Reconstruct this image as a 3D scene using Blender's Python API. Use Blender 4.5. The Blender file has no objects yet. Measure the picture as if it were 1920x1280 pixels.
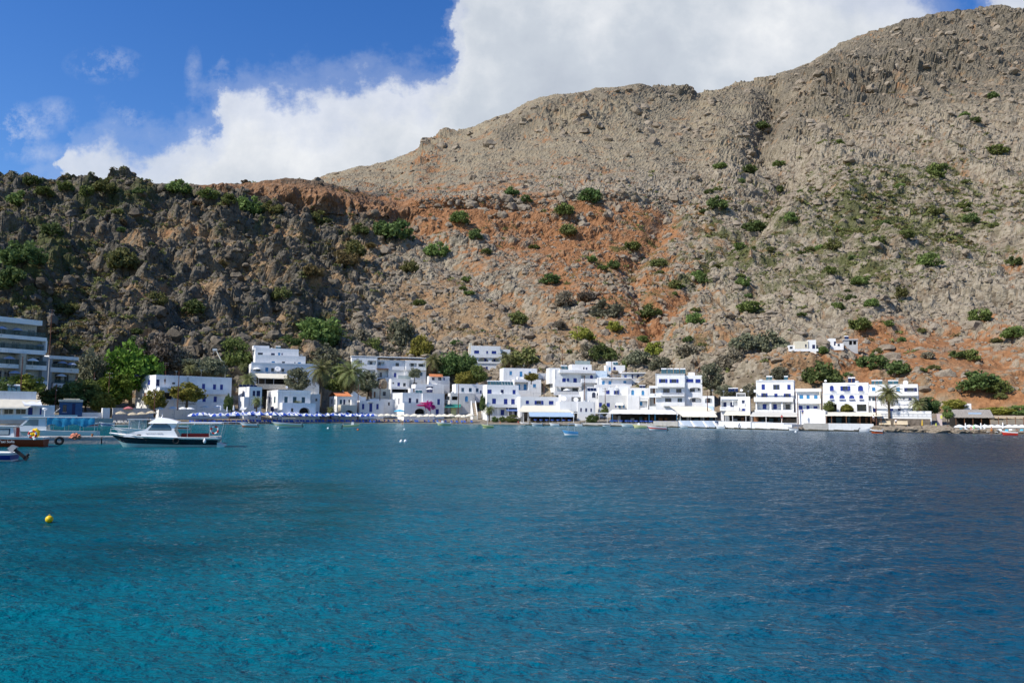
import bpy, math, random
import numpy as np
from mathutils import Vector, Matrix

random.seed(7)
RNG = np.random.default_rng(11)
scene = bpy.context.scene
COL = scene.collection
R = math.radians

# ------------------------------------------------------------------ camera
CAM_H = 3.8
FPX = 1493.0                      # focal length in pixels of a 1920 wide frame
PITCH, ROLL = R(5.167), R(0.5)
cam_data = bpy.data.cameras.new('camera')
cam = bpy.data.objects.new('camera', cam_data)
COL.objects.link(cam)
cam_data.sensor_width = 36.0
cam_data.lens = 36.0 * FPX / 1920.0
cam_data.clip_start = 0.5
cam_data.clip_end = 20000.0
CAM_R = Matrix.Rotation(R(90) + PITCH, 3, 'X') @ Matrix.Rotation(ROLL, 3, 'Z')
cam.matrix_world = Matrix.Translation((0, 0, CAM_H)) @ CAM_R.to_4x4()
scene.camera = cam

# ------------------------------------------------------------------ sun and sky
SUN_EL, SUN_AZ_X, SUN_AZ_Y = R(45), -0.88, -0.475     # direction towards the sun, seen from above
sun_dir = Vector((SUN_AZ_X * math.cos(SUN_EL), SUN_AZ_Y * math.cos(SUN_EL), math.sin(SUN_EL))).normalized()
sd = bpy.data.lights.new('sun', 'SUN')
sd.energy = 5.0
sd.angle = R(0.5)
sd.color = (1.0, 0.95, 0.87)
sun = bpy.data.objects.new('sun', sd)
COL.objects.link(sun)
sun.rotation_euler = sun_dir.to_track_quat('Z', 'Y').to_euler()

scene.view_settings.view_transform = 'Standard'
scene.view_settings.look = 'None'
scene.view_settings.exposure = 0.12
scene.view_settings.gamma = 1.0
scene.cycles.max_bounces = 6
scene.cycles.diffuse_bounces = 2
scene.cycles.glossy_bounces = 3
scene.cycles.transparent_max_bounces = 8
scene.cycles.caustics_reflective = False
scene.cycles.caustics_refractive = False


class NT:
    """small helper round a node tree"""
    def __init__(s, tree):
        s.t = tree
        tree.nodes.clear()

    def n(s, kind, **kw):
        nd = s.t.nodes.new(kind)
        ins = kw.pop('i', {})
        for k, v in kw.items():
            setattr(nd, k, v)
        for k, v in ins.items():
            if isinstance(v, bpy.types.NodeSocket):
                s.t.links.new(v, nd.inputs[k])
            else:
                nd.inputs[k].default_value = v
        return nd

    def m(s, op, a, b=None, c=None, clamp=False):
        nd = s.t.nodes.new('ShaderNodeMath')
        nd.operation = op
        nd.use_clamp = clamp
        for k, v in enumerate((a, b, c)):
            if v is None:
                continue
            if isinstance(v, bpy.types.NodeSocket):
                s.t.links.new(v, nd.inputs[k])
            else:
                nd.inputs[k].default_value = v
        return nd.outputs[0]

    def mix(s, f, a, b):
        nd = s.t.nodes.new('ShaderNodeMix')
        nd.data_type = 'RGBA'
        for k, v in ((0, f), (6, a), (7, b)):
            if isinstance(v, bpy.types.NodeSocket):
                s.t.links.new(v, nd.inputs[k])
            elif k == 0:
                nd.inputs[k].default_value = v
            else:
                nd.inputs[k].default_value = (*v, 1.0)
        return nd.outputs[2]

    def ramp(s, f, stops, interp='LINEAR'):
        nd = s.t.nodes.new('ShaderNodeValToRGB')
        cr = nd.color_ramp
        cr.interpolation = interp
        while len(cr.elements) < len(stops):
            cr.elements.new(0.5)
        for e, (p, c) in zip(cr.elements, stops):
            e.position = p
            e.color = (c, c, c, 1) if not isinstance(c, tuple) else (*c, 1)
        s.t.links.new(f, nd.inputs[0])
        return nd.outputs[0]

    def noise(s, vec, scale, detail=4.0, rough=0.55, out=0, **kw):
        nd = s.n('ShaderNodeTexNoise', **kw)
        nd.inputs['Scale'].default_value = scale
        nd.inputs['Detail'].default_value = detail
        nd.inputs['Roughness'].default_value = rough
        if vec is not None:
            s.t.links.new(vec, nd.inputs['Vector'])
        return nd.outputs[out]


def ray(u, v):
    d = CAM_R @ Vector(((u - 960.0) / FPX, -(v - 640.0) / FPX, -1.0))
    return d


def W(u, v, Y):
    """point seen at pixel (u, v) of the 1920x1280 photograph, Y metres ahead"""
    d = ray(u, v)
    k = Y / d.y
    return Vector((d.x * k, Y, CAM_H + d.z * k))


def project(p):
    q = CAM_R.transposed() @ (Vector(p) - Vector((0, 0, CAM_H)))
    return 960 + FPX * q.x / -q.z, 640 - FPX * q.y / -q.z


def make_world():
    w = bpy.data.worlds.new('World')
    scene.world = w
    w.use_nodes = True
    t = NT(w.node_tree)
    sky = t.n('ShaderNodeTexSky', sky_type='NISHITA', sun_disc=False)
    sky.sun_elevation = SUN_EL
    sky.sun_rotation = math.atan2(sun_dir.x, sun_dir.y)
    sky.altitude = 0
    sky.air_density = 1.0
    sky.dust_density = 0.25
    sky.ozone_density = 3.0
    hs = t.n('ShaderNodeHueSaturation', i={'Saturation': 1.33, 'Hue': 0.513, 'Value': 1.0, 'Color': sky.outputs[0]})
    bg_sky = t.n('ShaderNodeBackground', i={'Color': hs.outputs[0], 'Strength': 0.143})
    # cumulus bank: lives in the direction space of the sky (slope left-right, slope up)
    tc = t.n('ShaderNodeTexCoord')
    sep = t.n('ShaderNodeSeparateXYZ', i={0: tc.outputs['Generated']})
    yy = t.m('MAXIMUM', sep.outputs[1], 0.02)
    sx = t.m('DIVIDE', sep.outputs[0], yy)
    sz = t.m('DIVIDE', sep.outputs[2], yy)
    cv = t.n('ShaderNodeCombineXYZ', i={0: sx, 1: sz, 2: 0.0})
    cvo = cv.outputs[0]
    big = t.noise(cvo, 7.0, 8, 0.58)
    fine = t.noise(cvo, 16.0, 9, 0.66)
    pert = t.m('ADD', t.m('MULTIPLY', t.m('SUBTRACT', big, 0.5), 0.16), t.m('MULTIPLY', t.m('SUBTRACT', fine, 0.5), 0.11))
    edge_px = [(-260, 420), (60, 380), (118, 330), (128, 262), (190, 243), (270, 262), (340, 235), (400, 205), (418, 165), (440, 138), (500, 150), (560, 150),
               (640, 158), (700, 146), (800, 134), (828, 100), (848, 40), (880, -90), (1200, -300), (1540, -110), (1700, -40), (1765, 10), (1805, 45), (1835, 10), (1880, -60), (2100, -60), (2500, 60), (3000, 200)]
    smin, smax = -0.9, 1.5
    stops = []
    for (u, v) in edge_px:
        d = ray(u, v)
        s_, z_ = d.x / d.y, d.z / d.y
        stops.append(((s_ - smin) / (smax - smin), (z_ + 0.1)))
    sxp = t.m('ADD', sx, t.m('MULTIPLY', pert, 0.5))
    f = t.m('DIVIDE', t.m('SUBTRACT', sxp, smin), smax - smin)
    edge = t.m('SUBTRACT', t.ramp(f, stops), 0.1)
    depth = t.m('ADD', t.m('SUBTRACT', edge, sz), pert)          # > 0 inside the bank
    dens = t.ramp(t.m('ADD', t.m('MULTIPLY', depth, 6.0), 0.40), [(0.18, 0.0), (0.42, 0.15), (0.64, 0.8), (1.0, 1.0)], 'EASE')
    # two ragged wisps at the far left
    wn = t.noise(cvo, 9.0, 9, 0.68, noise_dimensions='4D')
    wis = None
    for (u, v, ru, rv, k) in ((12, 240, 75, 40, 1.0), (195, 122, 60, 30, 0.62), (215, 222, 60, 26, 0.6), (100, 215, 45, 28, 0.45), (65, 285, 60, 20, 0.5), (362, 140, 14, 45, 0.4)):
        d = ray(u, v)
        dx = t.m('DIVIDE', t.m('SUBTRACT', sx, d.x / d.y), ru / FPX)
        dz = t.m('DIVIDE', t.m('SUBTRACT', sz, d.z / d.y), rv / FPX)
        r2 = t.m('ADD', t.m('MULTIPLY', dx, dx), t.m('MULTIPLY', dz, dz))
        g = t.m('MULTIPLY', t.m('SUBTRACT', 1.0, t.m('MULTIPLY', r2, 0.5), clamp=True), k)
        wis = g if wis is None else t.m('MAXIMUM', wis, g)
    fine2 = t.noise(cvo, 14.0, 10, 0.7)
    wmask = t.m('MULTIPLY', wis, t.ramp(fine2, [(0.47, 0.0), (0.7, 1.0)]))
    front = t.m('GREATER_THAN', sep.outputs[1], 0.03)
    dens = t.m('MULTIPLY', t.m('MAXIMUM', dens, t.m('MULTIPLY', wmask, 0.8)), front)
    shade_n = t.m('ADD', t.m('MULTIPLY', t.noise(cvo, 3.6, 6, 0.55), 0.65), t.m('MULTIPLY', t.noise(cvo, 13.0, 6, 0.6), 0.38))
    shade = t.m('ADD', t.m('MULTIPLY', shade_n, 0.95), t.m('MULTIPLY', depth, 0.75))
    ccol = t.ramp(shade, [(0.40, (0.88, 0.89, 0.90)), (0.52, (0.71, 0.74, 0.785)), (0.65, (0.55, 0.60, 0.67)), (0.92, (0.40, 0.45, 0.54))])
    bg_cl = t.n('ShaderNodeBackground', i={'Color': ccol, 'Strength': 1.0})
    mx = t.n('ShaderNodeMixShader', i={0: dens, 1: bg_sky.outputs[0], 2: bg_cl.outputs[0]})
    t.n('ShaderNodeOutputWorld', i={0: mx.outputs[0]})


make_world()

# ------------------------------------------------------------------ materials
MATS = {}


def mat(name, col, rough=0.8, var=0.12, vscale=0.6, bump=0.0, bscale=3.0, metal=0.0, spec=0.3, stain=None, **kw):
    """procedural material: base colour with noise variation and optional stains and bump"""
    if name in MATS:
        return MATS[name]
    m = bpy.data.materials.new(name)
    m.use_nodes = True
    t = NT(m.node_tree)
    tc = t.n('ShaderNodeTexCoord')
    ob = t.n('ShaderNodeObjectInfo')
    vec = t.n('ShaderNodeVectorMath', operation='ADD', i={0: tc.outputs['Object'], 1: ob.outputs['Location']}).outputs[0]
    nz = t.noise(vec, vscale, 5, 0.6)
    lo = tuple(c * (1 - var) for c in col)
    hi = tuple(min(1, c * (1 + var)) for c in col)
    c = t.mix(t.ramp(nz, [(0.3, 0.0), (0.7, 1.0)]), lo, hi)
    if stain:
        st = t.n('ShaderNodeMapping', i={0: vec, 3: (1.6, 1.6, 0.25)})
        sn = t.noise(st.outputs[0], 1.1, 6, 0.65)
        c = t.mix(t.m('MULTIPLY', t.ramp(sn, [(0.52, 0.0), (0.78, 1.0)]), stain[1]), c, stain[0])
    b = t.n('ShaderNodeBsdfPrincipled', i={'Base Color': c, 'Roughness': rough, 'Metallic': metal, 'Specular IOR Level': spec})
    for k, v in kw.items():
        b.inputs[k].default_value = v
    if bump:
        bn = t.noise(vec, bscale, 5, 0.6)
        bp = t.n('ShaderNodeBump', i={'Height': bn, 'Strength': bump, 'Distance': 0.3})
        t.t.links.new(bp.outputs[0], b.inputs['Normal'])
    t.n('ShaderNodeOutputMaterial', i={0: b.outputs[0]})
    MATS[name] = m
    return m


# ------------------------------------------------------------------ mesh builder and object helpers
class MB:
    def __init__(s):
        s.v, s.f, s.mi, s.sm = [], [], [], []

    def add(s, verts, faces, mi=0, smooth=False):
        o = len(s.v)
        s.v += [tuple(p) for p in verts]
        s.f += [tuple(i + o for i in f) for f in faces]
        s.mi += [mi] * len(faces)
        s.sm += [smooth] * len(faces)
        return s

    def box(s, a, b, mi=0, M=None):
        x0, y0, z0 = a
        x1, y1, z1 = b
        p = [(x0, y0, z0), (x1, y0, z0), (x1, y1, z0), (x0, y1, z0), (x0, y0, z1), (x1, y0, z1), (x1, y1, z1), (x0, y1, z1)]
        if M is not None:
            p = [M @ Vector(q) for q in p]
        return s.add(p, [(0, 3, 2, 1), (4, 5, 6, 7), (0, 1, 5, 4), (1, 2, 6, 5), (2, 3, 7, 6), (3, 0, 4, 7)], mi)

    def quad(s, a, b, c, d, mi=0):
        return s.add([a, b, c, d], [(0, 1, 2, 3)], mi)

    def tube(s, pts, radii, n=6, mi=0, cap=True, smooth=True):
        pts = [Vector(p) for p in pts]
        if not isinstance(radii, (list, tuple)):
            radii = [radii] * len(pts)
        rings = []
        for i, p in enumerate(pts):
            d = (pts[min(i + 1, len(pts) - 1)] - pts[max(i - 1, 0)])
            d = d.normalized() if d.length > 1e-9 else Vector((0, 0, 1))
            a = d.cross(Vector((0, 0, 1)) if abs(d.z) < 0.9 else Vector((1, 0, 0))).normalized()
            b = d.cross(a)
            rings.append([p + (a * math.cos(2 * math.pi * k / n) + b * math.sin(2 * math.pi * k / n)) * radii[i] for k in range(n)])
        vs = [q for r in rings for q in r]
        fs = []
        for i in range(len(pts) - 1):
            for k in range(n):
                k2 = (k + 1) % n
                fs.append((i * n + k, i * n + k2, (i + 1) * n + k2, (i + 1) * n + k))
        s.add(vs, fs, mi, smooth)
        if cap:
            o = len(vs)
            s.add(rings[0], [tuple(range(n))], mi)
            s.add(rings[-1], [tuple(reversed(range(n)))], mi)
        return s

    def lathe(s, prof, n=12, c=(0, 0, 0), mi=0, smooth=True):
        vs, fs = [], []
        for (r, z) in prof:
            for k in range(n):
                a = 2 * math.pi * k / n
                vs.append((c[0] + r * math.cos(a), c[1] + r * math.sin(a), c[2] + z))
        for i in range(len(prof) - 1):
            for k in range(n):
                k2 = (k + 1) % n
                fs.append((i * n + k, i * n + k2, (i + 1) * n + k2, (i + 1) * n + k))
        return s.add(vs, fs, mi, smooth)

    def torus(s, c, R_, r, ax='y', n=18, m=8, mi=0, alt=None):
        vs, fs = [], []
        for i in range(n):
            a = 2 * math.pi * i / n
            for j in range(m):
                b = 2 * math.pi * j / m
                x, y, z = (R_ + r * math.cos(b)) * math.cos(a), r * math.sin(b), (R_ + r * math.cos(b)) * math.sin(a)
                if ax == 'x':
                    x, y = y, x
                elif ax == 'z':
                    y, z = z, y
                vs.append((c[0] + x, c[1] + y, c[2] + z))
        for i in range(n):
            mm = mi if alt is None or (i // (n // 8 or 1)) % 2 else alt
            for j in range(m):
                o = len(s.v)
            i2 = (i + 1) % n
            fs.append([(i * m + j, i2 * m + j, i2 * m + (j + 1) % m, i * m + (j + 1) % m) for j in range(m)])
        o = len(s.v)
        s.v += vs
        for i, ff in enumerate(fs):
            mm = mi if alt is None or (i * 8 // n) % 2 else alt
            s.f += [tuple(k + o for k in f) for f in ff]
            s.mi += [mm] * m
            s.sm += [True] * m
        return s

    def mesh(s, name, mats):
        me = bpy.data.meshes.new(name)
        me.from_pydata([tuple(p) for p in s.v], [], s.f)
        for m_ in (mats if isinstance(mats, (list, tuple)) else [mats]):
            me.materials.append(m_)
        me.polygons.foreach_set('material_index', s.mi)
        me.polygons.foreach_set('use_smooth', s.sm)
        me.update()
        return me

    def build(s, name, mats, parent=None, loc=None, rz=0.0):
        o = bpy.data.objects.new(name, s.mesh(name, mats))
        COL.objects.link(o)
        if parent is not None:
            o.parent = parent
        if loc is not None:
            o.location = loc
        if rz:
            o.rotation_euler = (0, 0, rz)
        return o


def tag(o, label, cat, group=None, kind=None):
    if label:
        o['label'] = label
    if cat:
        o['category'] = cat
    if group:
        o['group'] = group
    if kind:
        o['kind'] = kind
    return o


def thing(name, label, cat, loc=(0, 0, 0), rz=0.0, group=None):
    o = bpy.data.objects.new(name, None)
    o.empty_display_size = 0.3
    COL.objects.link(o)
    o.location = loc
    o.rotation_euler = (0, 0, rz)
    return tag(o, label, cat, group, 'thing')


KIDS = {}


def dup(root, loc, rz=0.0, label=None, group=None, sc=None):
    if root.name not in KIDS:
        KIDS[root.name] = [(c, list(c.children)) for c in root.children]
    r = root.copy()
    COL.objects.link(r)
    r.location = loc
    r.rotation_euler = (0, 0, rz)
    if sc is not None:
        r.scale = sc if isinstance(sc, (tuple, list, Vector)) else (sc, sc, sc)
    if label:
        r['label'] = label
    if group:
        r['group'] = group
    for ch, gs in KIDS[root.name]:
        c = ch.copy()
        COL.objects.link(c)
        c.parent = r
        for g in gs:
            d = g.copy()
            COL.objects.link(d)
            d.parent = c
    return r
# ------------------------------------------------------------------ terrain: hills, mountain and the shore
def _hash(ix, iy, iz, seed):
    h = (ix * np.int64(374761393) + iy * np.int64(668265263) + iz * np.int64(2147483647 // 3) + np.int64(seed) * np.int64(974634777)) & np.int64(0x7fffffff)
    h = (h ^ (h >> 13)) * np.int64(1274126177) & np.int64(0x7fffffff)
    h = (h ^ (h >> 16)) * np.int64(668265263) & np.int64(0x7fffffff)
    return ((h ^ (h >> 15)) & np.int64(0xffffff)).astype(np.float64) / float(0xffffff)


def vnoise(P, seed=0):
    F = np.floor(P)
    I = F.astype(np.int64)
    t = P - F
    t = t * t * (3 - 2 * t)
    out = 0
    for dx in (0, 1):
        wx = t[..., 0] if dx else 1 - t[..., 0]
        for dy in (0, 1):
            wy = t[..., 1] if dy else 1 - t[..., 1]
            for dz in (0, 1):
                wz = t[..., 2] if dz else 1 - t[..., 2]
                out = out + wx * wy * wz * _hash(I[..., 0] + dx, I[..., 1] + dy, I[..., 2] + dz, seed)
    return out * 2 - 1


def fbm(P, octs, seed=0, gain=0.5, ridged=False):
    a, s, tot = 1.0, 0.0, 0.0
    for k in range(octs):
        n = vnoise(P * (2.03 ** k) + 17.3 * k, seed + k)
        if ridged:
            n = 1 - 2 * np.abs(n)
        s = s + a * n
        tot += a
        a *= gain
    return s / tot


def worley(P, seed=0):
    """(distance to the nearest cell point, random value of that cell)"""
    F = np.floor(P)
    I = F.astype(np.int64)
    best = np.full(P.shape[:-1], 9.0)
    val = np.zeros(P.shape[:-1])
    for dx in (-1, 0, 1):
        for dy in (-1, 0, 1):
            for dz in (-1, 0, 1):
                c = (I[..., 0] + dx, I[..., 1] + dy, I[..., 2] + dz)
                d = 0
                for ax in range(3):
                    d = d + (c[ax] + _hash(*c, seed + 31 * ax) - P[..., ax]) ** 2
                w = d < best
                best = np.where(w, d, best)
                val = np.where(w, _hash(*c, seed + 97), val)
    return np.sqrt(best), val


def sstep(a, b, x):
    t = np.clip((x - a) / (b - a), 0, 1)
    return t * t * (3 - 2 * t)


# key columns: photograph column -> stages (distance ahead, photograph row):
# sea bed, waterline, quay level, behind the village, lower hill, middle, upper, foot of the top ledge, ledge or ridge, bench, mountain, crest, beyond
PROF = {
    -700: [(100, 0), (130, 0), (156, 787), (176, 752), (205, 650), (250, 560), (290, 470), (330, 390), (345, 360), (420, 360), (620, 370), (800, 380), (1000, 420)],
    -300: [(130, 0), (160, 0), (186, 785), (206, 752), (235, 665), (290, 560), (345, 450), (395, 360), (410, 335), (500, 345), (700, 370), (900, 390), (1100, 430)],
    0: [(160, 0), (190, 0), (216, 781), (236, 752), (265, 665), (330, 535), (390, 435), (440, 365), (452, 349), (540, 356), (700, 380), (900, 400), (1100, 440)],
    250: [(185, 0), (213, 0), (239, 783), (259, 752), (290, 668), (355, 545), (410, 445), (462, 362), (470, 346), (550, 356), (700, 380), (900, 400), (1100, 440)],
    440: [(205, 0), (229, 0), (255, 783), (275, 752), (305, 675), (365, 570), (425, 460), (478, 385), (484, 349), (560, 360), (700, 380), (950, 400), (1150, 440)],
    560: [(220, 0), (254, 0), (280, 784), (300, 752), (322, 678), (380, 580), (440, 478), (486, 402), (492, 338), (560, 345), (700, 360), (980, 352), (1150, 400)],
    640: [(240, 0), (270, 0), (296, 784), (316, 752), (335, 680), (395, 580), (450, 490), (498, 418), (504, 352), (560, 356), (720, 350), (1000, 326), (1150, 380)],
    740: [(255, 0), (279, 0), (305, 784), (325, 752), (345, 680), (405, 580), (465, 490), (512, 428), (522, 392), (600, 372), (760, 340), (1000, 298), (1150, 350)],
    800: [(255, 0), (280, 0), (306, 784), (326, 752), (345, 678), (410, 575), (470, 480), (520, 405), (526, 378), (600, 366), (760, 325), (1000, 282), (1150, 330)],
    900: [(255, 0), (278, 0), (304, 784), (324, 752), (345, 676), (412, 570), (475, 472), (528, 396), (534, 373), (610, 358), (780, 302), (1000, 240), (1150, 290)],
    1000: [(245, 0), (268, 0), (294, 784), (314, 752), (342, 674), (420, 562), (490, 462), (540, 392), (547, 371), (640, 350), (800, 278), (1000, 190), (1150, 240)],
    1090: [(240, 0), (262, 0), (288, 784), (308, 752), (338, 672), (425, 556), (500, 452), (552, 388), (560, 366), (660, 342), (820, 262), (1010, 173), (1150, 220)],
    1190: [(232, 0), (255, 0), (281, 785), (301, 752), (334, 668), (432, 550), (510, 450), (562, 392), (572, 370), (680, 332), (850, 245), (1020, 164), (1160, 210)],
    1300: [(218, 0), (240, 0), (266, 787), (286, 757), (326, 662), (440, 540), (530, 440), (600, 390), (625, 372), (720, 330), (880, 255), (1080, 186), (1250, 230)],
    1400: [(200, 0), (222, 0), (248, 789), (268, 757), (306, 664), (420, 545), (520, 450), (610, 392), (660, 362), (760, 315), (920, 238), (1130, 160), (1300, 210)],
    1500: [(190, 0), (209, 0), (235, 791), (255, 757), (290, 672), (400, 552), (520, 446), (620, 380), (690, 340), (800, 290), (960, 210), (1160, 130), (1350, 180)],
    1620: [(182, 0), (204, 0), (230, 793), (250, 766), (272, 700), (370, 575), (500, 456), (620, 372), (700, 320), (820, 262), (980, 172), (1200, 66), (1400, 110)],
    1700: [(176, 0), (200, 0), (226, 794), (246, 766), (266, 708), (360, 590), (490, 465), (620, 376), (720, 314), (850, 242), (1010, 152), (1220, 50), (1400, 90)],
    1850: [(164, 0), (188, 0), (214, 795), (234, 766), (256, 718), (350, 600), (480, 472), (620, 376), (720, 306), (850, 228), (1020, 128), (1240, 18), (1400, 60)],
    2000: [(150, 0), (176, 0), (202, 796), (222, 766), (245, 715), (340, 600), (470, 472), (610, 372), (710, 300), (850, 220), (1020, 118), (1240, 24), (1400, 60)],
    2600: [(100, 0), (130, 0), (156, 798), (176, 766), (205, 705), (300, 590), (430, 470), (570, 372), (680, 300), (820, 220), (1000, 120), (1200, 30), (1400, 60)],
}
SEG = [4, 5, 14, 46, 62, 62, 44, 30, 24, 52, 56, 14]
U_ = np.concatenate([np.arange(-700, -60, 8.0), np.arange(-60, 1990, 2.1), np.arange(1990, 2600, 8.0)])
T_ = np.concatenate([np.linspace(k, k + 1, n, endpoint=False) for k, n in enumerate(SEG)] + [[len(SEG)]])
SHORE_Y = None


def design():
    keys = sorted(PROF)
    pos = np.zeros((len(keys), 13, 3))
    tab = np.array([PROF[k] for k in keys], float)            # keys x 13 x 2
    nu = len(U_)
    Yk = np.stack([np.interp(U_, keys, tab[:, j, 0]) for j in range(13)], 1)
    vk = np.stack([np.interp(U_, keys, tab[:, j, 1]) for j in range(13)], 1)
    # round the corners of the interpolation along the shore
    def smooth(A):
        k = np.hanning(41)
        k /= k.sum()
        P = np.pad(A, ((20, 20), (0, 0)), mode='edge')
        return np.stack([np.convolve(P[:, j], k, mode='valid') for j in range(A.shape[1])], 1)
    Yk, vk = smooth(Yk), smooth(vk)
    RM = np.array(CAM_R)
    dx = (U_[:, None] - 960) / FPX
    dyv = -(vk - 640) / FPX
    d = np.stack([dx + 0 * dyv, dyv, -np.ones_like(dyv)], -1) @ RM.T
    k = Yk / d[..., 1]
    X, Z = d[..., 0] * k, CAM_H + d[..., 2] * k
    dw = np.stack([dx[:, 0], -(785 - 640) / FPX + 0 * dx[:, 0], -np.ones(nu)], -1) @ RM.T
    for j, z in ((0, -4.5), (1, -0.05)):
        X[:, j] = dw[:, 0] * Yk[:, j] / dw[:, 1]
        Z[:, j] = z
    # rows
    B = np.zeros((nu, len(T_), 3))
    st = np.arange(13)
    for c in range(nu):
        B[c, :, 0] = np.interp(T_, st, X[c])
        B[c, :, 1] = np.interp(T_, st, Yk[c])
        B[c, :, 2] = np.interp(T_, st, Z[c])
    V = np.stack([np.interp(T_, st, vk[c]) for c in range(nu)])
    return B, V


BASE, VPIX = design()


def blob(u, v, ru, rv, U, V, ang=0.0):
    a = R(ang)
    x, y = (U - u), (V - v)
    x, y = x * math.cos(a) + y * math.sin(a), -x * math.sin(a) + y * math.cos(a)
    return np.exp(-((x / ru) ** 2 + (y / rv) ** 2))


def terrain():
    B = BASE
    nu, nt = B.shape[:2]
    T = np.broadcast_to(T_, (nu, nt))
    U = np.broadcast_to(U_[:, None], (nu, nt))
    V = VPIX
    gu = np.gradient(B, axis=0)
    gt = np.gradient(B, axis=1)
    N = np.cross(gu, gt)
    N /= np.linalg.norm(N, axis=2, keepdims=True) + 1e-9
    # soften normals so that the ledges overhang evenly
    hill = sstep(3.0, 3.6, T)
    far = sstep(8.6, 9.6, T)                                   # the grey mountain behind
    left = 1 - sstep(620, 860, U + 0.45 * (V - 450))           # dark rocky hill on the left
    right = sstep(1180, 1420, U)
    P = B.copy()
    # big shapes
    L1 = fbm(P / 62.0, 3, 3)
    L2 = fbm(P / 24.0, 4, 9, ridged=True)
    L3 = fbm(P / 9.0, 4, 15, ridged=True)
    gul = fbm(P * np.array([1 / 55., 1 / 230., 1 / 230.]), 3, 21, ridged=True)
    crag = sstep(0.3, 0.75, 0.35 * fbm(P / 70.0, 3, 55) + 0.55 * blob(1130, 215, 260, 40, U, V, -8) + 0.7 * blob(1750, 130, 300, 70, U, V, -15) + 0.5 * blob(800, 300, 90, 40, U, V, -50) + 0.4 * blob(1480, 300, 160, 90, U, V))
    disp = hill * (1 - far) * ((fbm(P / 40.0, 3, 33) * 9.0 + np.maximum(0, fbm(P / 19.0, 3, 35, ridged=True)) * 8.0) * left + L1 * 5.0 + L2 * (1.3 + 2.8 * left) + L3 * (0.25 + 1.0 * left))
    def line(pts, w):
        d2 = np.full(U.shape, 1e9)
        for (p, q) in zip(pts[:-1], pts[1:]):
            ax, ay, bx, by = p[0], p[1], q[0] - p[0], q[1] - p[1]
            t_ = np.clip(((U - ax) * bx + (V - ay) * by) / (bx * bx + by * by), 0, 1)
            d2 = np.minimum(d2, (U - ax - t_ * bx) ** 2 + (V - ay - t_ * by) ** 2)
        return np.exp(-d2 / w ** 2)
    wig = 14 * L3
    rav = line([(1452, 190), (1425, 300), (1475, 345), (1440, 420), (1400, 470), (1310, 555), (1225, 640)], 26) + 0.7 * line([(1500, 330), (1470, 350)], 16) + 0.6 * line([(1250, 420), (1180, 520), (1210, 600)], 18) + 0.5 * line([(760, 420), (860, 520), (1000, 600)], 22)
    disp += -hill * rav * (11.0 + 14.0 * far) * (0.7 + 0.5 * L3)
    spur = line([(1575, 372), (1470, 455), (1360, 560), (1270, 640)], 40) + 0.7 * line([(1760, 260), (1690, 420), (1640, 560)], 60) + 0.6 * line([(1330, 215), (1370, 330), (1340, 400)], 34) + 0.6 * line([(1560, 150), (1530, 260), (1545, 330)], 34)
    disp += hill * spur * (7.0 + 6.0 * far) * (0.8 + 0.4 * L2)
    outc = sstep(0.18, 0.42, fbm(P * np.array([1 / 42., 1 / 42., 1 / 13.]), 4, 66, ridged=True))
    disp += outc * (0.7 + 0.6 * L3) * (4.5 * far * (0.12 + crag + 0.5 * right) + 2.6 * right * hill * (1 - far) + 1.4 * hill * (1 - far) * (1 - left))
    scarp = line([(940, 268), (1010, 228), (1100, 196), (1200, 176), (1290, 192)], 13) * (0.7 + 0.8 * L2) * 7.0
    scarp += line([(1700, 70), (1790, 50), (1850, 48), (1920, 60)], 26) * (0.4 + 0.9 * L2) * 11.0 + line([(1480, 160), (1540, 140), (1620, 110)], 14) * (0.5 + L2) * 6.0 + line([(1560, 180), (1680, 170), (1760, 130)], 30) * L2 * 16.0
    scarp += blob(800, 310, 60, 40, U, V, -50) * L2 * 5.0 + blob(1490, 320, 30, 45, U, V) * (0.4 + L2) * 16.0
    disp += far * scarp
    disp += blob(1592, 395, 30, 34, U, V) * (7.0 + 6.0 * L2) + blob(1500, 480, 60, 26, U, V, 30) * L2 * 4.0
    cliffz = np.clip(line([(400, 356), (520, 366), (600, 378), (680, 392), (748, 412)], 27) * 1.5, 0, 1) * (1 - sstep(8.05, 8.3, T))
    flute = fbm(P * np.array([1 / 5.5, 1 / 5.5, 1 / 26.0]), 4, 88, ridged=True)
    disp += hill * cliffz * (flute * 4.2 + fbm(P / 14.0, 3, 91) * 3.5)
    disp += far * (gul * 9.0 * (0.35 + crag) + L1 * 7.0 + L2 * (0.8 + 3.6 * crag) + L3 * (0.3 + 2.2 * crag))
    disp += right * hill * (1 - far) * gul * 8.0

    def dome(size, seed, r, keep, off=0.0):
        d, v = worley(P / size * np.array([1.0, 1.0, 1.25]) + off, seed)
        rr = r * (0.55 + 0.6 * v)
        return size * np.sqrt(np.clip(1 - (d / rr) ** 2, 0, 1)) * rr * (v > keep)
    topz = sstep(7.3, 8.0, T) * left
    disp *= (1 - 0.9 * topz * (1 - far))
    tan = blob(1770, 715, 230, 62, U, V)
    disp *= (1 - 0.65 * tan)
    # boulders and broken rock
    dome0 = dome(15.0, 4, 0.62, 0.5, 5.0)
    dome1 = dome(6.2, 1, 0.62, 0.4)
    dome2 = dome(2.7, 2, 0.62, 0.3)
    rockn = fbm(P / 30.0, 4, 40)
    rocky = sstep(-0.25, 0.2, rockn + 0.35 * left)
    rockw = hill * (0.25 + 0.75 * rocky) * (1 - 0.88 * topz) * (1 - 0.7 * cliffz) * (1 - 0.75 * tan)
    disp += rockw * (1 - far) * (dome0 * (0.1 + 0.42 * left) + dome1 * (0.34 + 0.45 * left) + dome2 * (0.62 + 0.1 * left))
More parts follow.
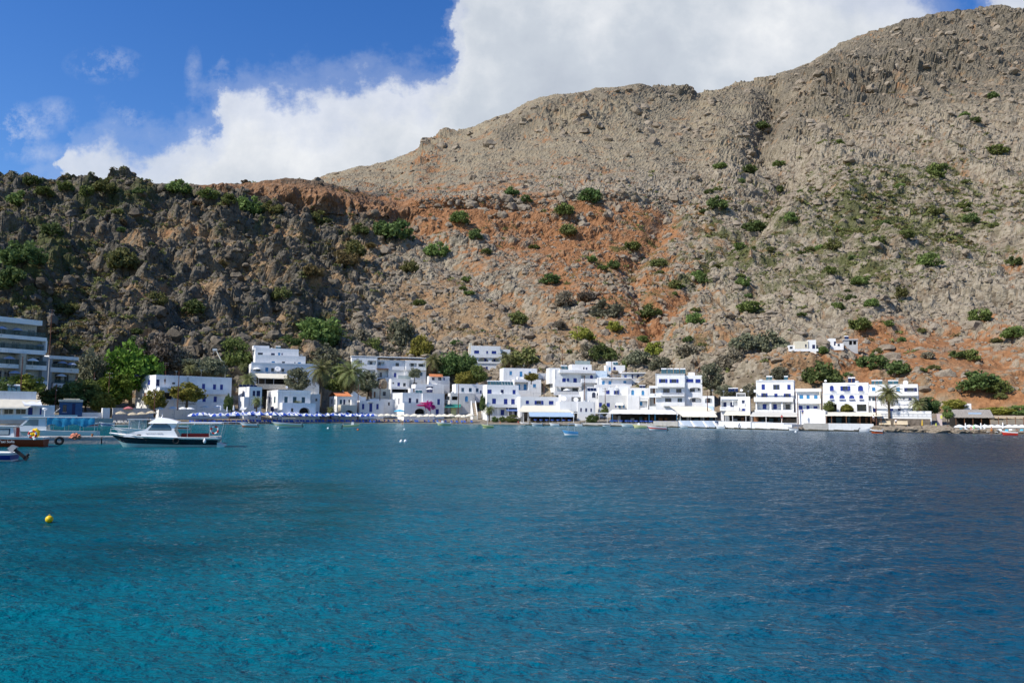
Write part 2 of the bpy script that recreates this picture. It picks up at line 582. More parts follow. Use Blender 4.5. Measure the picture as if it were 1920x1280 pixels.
    disp += far * (dome1 * 0.12 + dome2 * 0.45 + dome0 * 0.25 * crag)
    disp += hill * fbm(P / 1.5, 2, 60) * (0.12 + 0.3 * left + 0.2 * far)
    strata = np.sin(P[..., 2] / 1.9 + 2.0 * fbm(P / 30.0, 2, 77))
    ledges = blob(1000, 420, 330, 70, U, V)
    disp += hill * ledges * strata * 1.7
    # cliffs: the red ledge and the cave under the white ruins
    ledge = blob(1545, 655, 75, 22, U, V)
    disp *= (1 - 0.8 * ledge)
    cave = blob(1640, 690, 70, 34, U, V)
    disp += -hill * cave * 5.0 + blob(1530, 680, 60, 25, U, V) * 2.0
    D = P + N * disp[..., None]
    D[..., 2] += hill * (1 - far) * np.clip(L2, -1, 1) * 0.6
    # flat town: slight unevenness only
    D[..., 2] += (1 - hill) * sstep(1.5, 2.2, T) * fbm(P / 5.0, 3, 8) * 0.12
    # ---- colour attributes
    big = fbm(P / 45.0, 4, 101)
    mid = fbm(P / 12.0, 4, 111)
    earth = 1.35 * blob(1010, 430, 290, 66, U, V, 4) + 0.9 * blob(1130, 545, 230, 55, U, V, 24) + 1.0 * blob(1240, 600, 70, 35, U, V) + 0.9 * blob(1180, 480, 150, 60, U, V, 30)
    earth += 0.95 * blob(1760, 660, 190, 34, U, V) + 0.8 * blob(1640, 690, 100, 40, U, V) + 0.9 * blob(820, 400, 110, 25, U, V) + 0.7 * blob(1900, 540, 60, 60, U, V) + 0.6 * blob(1240, 400, 150, 20, U, V)
    earth += 0.75 * blob(800, 310, 75, 38, U, V, -50) + 1.3 * blob(640, 382, 130, 36, U, V, 8) + 0.55 * blob(1100, 215, 110, 22, U, V, -20)
    earth += 0.35 * blob(1060, 320, 180, 40, U, V, 0) + 0.55 * blob(1850, 760, 160, 40, U, V)
    earth += 0.9 * blob(1760, 715, 240, 45, U, V) + 0.8 * blob(1120, 590, 130, 40, U, V, 20) + 0.5 * blob(900, 520, 120, 60, U, V, 30) + 0.45 * blob(1500, 690, 140, 40, U, V)
    earth = earth + 0.8 * mid + 0.5 * big + 0.5 * fbm(P / 4.0, 3, 141) - 0.15
    dry = 0.45 * blob(760, 560, 170, 80, U, V, 20) + 0.8 * blob(1000, 640, 330, 40, U, V) + 0.9 * blob(1800, 740, 220, 45, U, V) + 0.55 * blob(1500, 700, 120, 50, U, V) + 0.6 * blob(250, 660, 80, 20, U, V) + 0.45 * blob(400, 500, 260, 120, U, V) + 0.5 * blob(1100, 560, 350, 150, U, V)
    dry = dry + 0.38 * left + 0.5 * tan + 0.8 * mid + 0.6 * fbm(P / 4.0, 3, 131) - 0.1 + 0.12 * far
    veg = 0.62 * blob(1700, 420, 280, 110, U, V) + 0.4 * blob(1500, 560, 300, 90, U, V) + 0.15 * blob(300, 400, 350, 60, U, V) + 0.22 * left + 0.4 * blob(60, 560, 130, 140, U, V) + 0.3 * blob(1300, 480, 200, 90, U, V) + 0.3 * blob(900, 650, 260, 40, U, V)
    veg = veg + 0.75 * fbm(P / 7.0, 4, 151) + 0.35 * big - 0.42
    veg = veg - 1.2 * cliffz
    town = 1 - sstep(2.0, 3.0, T)
    dome_att = np.clip(dome1 * 0.3 + dome2 * 0.9 + dome0 * 0.1 * left, 0, 1) * (0.3 + 0.7 * rocky)
    return D, dict(earth=earth, dry=dry, veg=veg, town=town, rock=dome_att, left=left * hill * (1 - far), far=far, tan=tan * hill, cliff=cliffz * hill, crag=np.clip(np.abs(scarp) / 7.0 + 0.35 * outc, 0, 1) * far + np.clip(rav, 0, 1) * 0.5 * hill + 1.0 * far * np.clip(1.3 * blob(1830, 150, 300, 120, U, V) + 0.5 * blob(1500, 260, 150, 90, U, V), 0, 1))  # crag: cliff and ravine rock, plus shade painted over the upper right mountain


GRID, ATTR = terrain()


def hill_point(u, v):
    """point of the finished terrain seen at the photograph's pixel (u, v)"""
    i = int(np.clip(np.searchsorted(U_, u), 1, len(U_) - 2))
    if abs(U_[i - 1] - u) < abs(U_[i] - u):
        i -= 1
    c = GRID[i]
    q = (c - np.array([0, 0, CAM_H])) @ np.array(CAM_R)
    vv = 640 - FPX * q[:, 1] / -q[:, 2]
    j0 = SEG[0] + SEG[1]
    idx = np.nonzero(vv[j0:] <= v)[0]
    j = j0 + (int(idx[0]) if len(idx) else len(vv) - j0 - 30)
    return Vector(c[j])


def ground_z(x, y):
    """height of the terrain at a world position (nearest grid vertex of its column)"""
    u = 960 + FPX * x / y
    i = int(np.argmin(np.abs(GRID[:, 60, 0] / GRID[:, 60, 1] - x / y)))
    c = GRID[i]
    return float(np.interp(y, c[:, 1][:150], c[:, 2][:150]))


def build_terrain():
    nu, nt = GRID.shape[:2]
    me = bpy.data.meshes.new('hillside_terrain')
    nv = nu * nt
    me.vertices.add(nv)
    me.vertices.foreach_set('co', GRID.reshape(-1))
    a = (np.arange(nu - 1)[:, None] * nt + np.arange(nt - 1)[None, :]).reshape(-1)
    q = np.stack([a, a + nt, a + nt + 1, a + 1], 1).astype(np.int32)
    me.loops.add(q.size)
    me.loops.foreach_set('vertex_index', q.reshape(-1))
    me.polygons.add(len(q))
    me.polygons.foreach_set('loop_start', np.arange(0, q.size, 4, dtype=np.int32))
    me.update(calc_edges=True)
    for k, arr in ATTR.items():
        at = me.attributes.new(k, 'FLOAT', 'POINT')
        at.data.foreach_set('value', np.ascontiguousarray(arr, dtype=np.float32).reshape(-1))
    me.polygons.foreach_set('use_smooth', [False] * len(q))
    m = bpy.data.materials.new('hillside')
    m.use_nodes = True
    t = NT(m.node_tree)
    geo = t.n('ShaderNodeNewGeometry')
    pos = geo.outputs['Position']
    A = {k: t.n('ShaderNodeAttribute', attribute_name=k).outputs['Fac'] for k in ATTR}
    n1 = t.noise(pos, 0.09, 6, 0.62)
    n2 = t.noise(pos, 0.42, 6, 0.66)
    n3 = t.noise(pos, 1.7, 5, 0.65)
    vo = t.n('ShaderNodeTexVoronoi', i={'Vector': pos, 'Scale': 0.8})
    cell = t.n('ShaderNodeSeparateColor', i={0: vo.outputs['Color']}).outputs[0]
    # limestone
    g2 = t.ramp(n2, [(0.3, 0), (0.7, 1)])
    g1 = t.ramp(n1, [(0.35, 0), (0.65, 1)])
    rock = t.mix(g2, (0.155, 0.124, 0.08), (0.39, 0.335, 0.245))
    rock = t.mix(t.m('MULTIPLY', t.ramp(cell, [(0.2, 0), (0.9, 1)]), 0.45), rock, (0.42, 0.36, 0.27))
    rock = t.mix(t.m('MULTIPLY', A['left'], 0.88), rock, t.mix(g2, (0.032, 0.027, 0.02), (0.19, 0.168, 0.132)))  # left hill: darker stone, part of its shade put into the colour
    rk = t.ramp(A['rock'], [(0.0, 0.0), (0.35, 1.0)])
    rock = t.mix(rk, t.mix(0.52, rock, (0.10, 0.07, 0.042)), rock)
    farc = t.mix(g1, (0.30, 0.238, 0.142), (0.36, 0.312, 0.208))
    farc = t.mix(t.ramp(n2, [(0.36, 0), (0.62, 1)]), t.mix(0.65, farc, (0.14, 0.108, 0.068)), farc)
    farc = t.mix(t.m('MULTIPLY', t.ramp(n3, [(0.35, 0), (0.6, 1)]), 0.35), farc, (0.38, 0.325, 0.25))
    farc = t.mix(t.m('MULTIPLY', A['crag'], 0.75), farc, t.mix(g2, (0.085, 0.072, 0.052), (0.245, 0.21, 0.155)))  # darker crag rock, also the painted shade of the upper right
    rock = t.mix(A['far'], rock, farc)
    # soils between the rocks
    soil = t.mix(g2, (0.20, 0.125, 0.065), (0.38, 0.265, 0.155))
    soilmask = t.m('ADD', A['dry'], t.m('MULTIPLY', t.m('SUBTRACT', n3, 0.5), 1.2))
    soilmask = t.m('SUBTRACT', soilmask, t.m('MULTIPLY', A['rock'], 0.9))
    c = t.mix(t.ramp(soilmask, [(-0.0, 0), (0.5, 1)]), rock, soil)
    red = t.mix(g2, (0.20, 0.082, 0.03), (0.41, 0.205, 0.095))
    em = t.m('ADD', A['earth'], t.m('MULTIPLY', t.m('SUBTRACT', n3, 0.5), 1.1))
    em = t.m('ADD', em, t.m('MULTIPLY', t.m('SUBTRACT', n2, 0.5), 1.9))
    em = t.m('SUBTRACT', em, t.m('MULTIPLY', A['rock'], 1.1))
    c = t.mix(t.m('MULTIPLY', t.ramp(em, [(0.02, 0), (0.8, 1)]), 0.93), c, red)
    green = t.mix(n3, (0.04, 0.055, 0.014), (0.115, 0.12, 0.04))
    vm = t.m('ADD', A['veg'], t.m('MULTIPLY', t.m('SUBTRACT', n3, 0.5), 1.1))
    vm = t.m('SUBTRACT', vm, t.m('MULTIPLY', A['far'], 0.5))
    c = t.mix(t.m('MULTIPLY', t.ramp(vm, [(0.0, 0), (0.3, 1)]), 0.85), c, green)
    fl = t.noise(t.n('ShaderNodeMapping', i={0: pos, 3: (0.32, 0.32, 0.05)}).outputs[0], 1.0, 6, 0.65)
    cl = t.mix(t.ramp(fl, [(0.3, 0), (0.7, 1)]), (0.085, 0.05, 0.028), (0.38, 0.20, 0.10))
    cl = t.mix(t.ramp(n2, [(0.5, 0), (0.75, 0.7)]), cl, (0.33, 0.27, 0.20))
    c = t.mix(t.m('MULTIPLY', A['cliff'], 0.95), c, cl)
    pebble = t.mix(t.noise(pos, 2.4, 5, 0.7), (0.19, 0.165, 0.13), (0.33, 0.285, 0.22))
    c = t.mix(A['town'], c, pebble)
    bh = t.m('ADD', t.m('MULTIPLY', n2, 1.2), t.m('MULTIPLY', n3, 0.55))
    bh = t.m('ADD', bh, t.m('MULTIPLY', vo.outputs['Distance'], -0.5))
    bp = t.n('ShaderNodeBump', i={'Height': bh, 'Strength': 0.9, 'Distance': 1.0})
    b = t.n('ShaderNodeBsdfPrincipled', i={'Base Color': c, 'Roughness': 0.95, 'Specular IOR Level': 0.1, 'Normal': bp.outputs[0]})
    t.n('ShaderNodeOutputMaterial', i={0: b.outputs[0]})
    me.materials.append(m)
    o = bpy.data.objects.new('hills', me)
    COL.objects.link(o)
    return tag(o, 'dry rocky hills of grey limestone and red earth rising behind the village', None, None, 'structure')


build_terrain()


# ------------------------------------------------------------------ sea
def build_sea():
    mb = MB()
    # wave field: polar grid round the camera, fine where the photograph looks
    us = np.concatenate([np.arange(-900, -40, 14.0), np.arange(-40, 1960, 2.9), np.arange(1960, 2830, 14.0)])
    rows = [7.0]
    while rows[-1] < 335:
        rows.append(rows[-1] + 0.034 + 0.00105 * rows[-1])
    ys = np.array(rows)
    sl = (us - 960) / FPX
    Y = np.broadcast_to(ys[None, :], (len(us), len(ys)))
    X = sl[:, None] * ys[None, :]
    step = 0.034 + 0.00105 * Y
    P2 = np.stack([X, Y, 0 * X], -1)
    gust = 0.75 + 0.55 * fbm(P2 * np.array([1 / 60., 1 / 22., 1]), 3, 300)
    H = np.zeros_like(X)
    rng = np.random.default_rng(5)
    warps = [vnoise(P2 / 9.0, 400), vnoise(P2 / 4.0, 401), vnoise(P2 / 18.0, 402)]
    for k in range(52):
        lam = 0.2 * (18.0 ** (rng.random() ** 1.25))
        th = R(-90 + rng.normal(12, 32))
        amp = 0.0056 * lam ** (0.85 if lam < 0.9 else 0.6)
        ph = rng.random() * 6.283
        wp = warps[0 if lam < 1.0 and k % 2 else (1 if lam < 0.8 else 2)]
        wav = np.sin(((X * math.cos(th) + Y * math.sin(th)) * (6.283 / lam) + ph + (2.0 + k % 3) * wp).astype(np.float32))
        H += amp * wav * np.clip((lam - 2.4 * step) / (1.5 * step), 0, 1)
    H *= gust * 1.0
    nu, nt = X.shape
    co = np.stack([X, Y, H], -1).reshape(-1, 3)
    skirt = np.array([(-9000, -3000, -0.4), (9000, -3000, -0.4), (9000, 420, -0.4), (-9000, 420, -0.4)], float)
    me = bpy.data.meshes.new('sea_surface')
    me.vertices.add(nu * nt + 4)
    me.vertices.foreach_set('co', np.concatenate([co, skirt]).reshape(-1))
    a = (np.arange(nu - 1)[:, None] * nt + np.arange(nt - 1)[None, :]).reshape(-1)
    q = np.concatenate([np.stack([a, a + nt, a + nt + 1, a + 1], 1), nu * nt + np.arange(4)[None, :]]).astype(np.int32)
    me.loops.add(q.size)
    me.loops.foreach_set('vertex_index', q.reshape(-1))
    me.polygons.add(len(q))
    me.polygons.foreach_set('loop_start', np.arange(0, q.size, 4, dtype=np.int32))
    me.update(calc_edges=True)
    me.polygons.foreach_set('use_smooth', [True] * len(q))
    m = bpy.data.materials.new('sea_water')
    m.use_nodes = True
    t = NT(m.node_tree)
    pos = t.n('ShaderNodeNewGeometry').outputs['Position']
    sep = t.n('ShaderNodeSeparateXYZ', i={0: pos})
    x, y = sep.outputs[0], sep.outputs[1]
    wob = t.noise(pos, 0.03, 4, 0.6)
    # shallow turquoise over sand on the left and along the beach, deep blue to the right
    xl = t.m('ADD', x, t.m('MULTIPLY', t.m('SUBTRACT', wob, 0.5), 30.0))
    ang = t.m('DIVIDE', xl, t.m('ADD', y, 14.0))
    fi = t.m('ADD', t.m('MULTIPLY', ang, 0.8), 0.5)
    f = t.ramp(fi, [(0.3, 0.0), (0.85, 1.0)])
    body = t.ramp(fi, [(0.02, (0.0, 0.055, 0.075)), (0.2, (0.0, 0.118, 0.152)), (0.5, (0.0, 0.115, 0.178)), (0.68, (0.001, 0.07, 0.13)), (1.0, (0.003, 0.018, 0.045))])
    shal = t.ramp(t.m('DIVIDE', t.m('SUBTRACT', y, 120.0), 160.0), [(0.0, 0.0), (1.0, 1.0)])
    body = t.mix(t.m('MULTIPLY', shal, t.m('SUBTRACT', 1.0, f)), body, (0.003, 0.13, 0.145))
    # weed beds on the sandy floor
    wn = t.noise(t.n('ShaderNodeMapping', i={0: pos, 3: (1, 0.8, 1)}).outputs[0], 0.075, 4, 0.55)
    bx = t.m('DIVIDE', t.m('ADD', x, 14.0), 11.0)
    by = t.m('DIVIDE', t.m('SUBTRACT', y, 31.0), 17.0)
    bed = t.m('SUBTRACT', 1.0, t.m('ADD', t.m('MULTIPLY', bx, bx), t.m('MULTIPLY', by, by)), clamp=True)
    wn2 = t.noise(t.n('ShaderNodeMapping', i={0: pos, 3: (0.5, 1, 1)}).outputs[0], 0.5, 4, 0.6)
    bm_ = t.m('MULTIPLY', t.ramp(bed, [(0.0, 0.0), (0.55, 1.0)], 'EASE'), t.ramp(t.m('ADD', t.m('MULTIPLY', wn, 0.55), t.m('MULTIPLY', wn2, 0.45)), [(0.38, 0.15), (0.6, 1.0)]))
    body = t.mix(t.m('MULTIPLY', bm_, 0.85), body, (0.001, 0.040, 0.041))
    body = t.mix(t.m('MULTIPLY', t.ramp(t.noise(pos, 0.11, 5, 0.6), [(0.45, 0), (0.7, 1)]), 0.35), body, (0.0, 0.03, 0.075))
    # wind waves: longer across the view than along it
    mp = t.n('ShaderNodeMapping', i={0: pos, 2: (0, 0, R(-12)), 3: (0.55, 1.0, 1.0)}).outputs[0]
    w2 = t.noise(mp, 3.4, 4, 0.6)
    w3 = t.noise(mp, 9.0, 4, 0.62)
    h = t.m('ADD', t.m('MULTIPLY', w2, 0.6), t.m('MULTIPLY', w3, 0.26))
    bp = t.n('ShaderNodeBump', i={'Height': h, 'Strength': 1.0, 'Distance': 0.12})
    bp2 = t.n('ShaderNodeBump', i={'Height': h, 'Strength': 1.0, 'Distance': 0.5})
    dif = t.n('ShaderNodeBsdfDiffuse', i={'Color': body, 'Normal': bp2.outputs[0]})
    gl = t.n('ShaderNodeBsdfGlossy', i={'Color': (1, 1, 1, 1), 'Roughness': 0.05, 'Normal': bp.outputs[0]})
    fr = t.n('ShaderNodeFresnel', i={'IOR': 1.33, 'Normal': bp.outputs[0]})
    b = t.n('ShaderNodeMixShader', i={0: t.m('MULTIPLY', fr.outputs[0], 0.58), 1: dif.outputs[0], 2: gl.outputs[0]})
    t.n('ShaderNodeOutputMaterial', i={0: b.outputs[0]})
    me.materials.append(m)
    o = bpy.data.objects.new('sea', me)
    COL.objects.link(o)
    return tag(o, 'blue and turquoise rippled sea of the bay', None, None, 'structure')


build_sea()
# ------------------------------------------------------------------ loose rock, low scrub
def ico(sub=1):
    t = (1 + 5 ** 0.5) / 2
    v = [(-1, t, 0), (1, t, 0), (-1, -t, 0), (1, -t, 0), (0, -1, t), (0, 1, t), (0, -1, -t), (0, 1, -t), (t, 0, -1), (t, 0, 1), (-t, 0, -1), (-t, 0, 1)]
    f = [(0, 11, 5), (0, 5, 1), (0, 1, 7), (0, 7, 10), (0, 10, 11), (1, 5, 9), (5, 11, 4), (11, 10, 2), (10, 7, 6), (7, 1, 8), (3, 9, 4), (3, 4, 2), (3, 2, 6), (3, 6, 8), (3, 8, 9), (4, 9, 5), (2, 4, 11), (6, 2, 10), (8, 6, 7), (9, 8, 1)]
    v = [Vector(p).normalized() for p in v]
    for _ in range(sub):
        cache, nf = {}, []
        def mid(a, b):
            k = (min(a, b), max(a, b))
            if k not in cache:
                v.append(((v[a] + v[b]) / 2).normalized())
                cache[k] = len(v) - 1
            return cache[k]
        for a, b, c in f:
            x, y, z = mid(a, b), mid(b, c), mid(c, a)
            nf += [(a, x, z), (b, y, x), (c, z, y), (x, y, z)]
        f = nf
    return np.array([tuple(p) for p in v]), np.array(f)


def tri_mesh(name, V, F, mats, smooth=False, mi=None):
    me = bpy.data.meshes.new(name)
    me.vertices.add(len(V))
    me.vertices.foreach_set('co', np.ascontiguousarray(V, dtype=np.float32).reshape(-1))
    k = F.shape[1]
    me.loops.add(F.size)
    me.loops.foreach_set('vertex_index', np.ascontiguousarray(F, dtype=np.int32).reshape(-1))
    me.polygons.add(len(F))
    me.polygons.foreach_set('loop_start', np.arange(0, F.size, k, dtype=np.int32))
    me.update(calc_edges=True)
    for m_ in (mats if isinstance(mats, (list, tuple)) else [mats]):
        me.materials.append(m_)
    me.polygons.foreach_set('use_smooth', [smooth] * len(F))
    if mi is not None:
        me.polygons.foreach_set('material_index', np.ascontiguousarray(mi, dtype=np.int32))
    return me


def rock_material():
    m = bpy.data.materials.new('loose_limestone')
    m.use_nodes = True
    t = NT(m.node_tree)
    pos = t.n('ShaderNodeNewGeometry')
    n2 = t.noise(pos.outputs['Position'], 0.5, 6, 0.65)
    n3 = t.noise(pos.outputs['Position'], 2.6, 5, 0.65)
    isl = pos.outputs['Random Per Island']
    c = t.mix(t.ramp(n2, [(0.3, 0), (0.7, 1)]), (0.20, 0.155, 0.105), (0.37, 0.31, 0.23))
    c = t.mix(t.m('MULTIPLY', isl, 0.6), c, (0.41, 0.355, 0.275))
    c = t.mix(t.ramp(n3, [(0.35, 0.6), (0.6, 0.0)]), c, (0.15, 0.11, 0.075))
    c = t.mix(t.m('MULTIPLY', t.n('ShaderNodeAttribute', attribute_name='left').outputs['Fac'], 0.8), c, t.mix(isl, (0.05, 0.042, 0.03), (0.17, 0.146, 0.112)))  # left hill boulders: darker stone with some of the hill's shade mixed in
    bp = t.n('ShaderNodeBump', i={'Height': n3, 'Strength': 0.9, 'Distance': 0.5})
    b = t.n('ShaderNodeBsdfPrincipled', i={'Base Color': c, 'Roughness': 0.95, 'Specular IOR Level': 0.1, 'Normal': bp.outputs[0]})
    t.n('ShaderNodeOutputMaterial', i={0: b.outputs[0]})
    return m


def pick(n, weight, rng):
    """grid indices chosen with the given weight per vertex"""
    w = (weight * AREA).reshape(-1)
    c = np.cumsum(w)
    k = np.searchsorted(c, rng.random(n) * c[-1])
    return np.clip(k, 0, len(w) - 1)


def scatter_tables():
    T = np.broadcast_to(T_, VPIX.shape)
    U = np.broadcast_to(U_[:, None], VPIX.shape)
    # weight by picture area so that near and far get an even sprinkle
    du = np.gradient(U_)[:, None] * np.ones_like(T)
    dv = np.abs(np.gradient(VPIX, axis=1)) + 0.02
    return T, U, du * dv


ST, SU, AREA = scatter_tables()


def scatter_rocks():
    rng = np.random.default_rng(3)
    base, F = ico(1)
    vis = (ST > 3.3) & (ST < 10.9) & (SU > -250) & (SU < 2250)
    fld = fbm(GRID / 22.0, 4, 500)
    lines = fbm(GRID / 9.0, 3, 520)
    w = vis * (sstep(-0.25, 0.3, fld) * 1.0 + 0.25) * (0.35 + sstep(-0.2, 0.3, lines))
    w = w * (1 - ATTR['cliff']) * (1 - 0.75 * ATTR['tan']) * (1 - 0.55 * ATTR['left']) * (1 - 0.3 * sstep(0.4, 0.9, ATTR['earth'] * (1 - ATTR['far']))) * (1 - 0.5 * ATTR['far'])
    n = 24000
    k = pick(n, w, rng)
    P = GRID.reshape(-1, 3)[k]
    dist = P[:, 1]
    size = (0.6 + 1.0 * rng.pareto(2.6, n)).clip(0.45, 3.8) * (0.75 + 0.4 * (dist > 520) + 0.9 * (dist > 800)) * (0.85 + 0.1 * ATTR['left'].reshape(-1)[k])
    V = np.zeros((n, len(base), 3))
    nz = rng.normal(0, 1, (n, 3, 3)) * 1.4
    dirs = base[None]
    lump = 1 + 0.32 * np.sin((dirs @ nz[:, :, :].transpose(0, 2, 1)) * 2.2 + rng.random((n, 1, 3)) * 6).mean(-1) + 0.12 * rng.normal(0, 1, (n, len(base)))
    sc = size[:, None] * np.stack([0.7 + 0.6 * rng.random(n), 0.7 + 0.6 * rng.random(n), 0.55 + 0.55 * rng.random(n)], 1)
    V = dirs * lump[..., None] * sc[:, None, :] + P[:, None, :] - np.array([0, 0, 0.15]) * size[:, None, None]
    FF = (F[None] + (np.arange(n) * len(base))[:, None, None]).reshape(-1, 3)
    me = tri_mesh('boulders', V.reshape(-1, 3), FF, rock_material())
    at = me.attributes.new('left', 'FLOAT', 'POINT')
    at.data.foreach_set('value', np.repeat(ATTR['left'].reshape(-1)[k], len(base)).astype(np.float32))
    o = bpy.data.objects.new('boulders', me)
    COL.objects.link(o)
    tag(o, 'loose grey limestone boulders strewn over the hillside', 'rocks', None, 'stuff')


scatter_rocks()


def leaf_material(name, dark, light, trans=0.25, scale=0.5):
    m = bpy.data.materials.new(name)
    m.use_nodes = True
    t = NT(m.node_tree)
    geo = t.n('ShaderNodeNewGeometry')
    obj = t.n('ShaderNodeObjectInfo')
    n = t.noise(geo.outputs['Position'], scale, 3, 0.6)
    f = t.m('ADD', t.m('MULTIPLY', geo.outputs['Random Per Island'], 0.55), t.m('MULTIPLY', t.ramp(n, [(0.35, 0), (0.65, 1)]), 0.45))
    c = t.mix(f, dark, light)
    hs = t.n('ShaderNodeHueSaturation', i={'Color': c})
    t.t.links.new(t.m('ADD', 0.475, t.m('MULTIPLY', obj.outputs['Random'], 0.045)), hs.inputs['Hue'])
    t.t.links.new(t.m('ADD', 0.8, t.m('MULTIPLY', obj.outputs['Random'], 0.4)), hs.inputs['Value'])
    b = t.n('ShaderNodeBsdfPrincipled', i={'Base Color': hs.outputs[0], 'Roughness': 0.75, 'Specular IOR Level': 0.15})
    tr = t.n('ShaderNodeBsdfTranslucent', i={'Color': hs.outputs[0]})
    mx = t.n('ShaderNodeMixShader', i={0: trans, 1: b.outputs[0], 2: tr.outputs[0]})
    t.n('ShaderNodeOutputMaterial', i={0: mx.outputs[0]})
    return m


LEAF = {
    'scrub': leaf_material('scrub_leaves', (0.102, 0.116, 0.036), (0.246, 0.246, 0.087)),
    'bush': leaf_material('bush_leaves', (0.087, 0.123, 0.032), (0.232, 0.290, 0.087)),
    'dry': leaf_material('dry_brush_leaves', (0.10, 0.075, 0.035), (0.24, 0.17, 0.075)),
    'olive': leaf_material('olive_leaves', (0.116, 0.123, 0.072), (0.275, 0.275, 0.174)),
    'pine': leaf_material('tamarisk_leaves', (0.060, 0.114, 0.014), (0.192, 0.300, 0.042)),
    'carob': leaf_material('carob_leaves', (0.058, 0.099, 0.029), (0.167, 0.217, 0.072)),
    'grey': leaf_material('grey_brush_leaves', (0.145, 0.123, 0.087), (0.319, 0.275, 0.196)),
    'palm': leaf_material('palm_leaves', (0.12, 0.14, 0.045), (0.33, 0.35, 0.14)),
    'yellow': leaf_material('yellow_green_leaves', (0.160, 0.160, 0.026), (0.362, 0.348, 0.072)),
    'pink': leaf_material('bougainvillea_flowers', (0.42, 0.02, 0.16), (0.75, 0.06, 0.34)),
}
WOOD = mat('bark', (0.10, 0.075, 0.05), 0.95, 0.3, 3.0)


def leaf_quads(C, s, rng, flat=0.3):
    """small leaf clump faces at centres C with sizes s: crossed irregular quads"""
    n = len(C)
    a = rng.normal(0, 1, (n, 3))
    a /= np.linalg.norm(a, axis=1, keepdims=True)
    b = np.cross(a, rng.normal(0, 1, (n, 3)))
    b /= np.linalg.norm(b, axis=1, keepdims=True)
    j = 0.55 + 0.9 * rng.random((n, 4))
    V = np.stack([C + a * (s * j[:, 0])[:, None], C + b * (s * 0.7 * j[:, 1])[:, None], C - a * (s * j[:, 2])[:, None], C - b * (s * 0.7 * j[:, 3])[:, None]], 1)
    F = np.arange(4 * n).reshape(n, 4)
    return V.reshape(-1, 3), F


def scatter_scrub():
    rng = np.random.default_rng(8)
    vis = (ST > 3.2) & (ST < 9.6) & (SU > -250) & (SU < 2250)
    fld = fbm(GRID / 18.0, 4, 540)
    w = vis * np.clip(ATTR['veg'] + 0.5 + 0.45 * ATTR['left'] - 0.3 * ATTR['tan'], 0.0, 1.1) ** 1.3 * (0.3 + sstep(-0.2, 0.35, fld)) * (1 - 0.75 * ATTR['far']) * (1 - ATTR['cliff']) * (1 + 2.2 * blob(1690, 420, 270, 120, SU, VPIX))
    n = 25000
    k = pick(n, w, rng)
    P = GRID.reshape(-1, 3)[k]
    size = (0.45 + 0.55 * rng.pareto(2.8, n)).clip(0.4, 2.2) * (0.8 + 0.5 * (P[:, 1] > 480))
    m = 22
    th, ph, r = rng.random((n, m)) * 6.283, np.arccos(rng.random((n, m))), rng.random((n, m)) ** 0.4
    C = np.stack([r * np.sin(ph) * np.cos(th) * 1.25, r * np.sin(ph) * np.sin(th) * 1.25, r * np.cos(ph) * 0.75 + 0.05], -1) * size[:, None, None] + P[:, None]
    V, F = leaf_quads(C.reshape(-1, 3), np.repeat(size * 0.36, m), rng)
    dry = (rng.random(n) < 0.25 + 0.25 * ATTR['left'].reshape(-1)[k])
    o = bpy.data.objects.new('scrub', tri_mesh('scrub', V, F, [LEAF['scrub'], LEAF['dry']], mi=np.repeat(dry.astype(int), m)))
    COL.objects.link(o)
    tag(o, 'low green and brown scrub dotted over the rocky slopes', 'scrub', None, 'stuff')


scatter_scrub()


def crown_mesh(name, rng, rx, rz, nclump, nleaf, leaf, mats, hole=0.25, shape=1.0):
    """irregular crown: leaf clumps of different size spread through an uneven volume, with gaps"""
    cl = []
    tries = 0
    while len(cl) < nclump and tries < nclump * 20:
        tries += 1
        d = rng.normal(0, 1, 3)
        d /= np.linalg.norm(d)
        r = (0.35 + 0.65 * rng.random() ** 0.5)
        p = np.array([d[0] * rx * r, d[1] * rx * r, d[2] * rz * r * (1.0 if d[2] > 0 else 0.7)])
        if p[2] < -0.55 * rz * shape:
            continue
        cl.append((p, rx * (0.2 + 0.22 * rng.random())))
    C, S = [], []
    for p, cr in cl:
        m = int(nleaf * (0.6 + 0.8 * rng.random()))
        d = rng.normal(0, 1, (m, 3))
        d /= np.linalg.norm(d, axis=1, keepdims=True)
        C.append(p + d * cr * (rng.random((m, 1)) ** 0.35) * np.array([1, 1, 0.8]))
        S.append(np.full(m, leaf) * (0.6 + 0.8 * rng.random(m)))
    V, F = leaf_quads(np.concatenate(C), np.concatenate(S), rng)
    return tri_mesh(name, V, F, mats)


BUSH_KINDS = {}


def bush_proto(kind, var):
    key = (kind, var)
    if key not in BUSH_KINDS:
        rng = np.random.default_rng(100 + var * 7 + len(kind))
        BUSH_KINDS[key] = crown_mesh('shrub_' + kind, rng, 1.0, 0.72, 34, 46, 0.105, LEAF[kind], shape=0.7)
    return BUSH_KINDS[key]


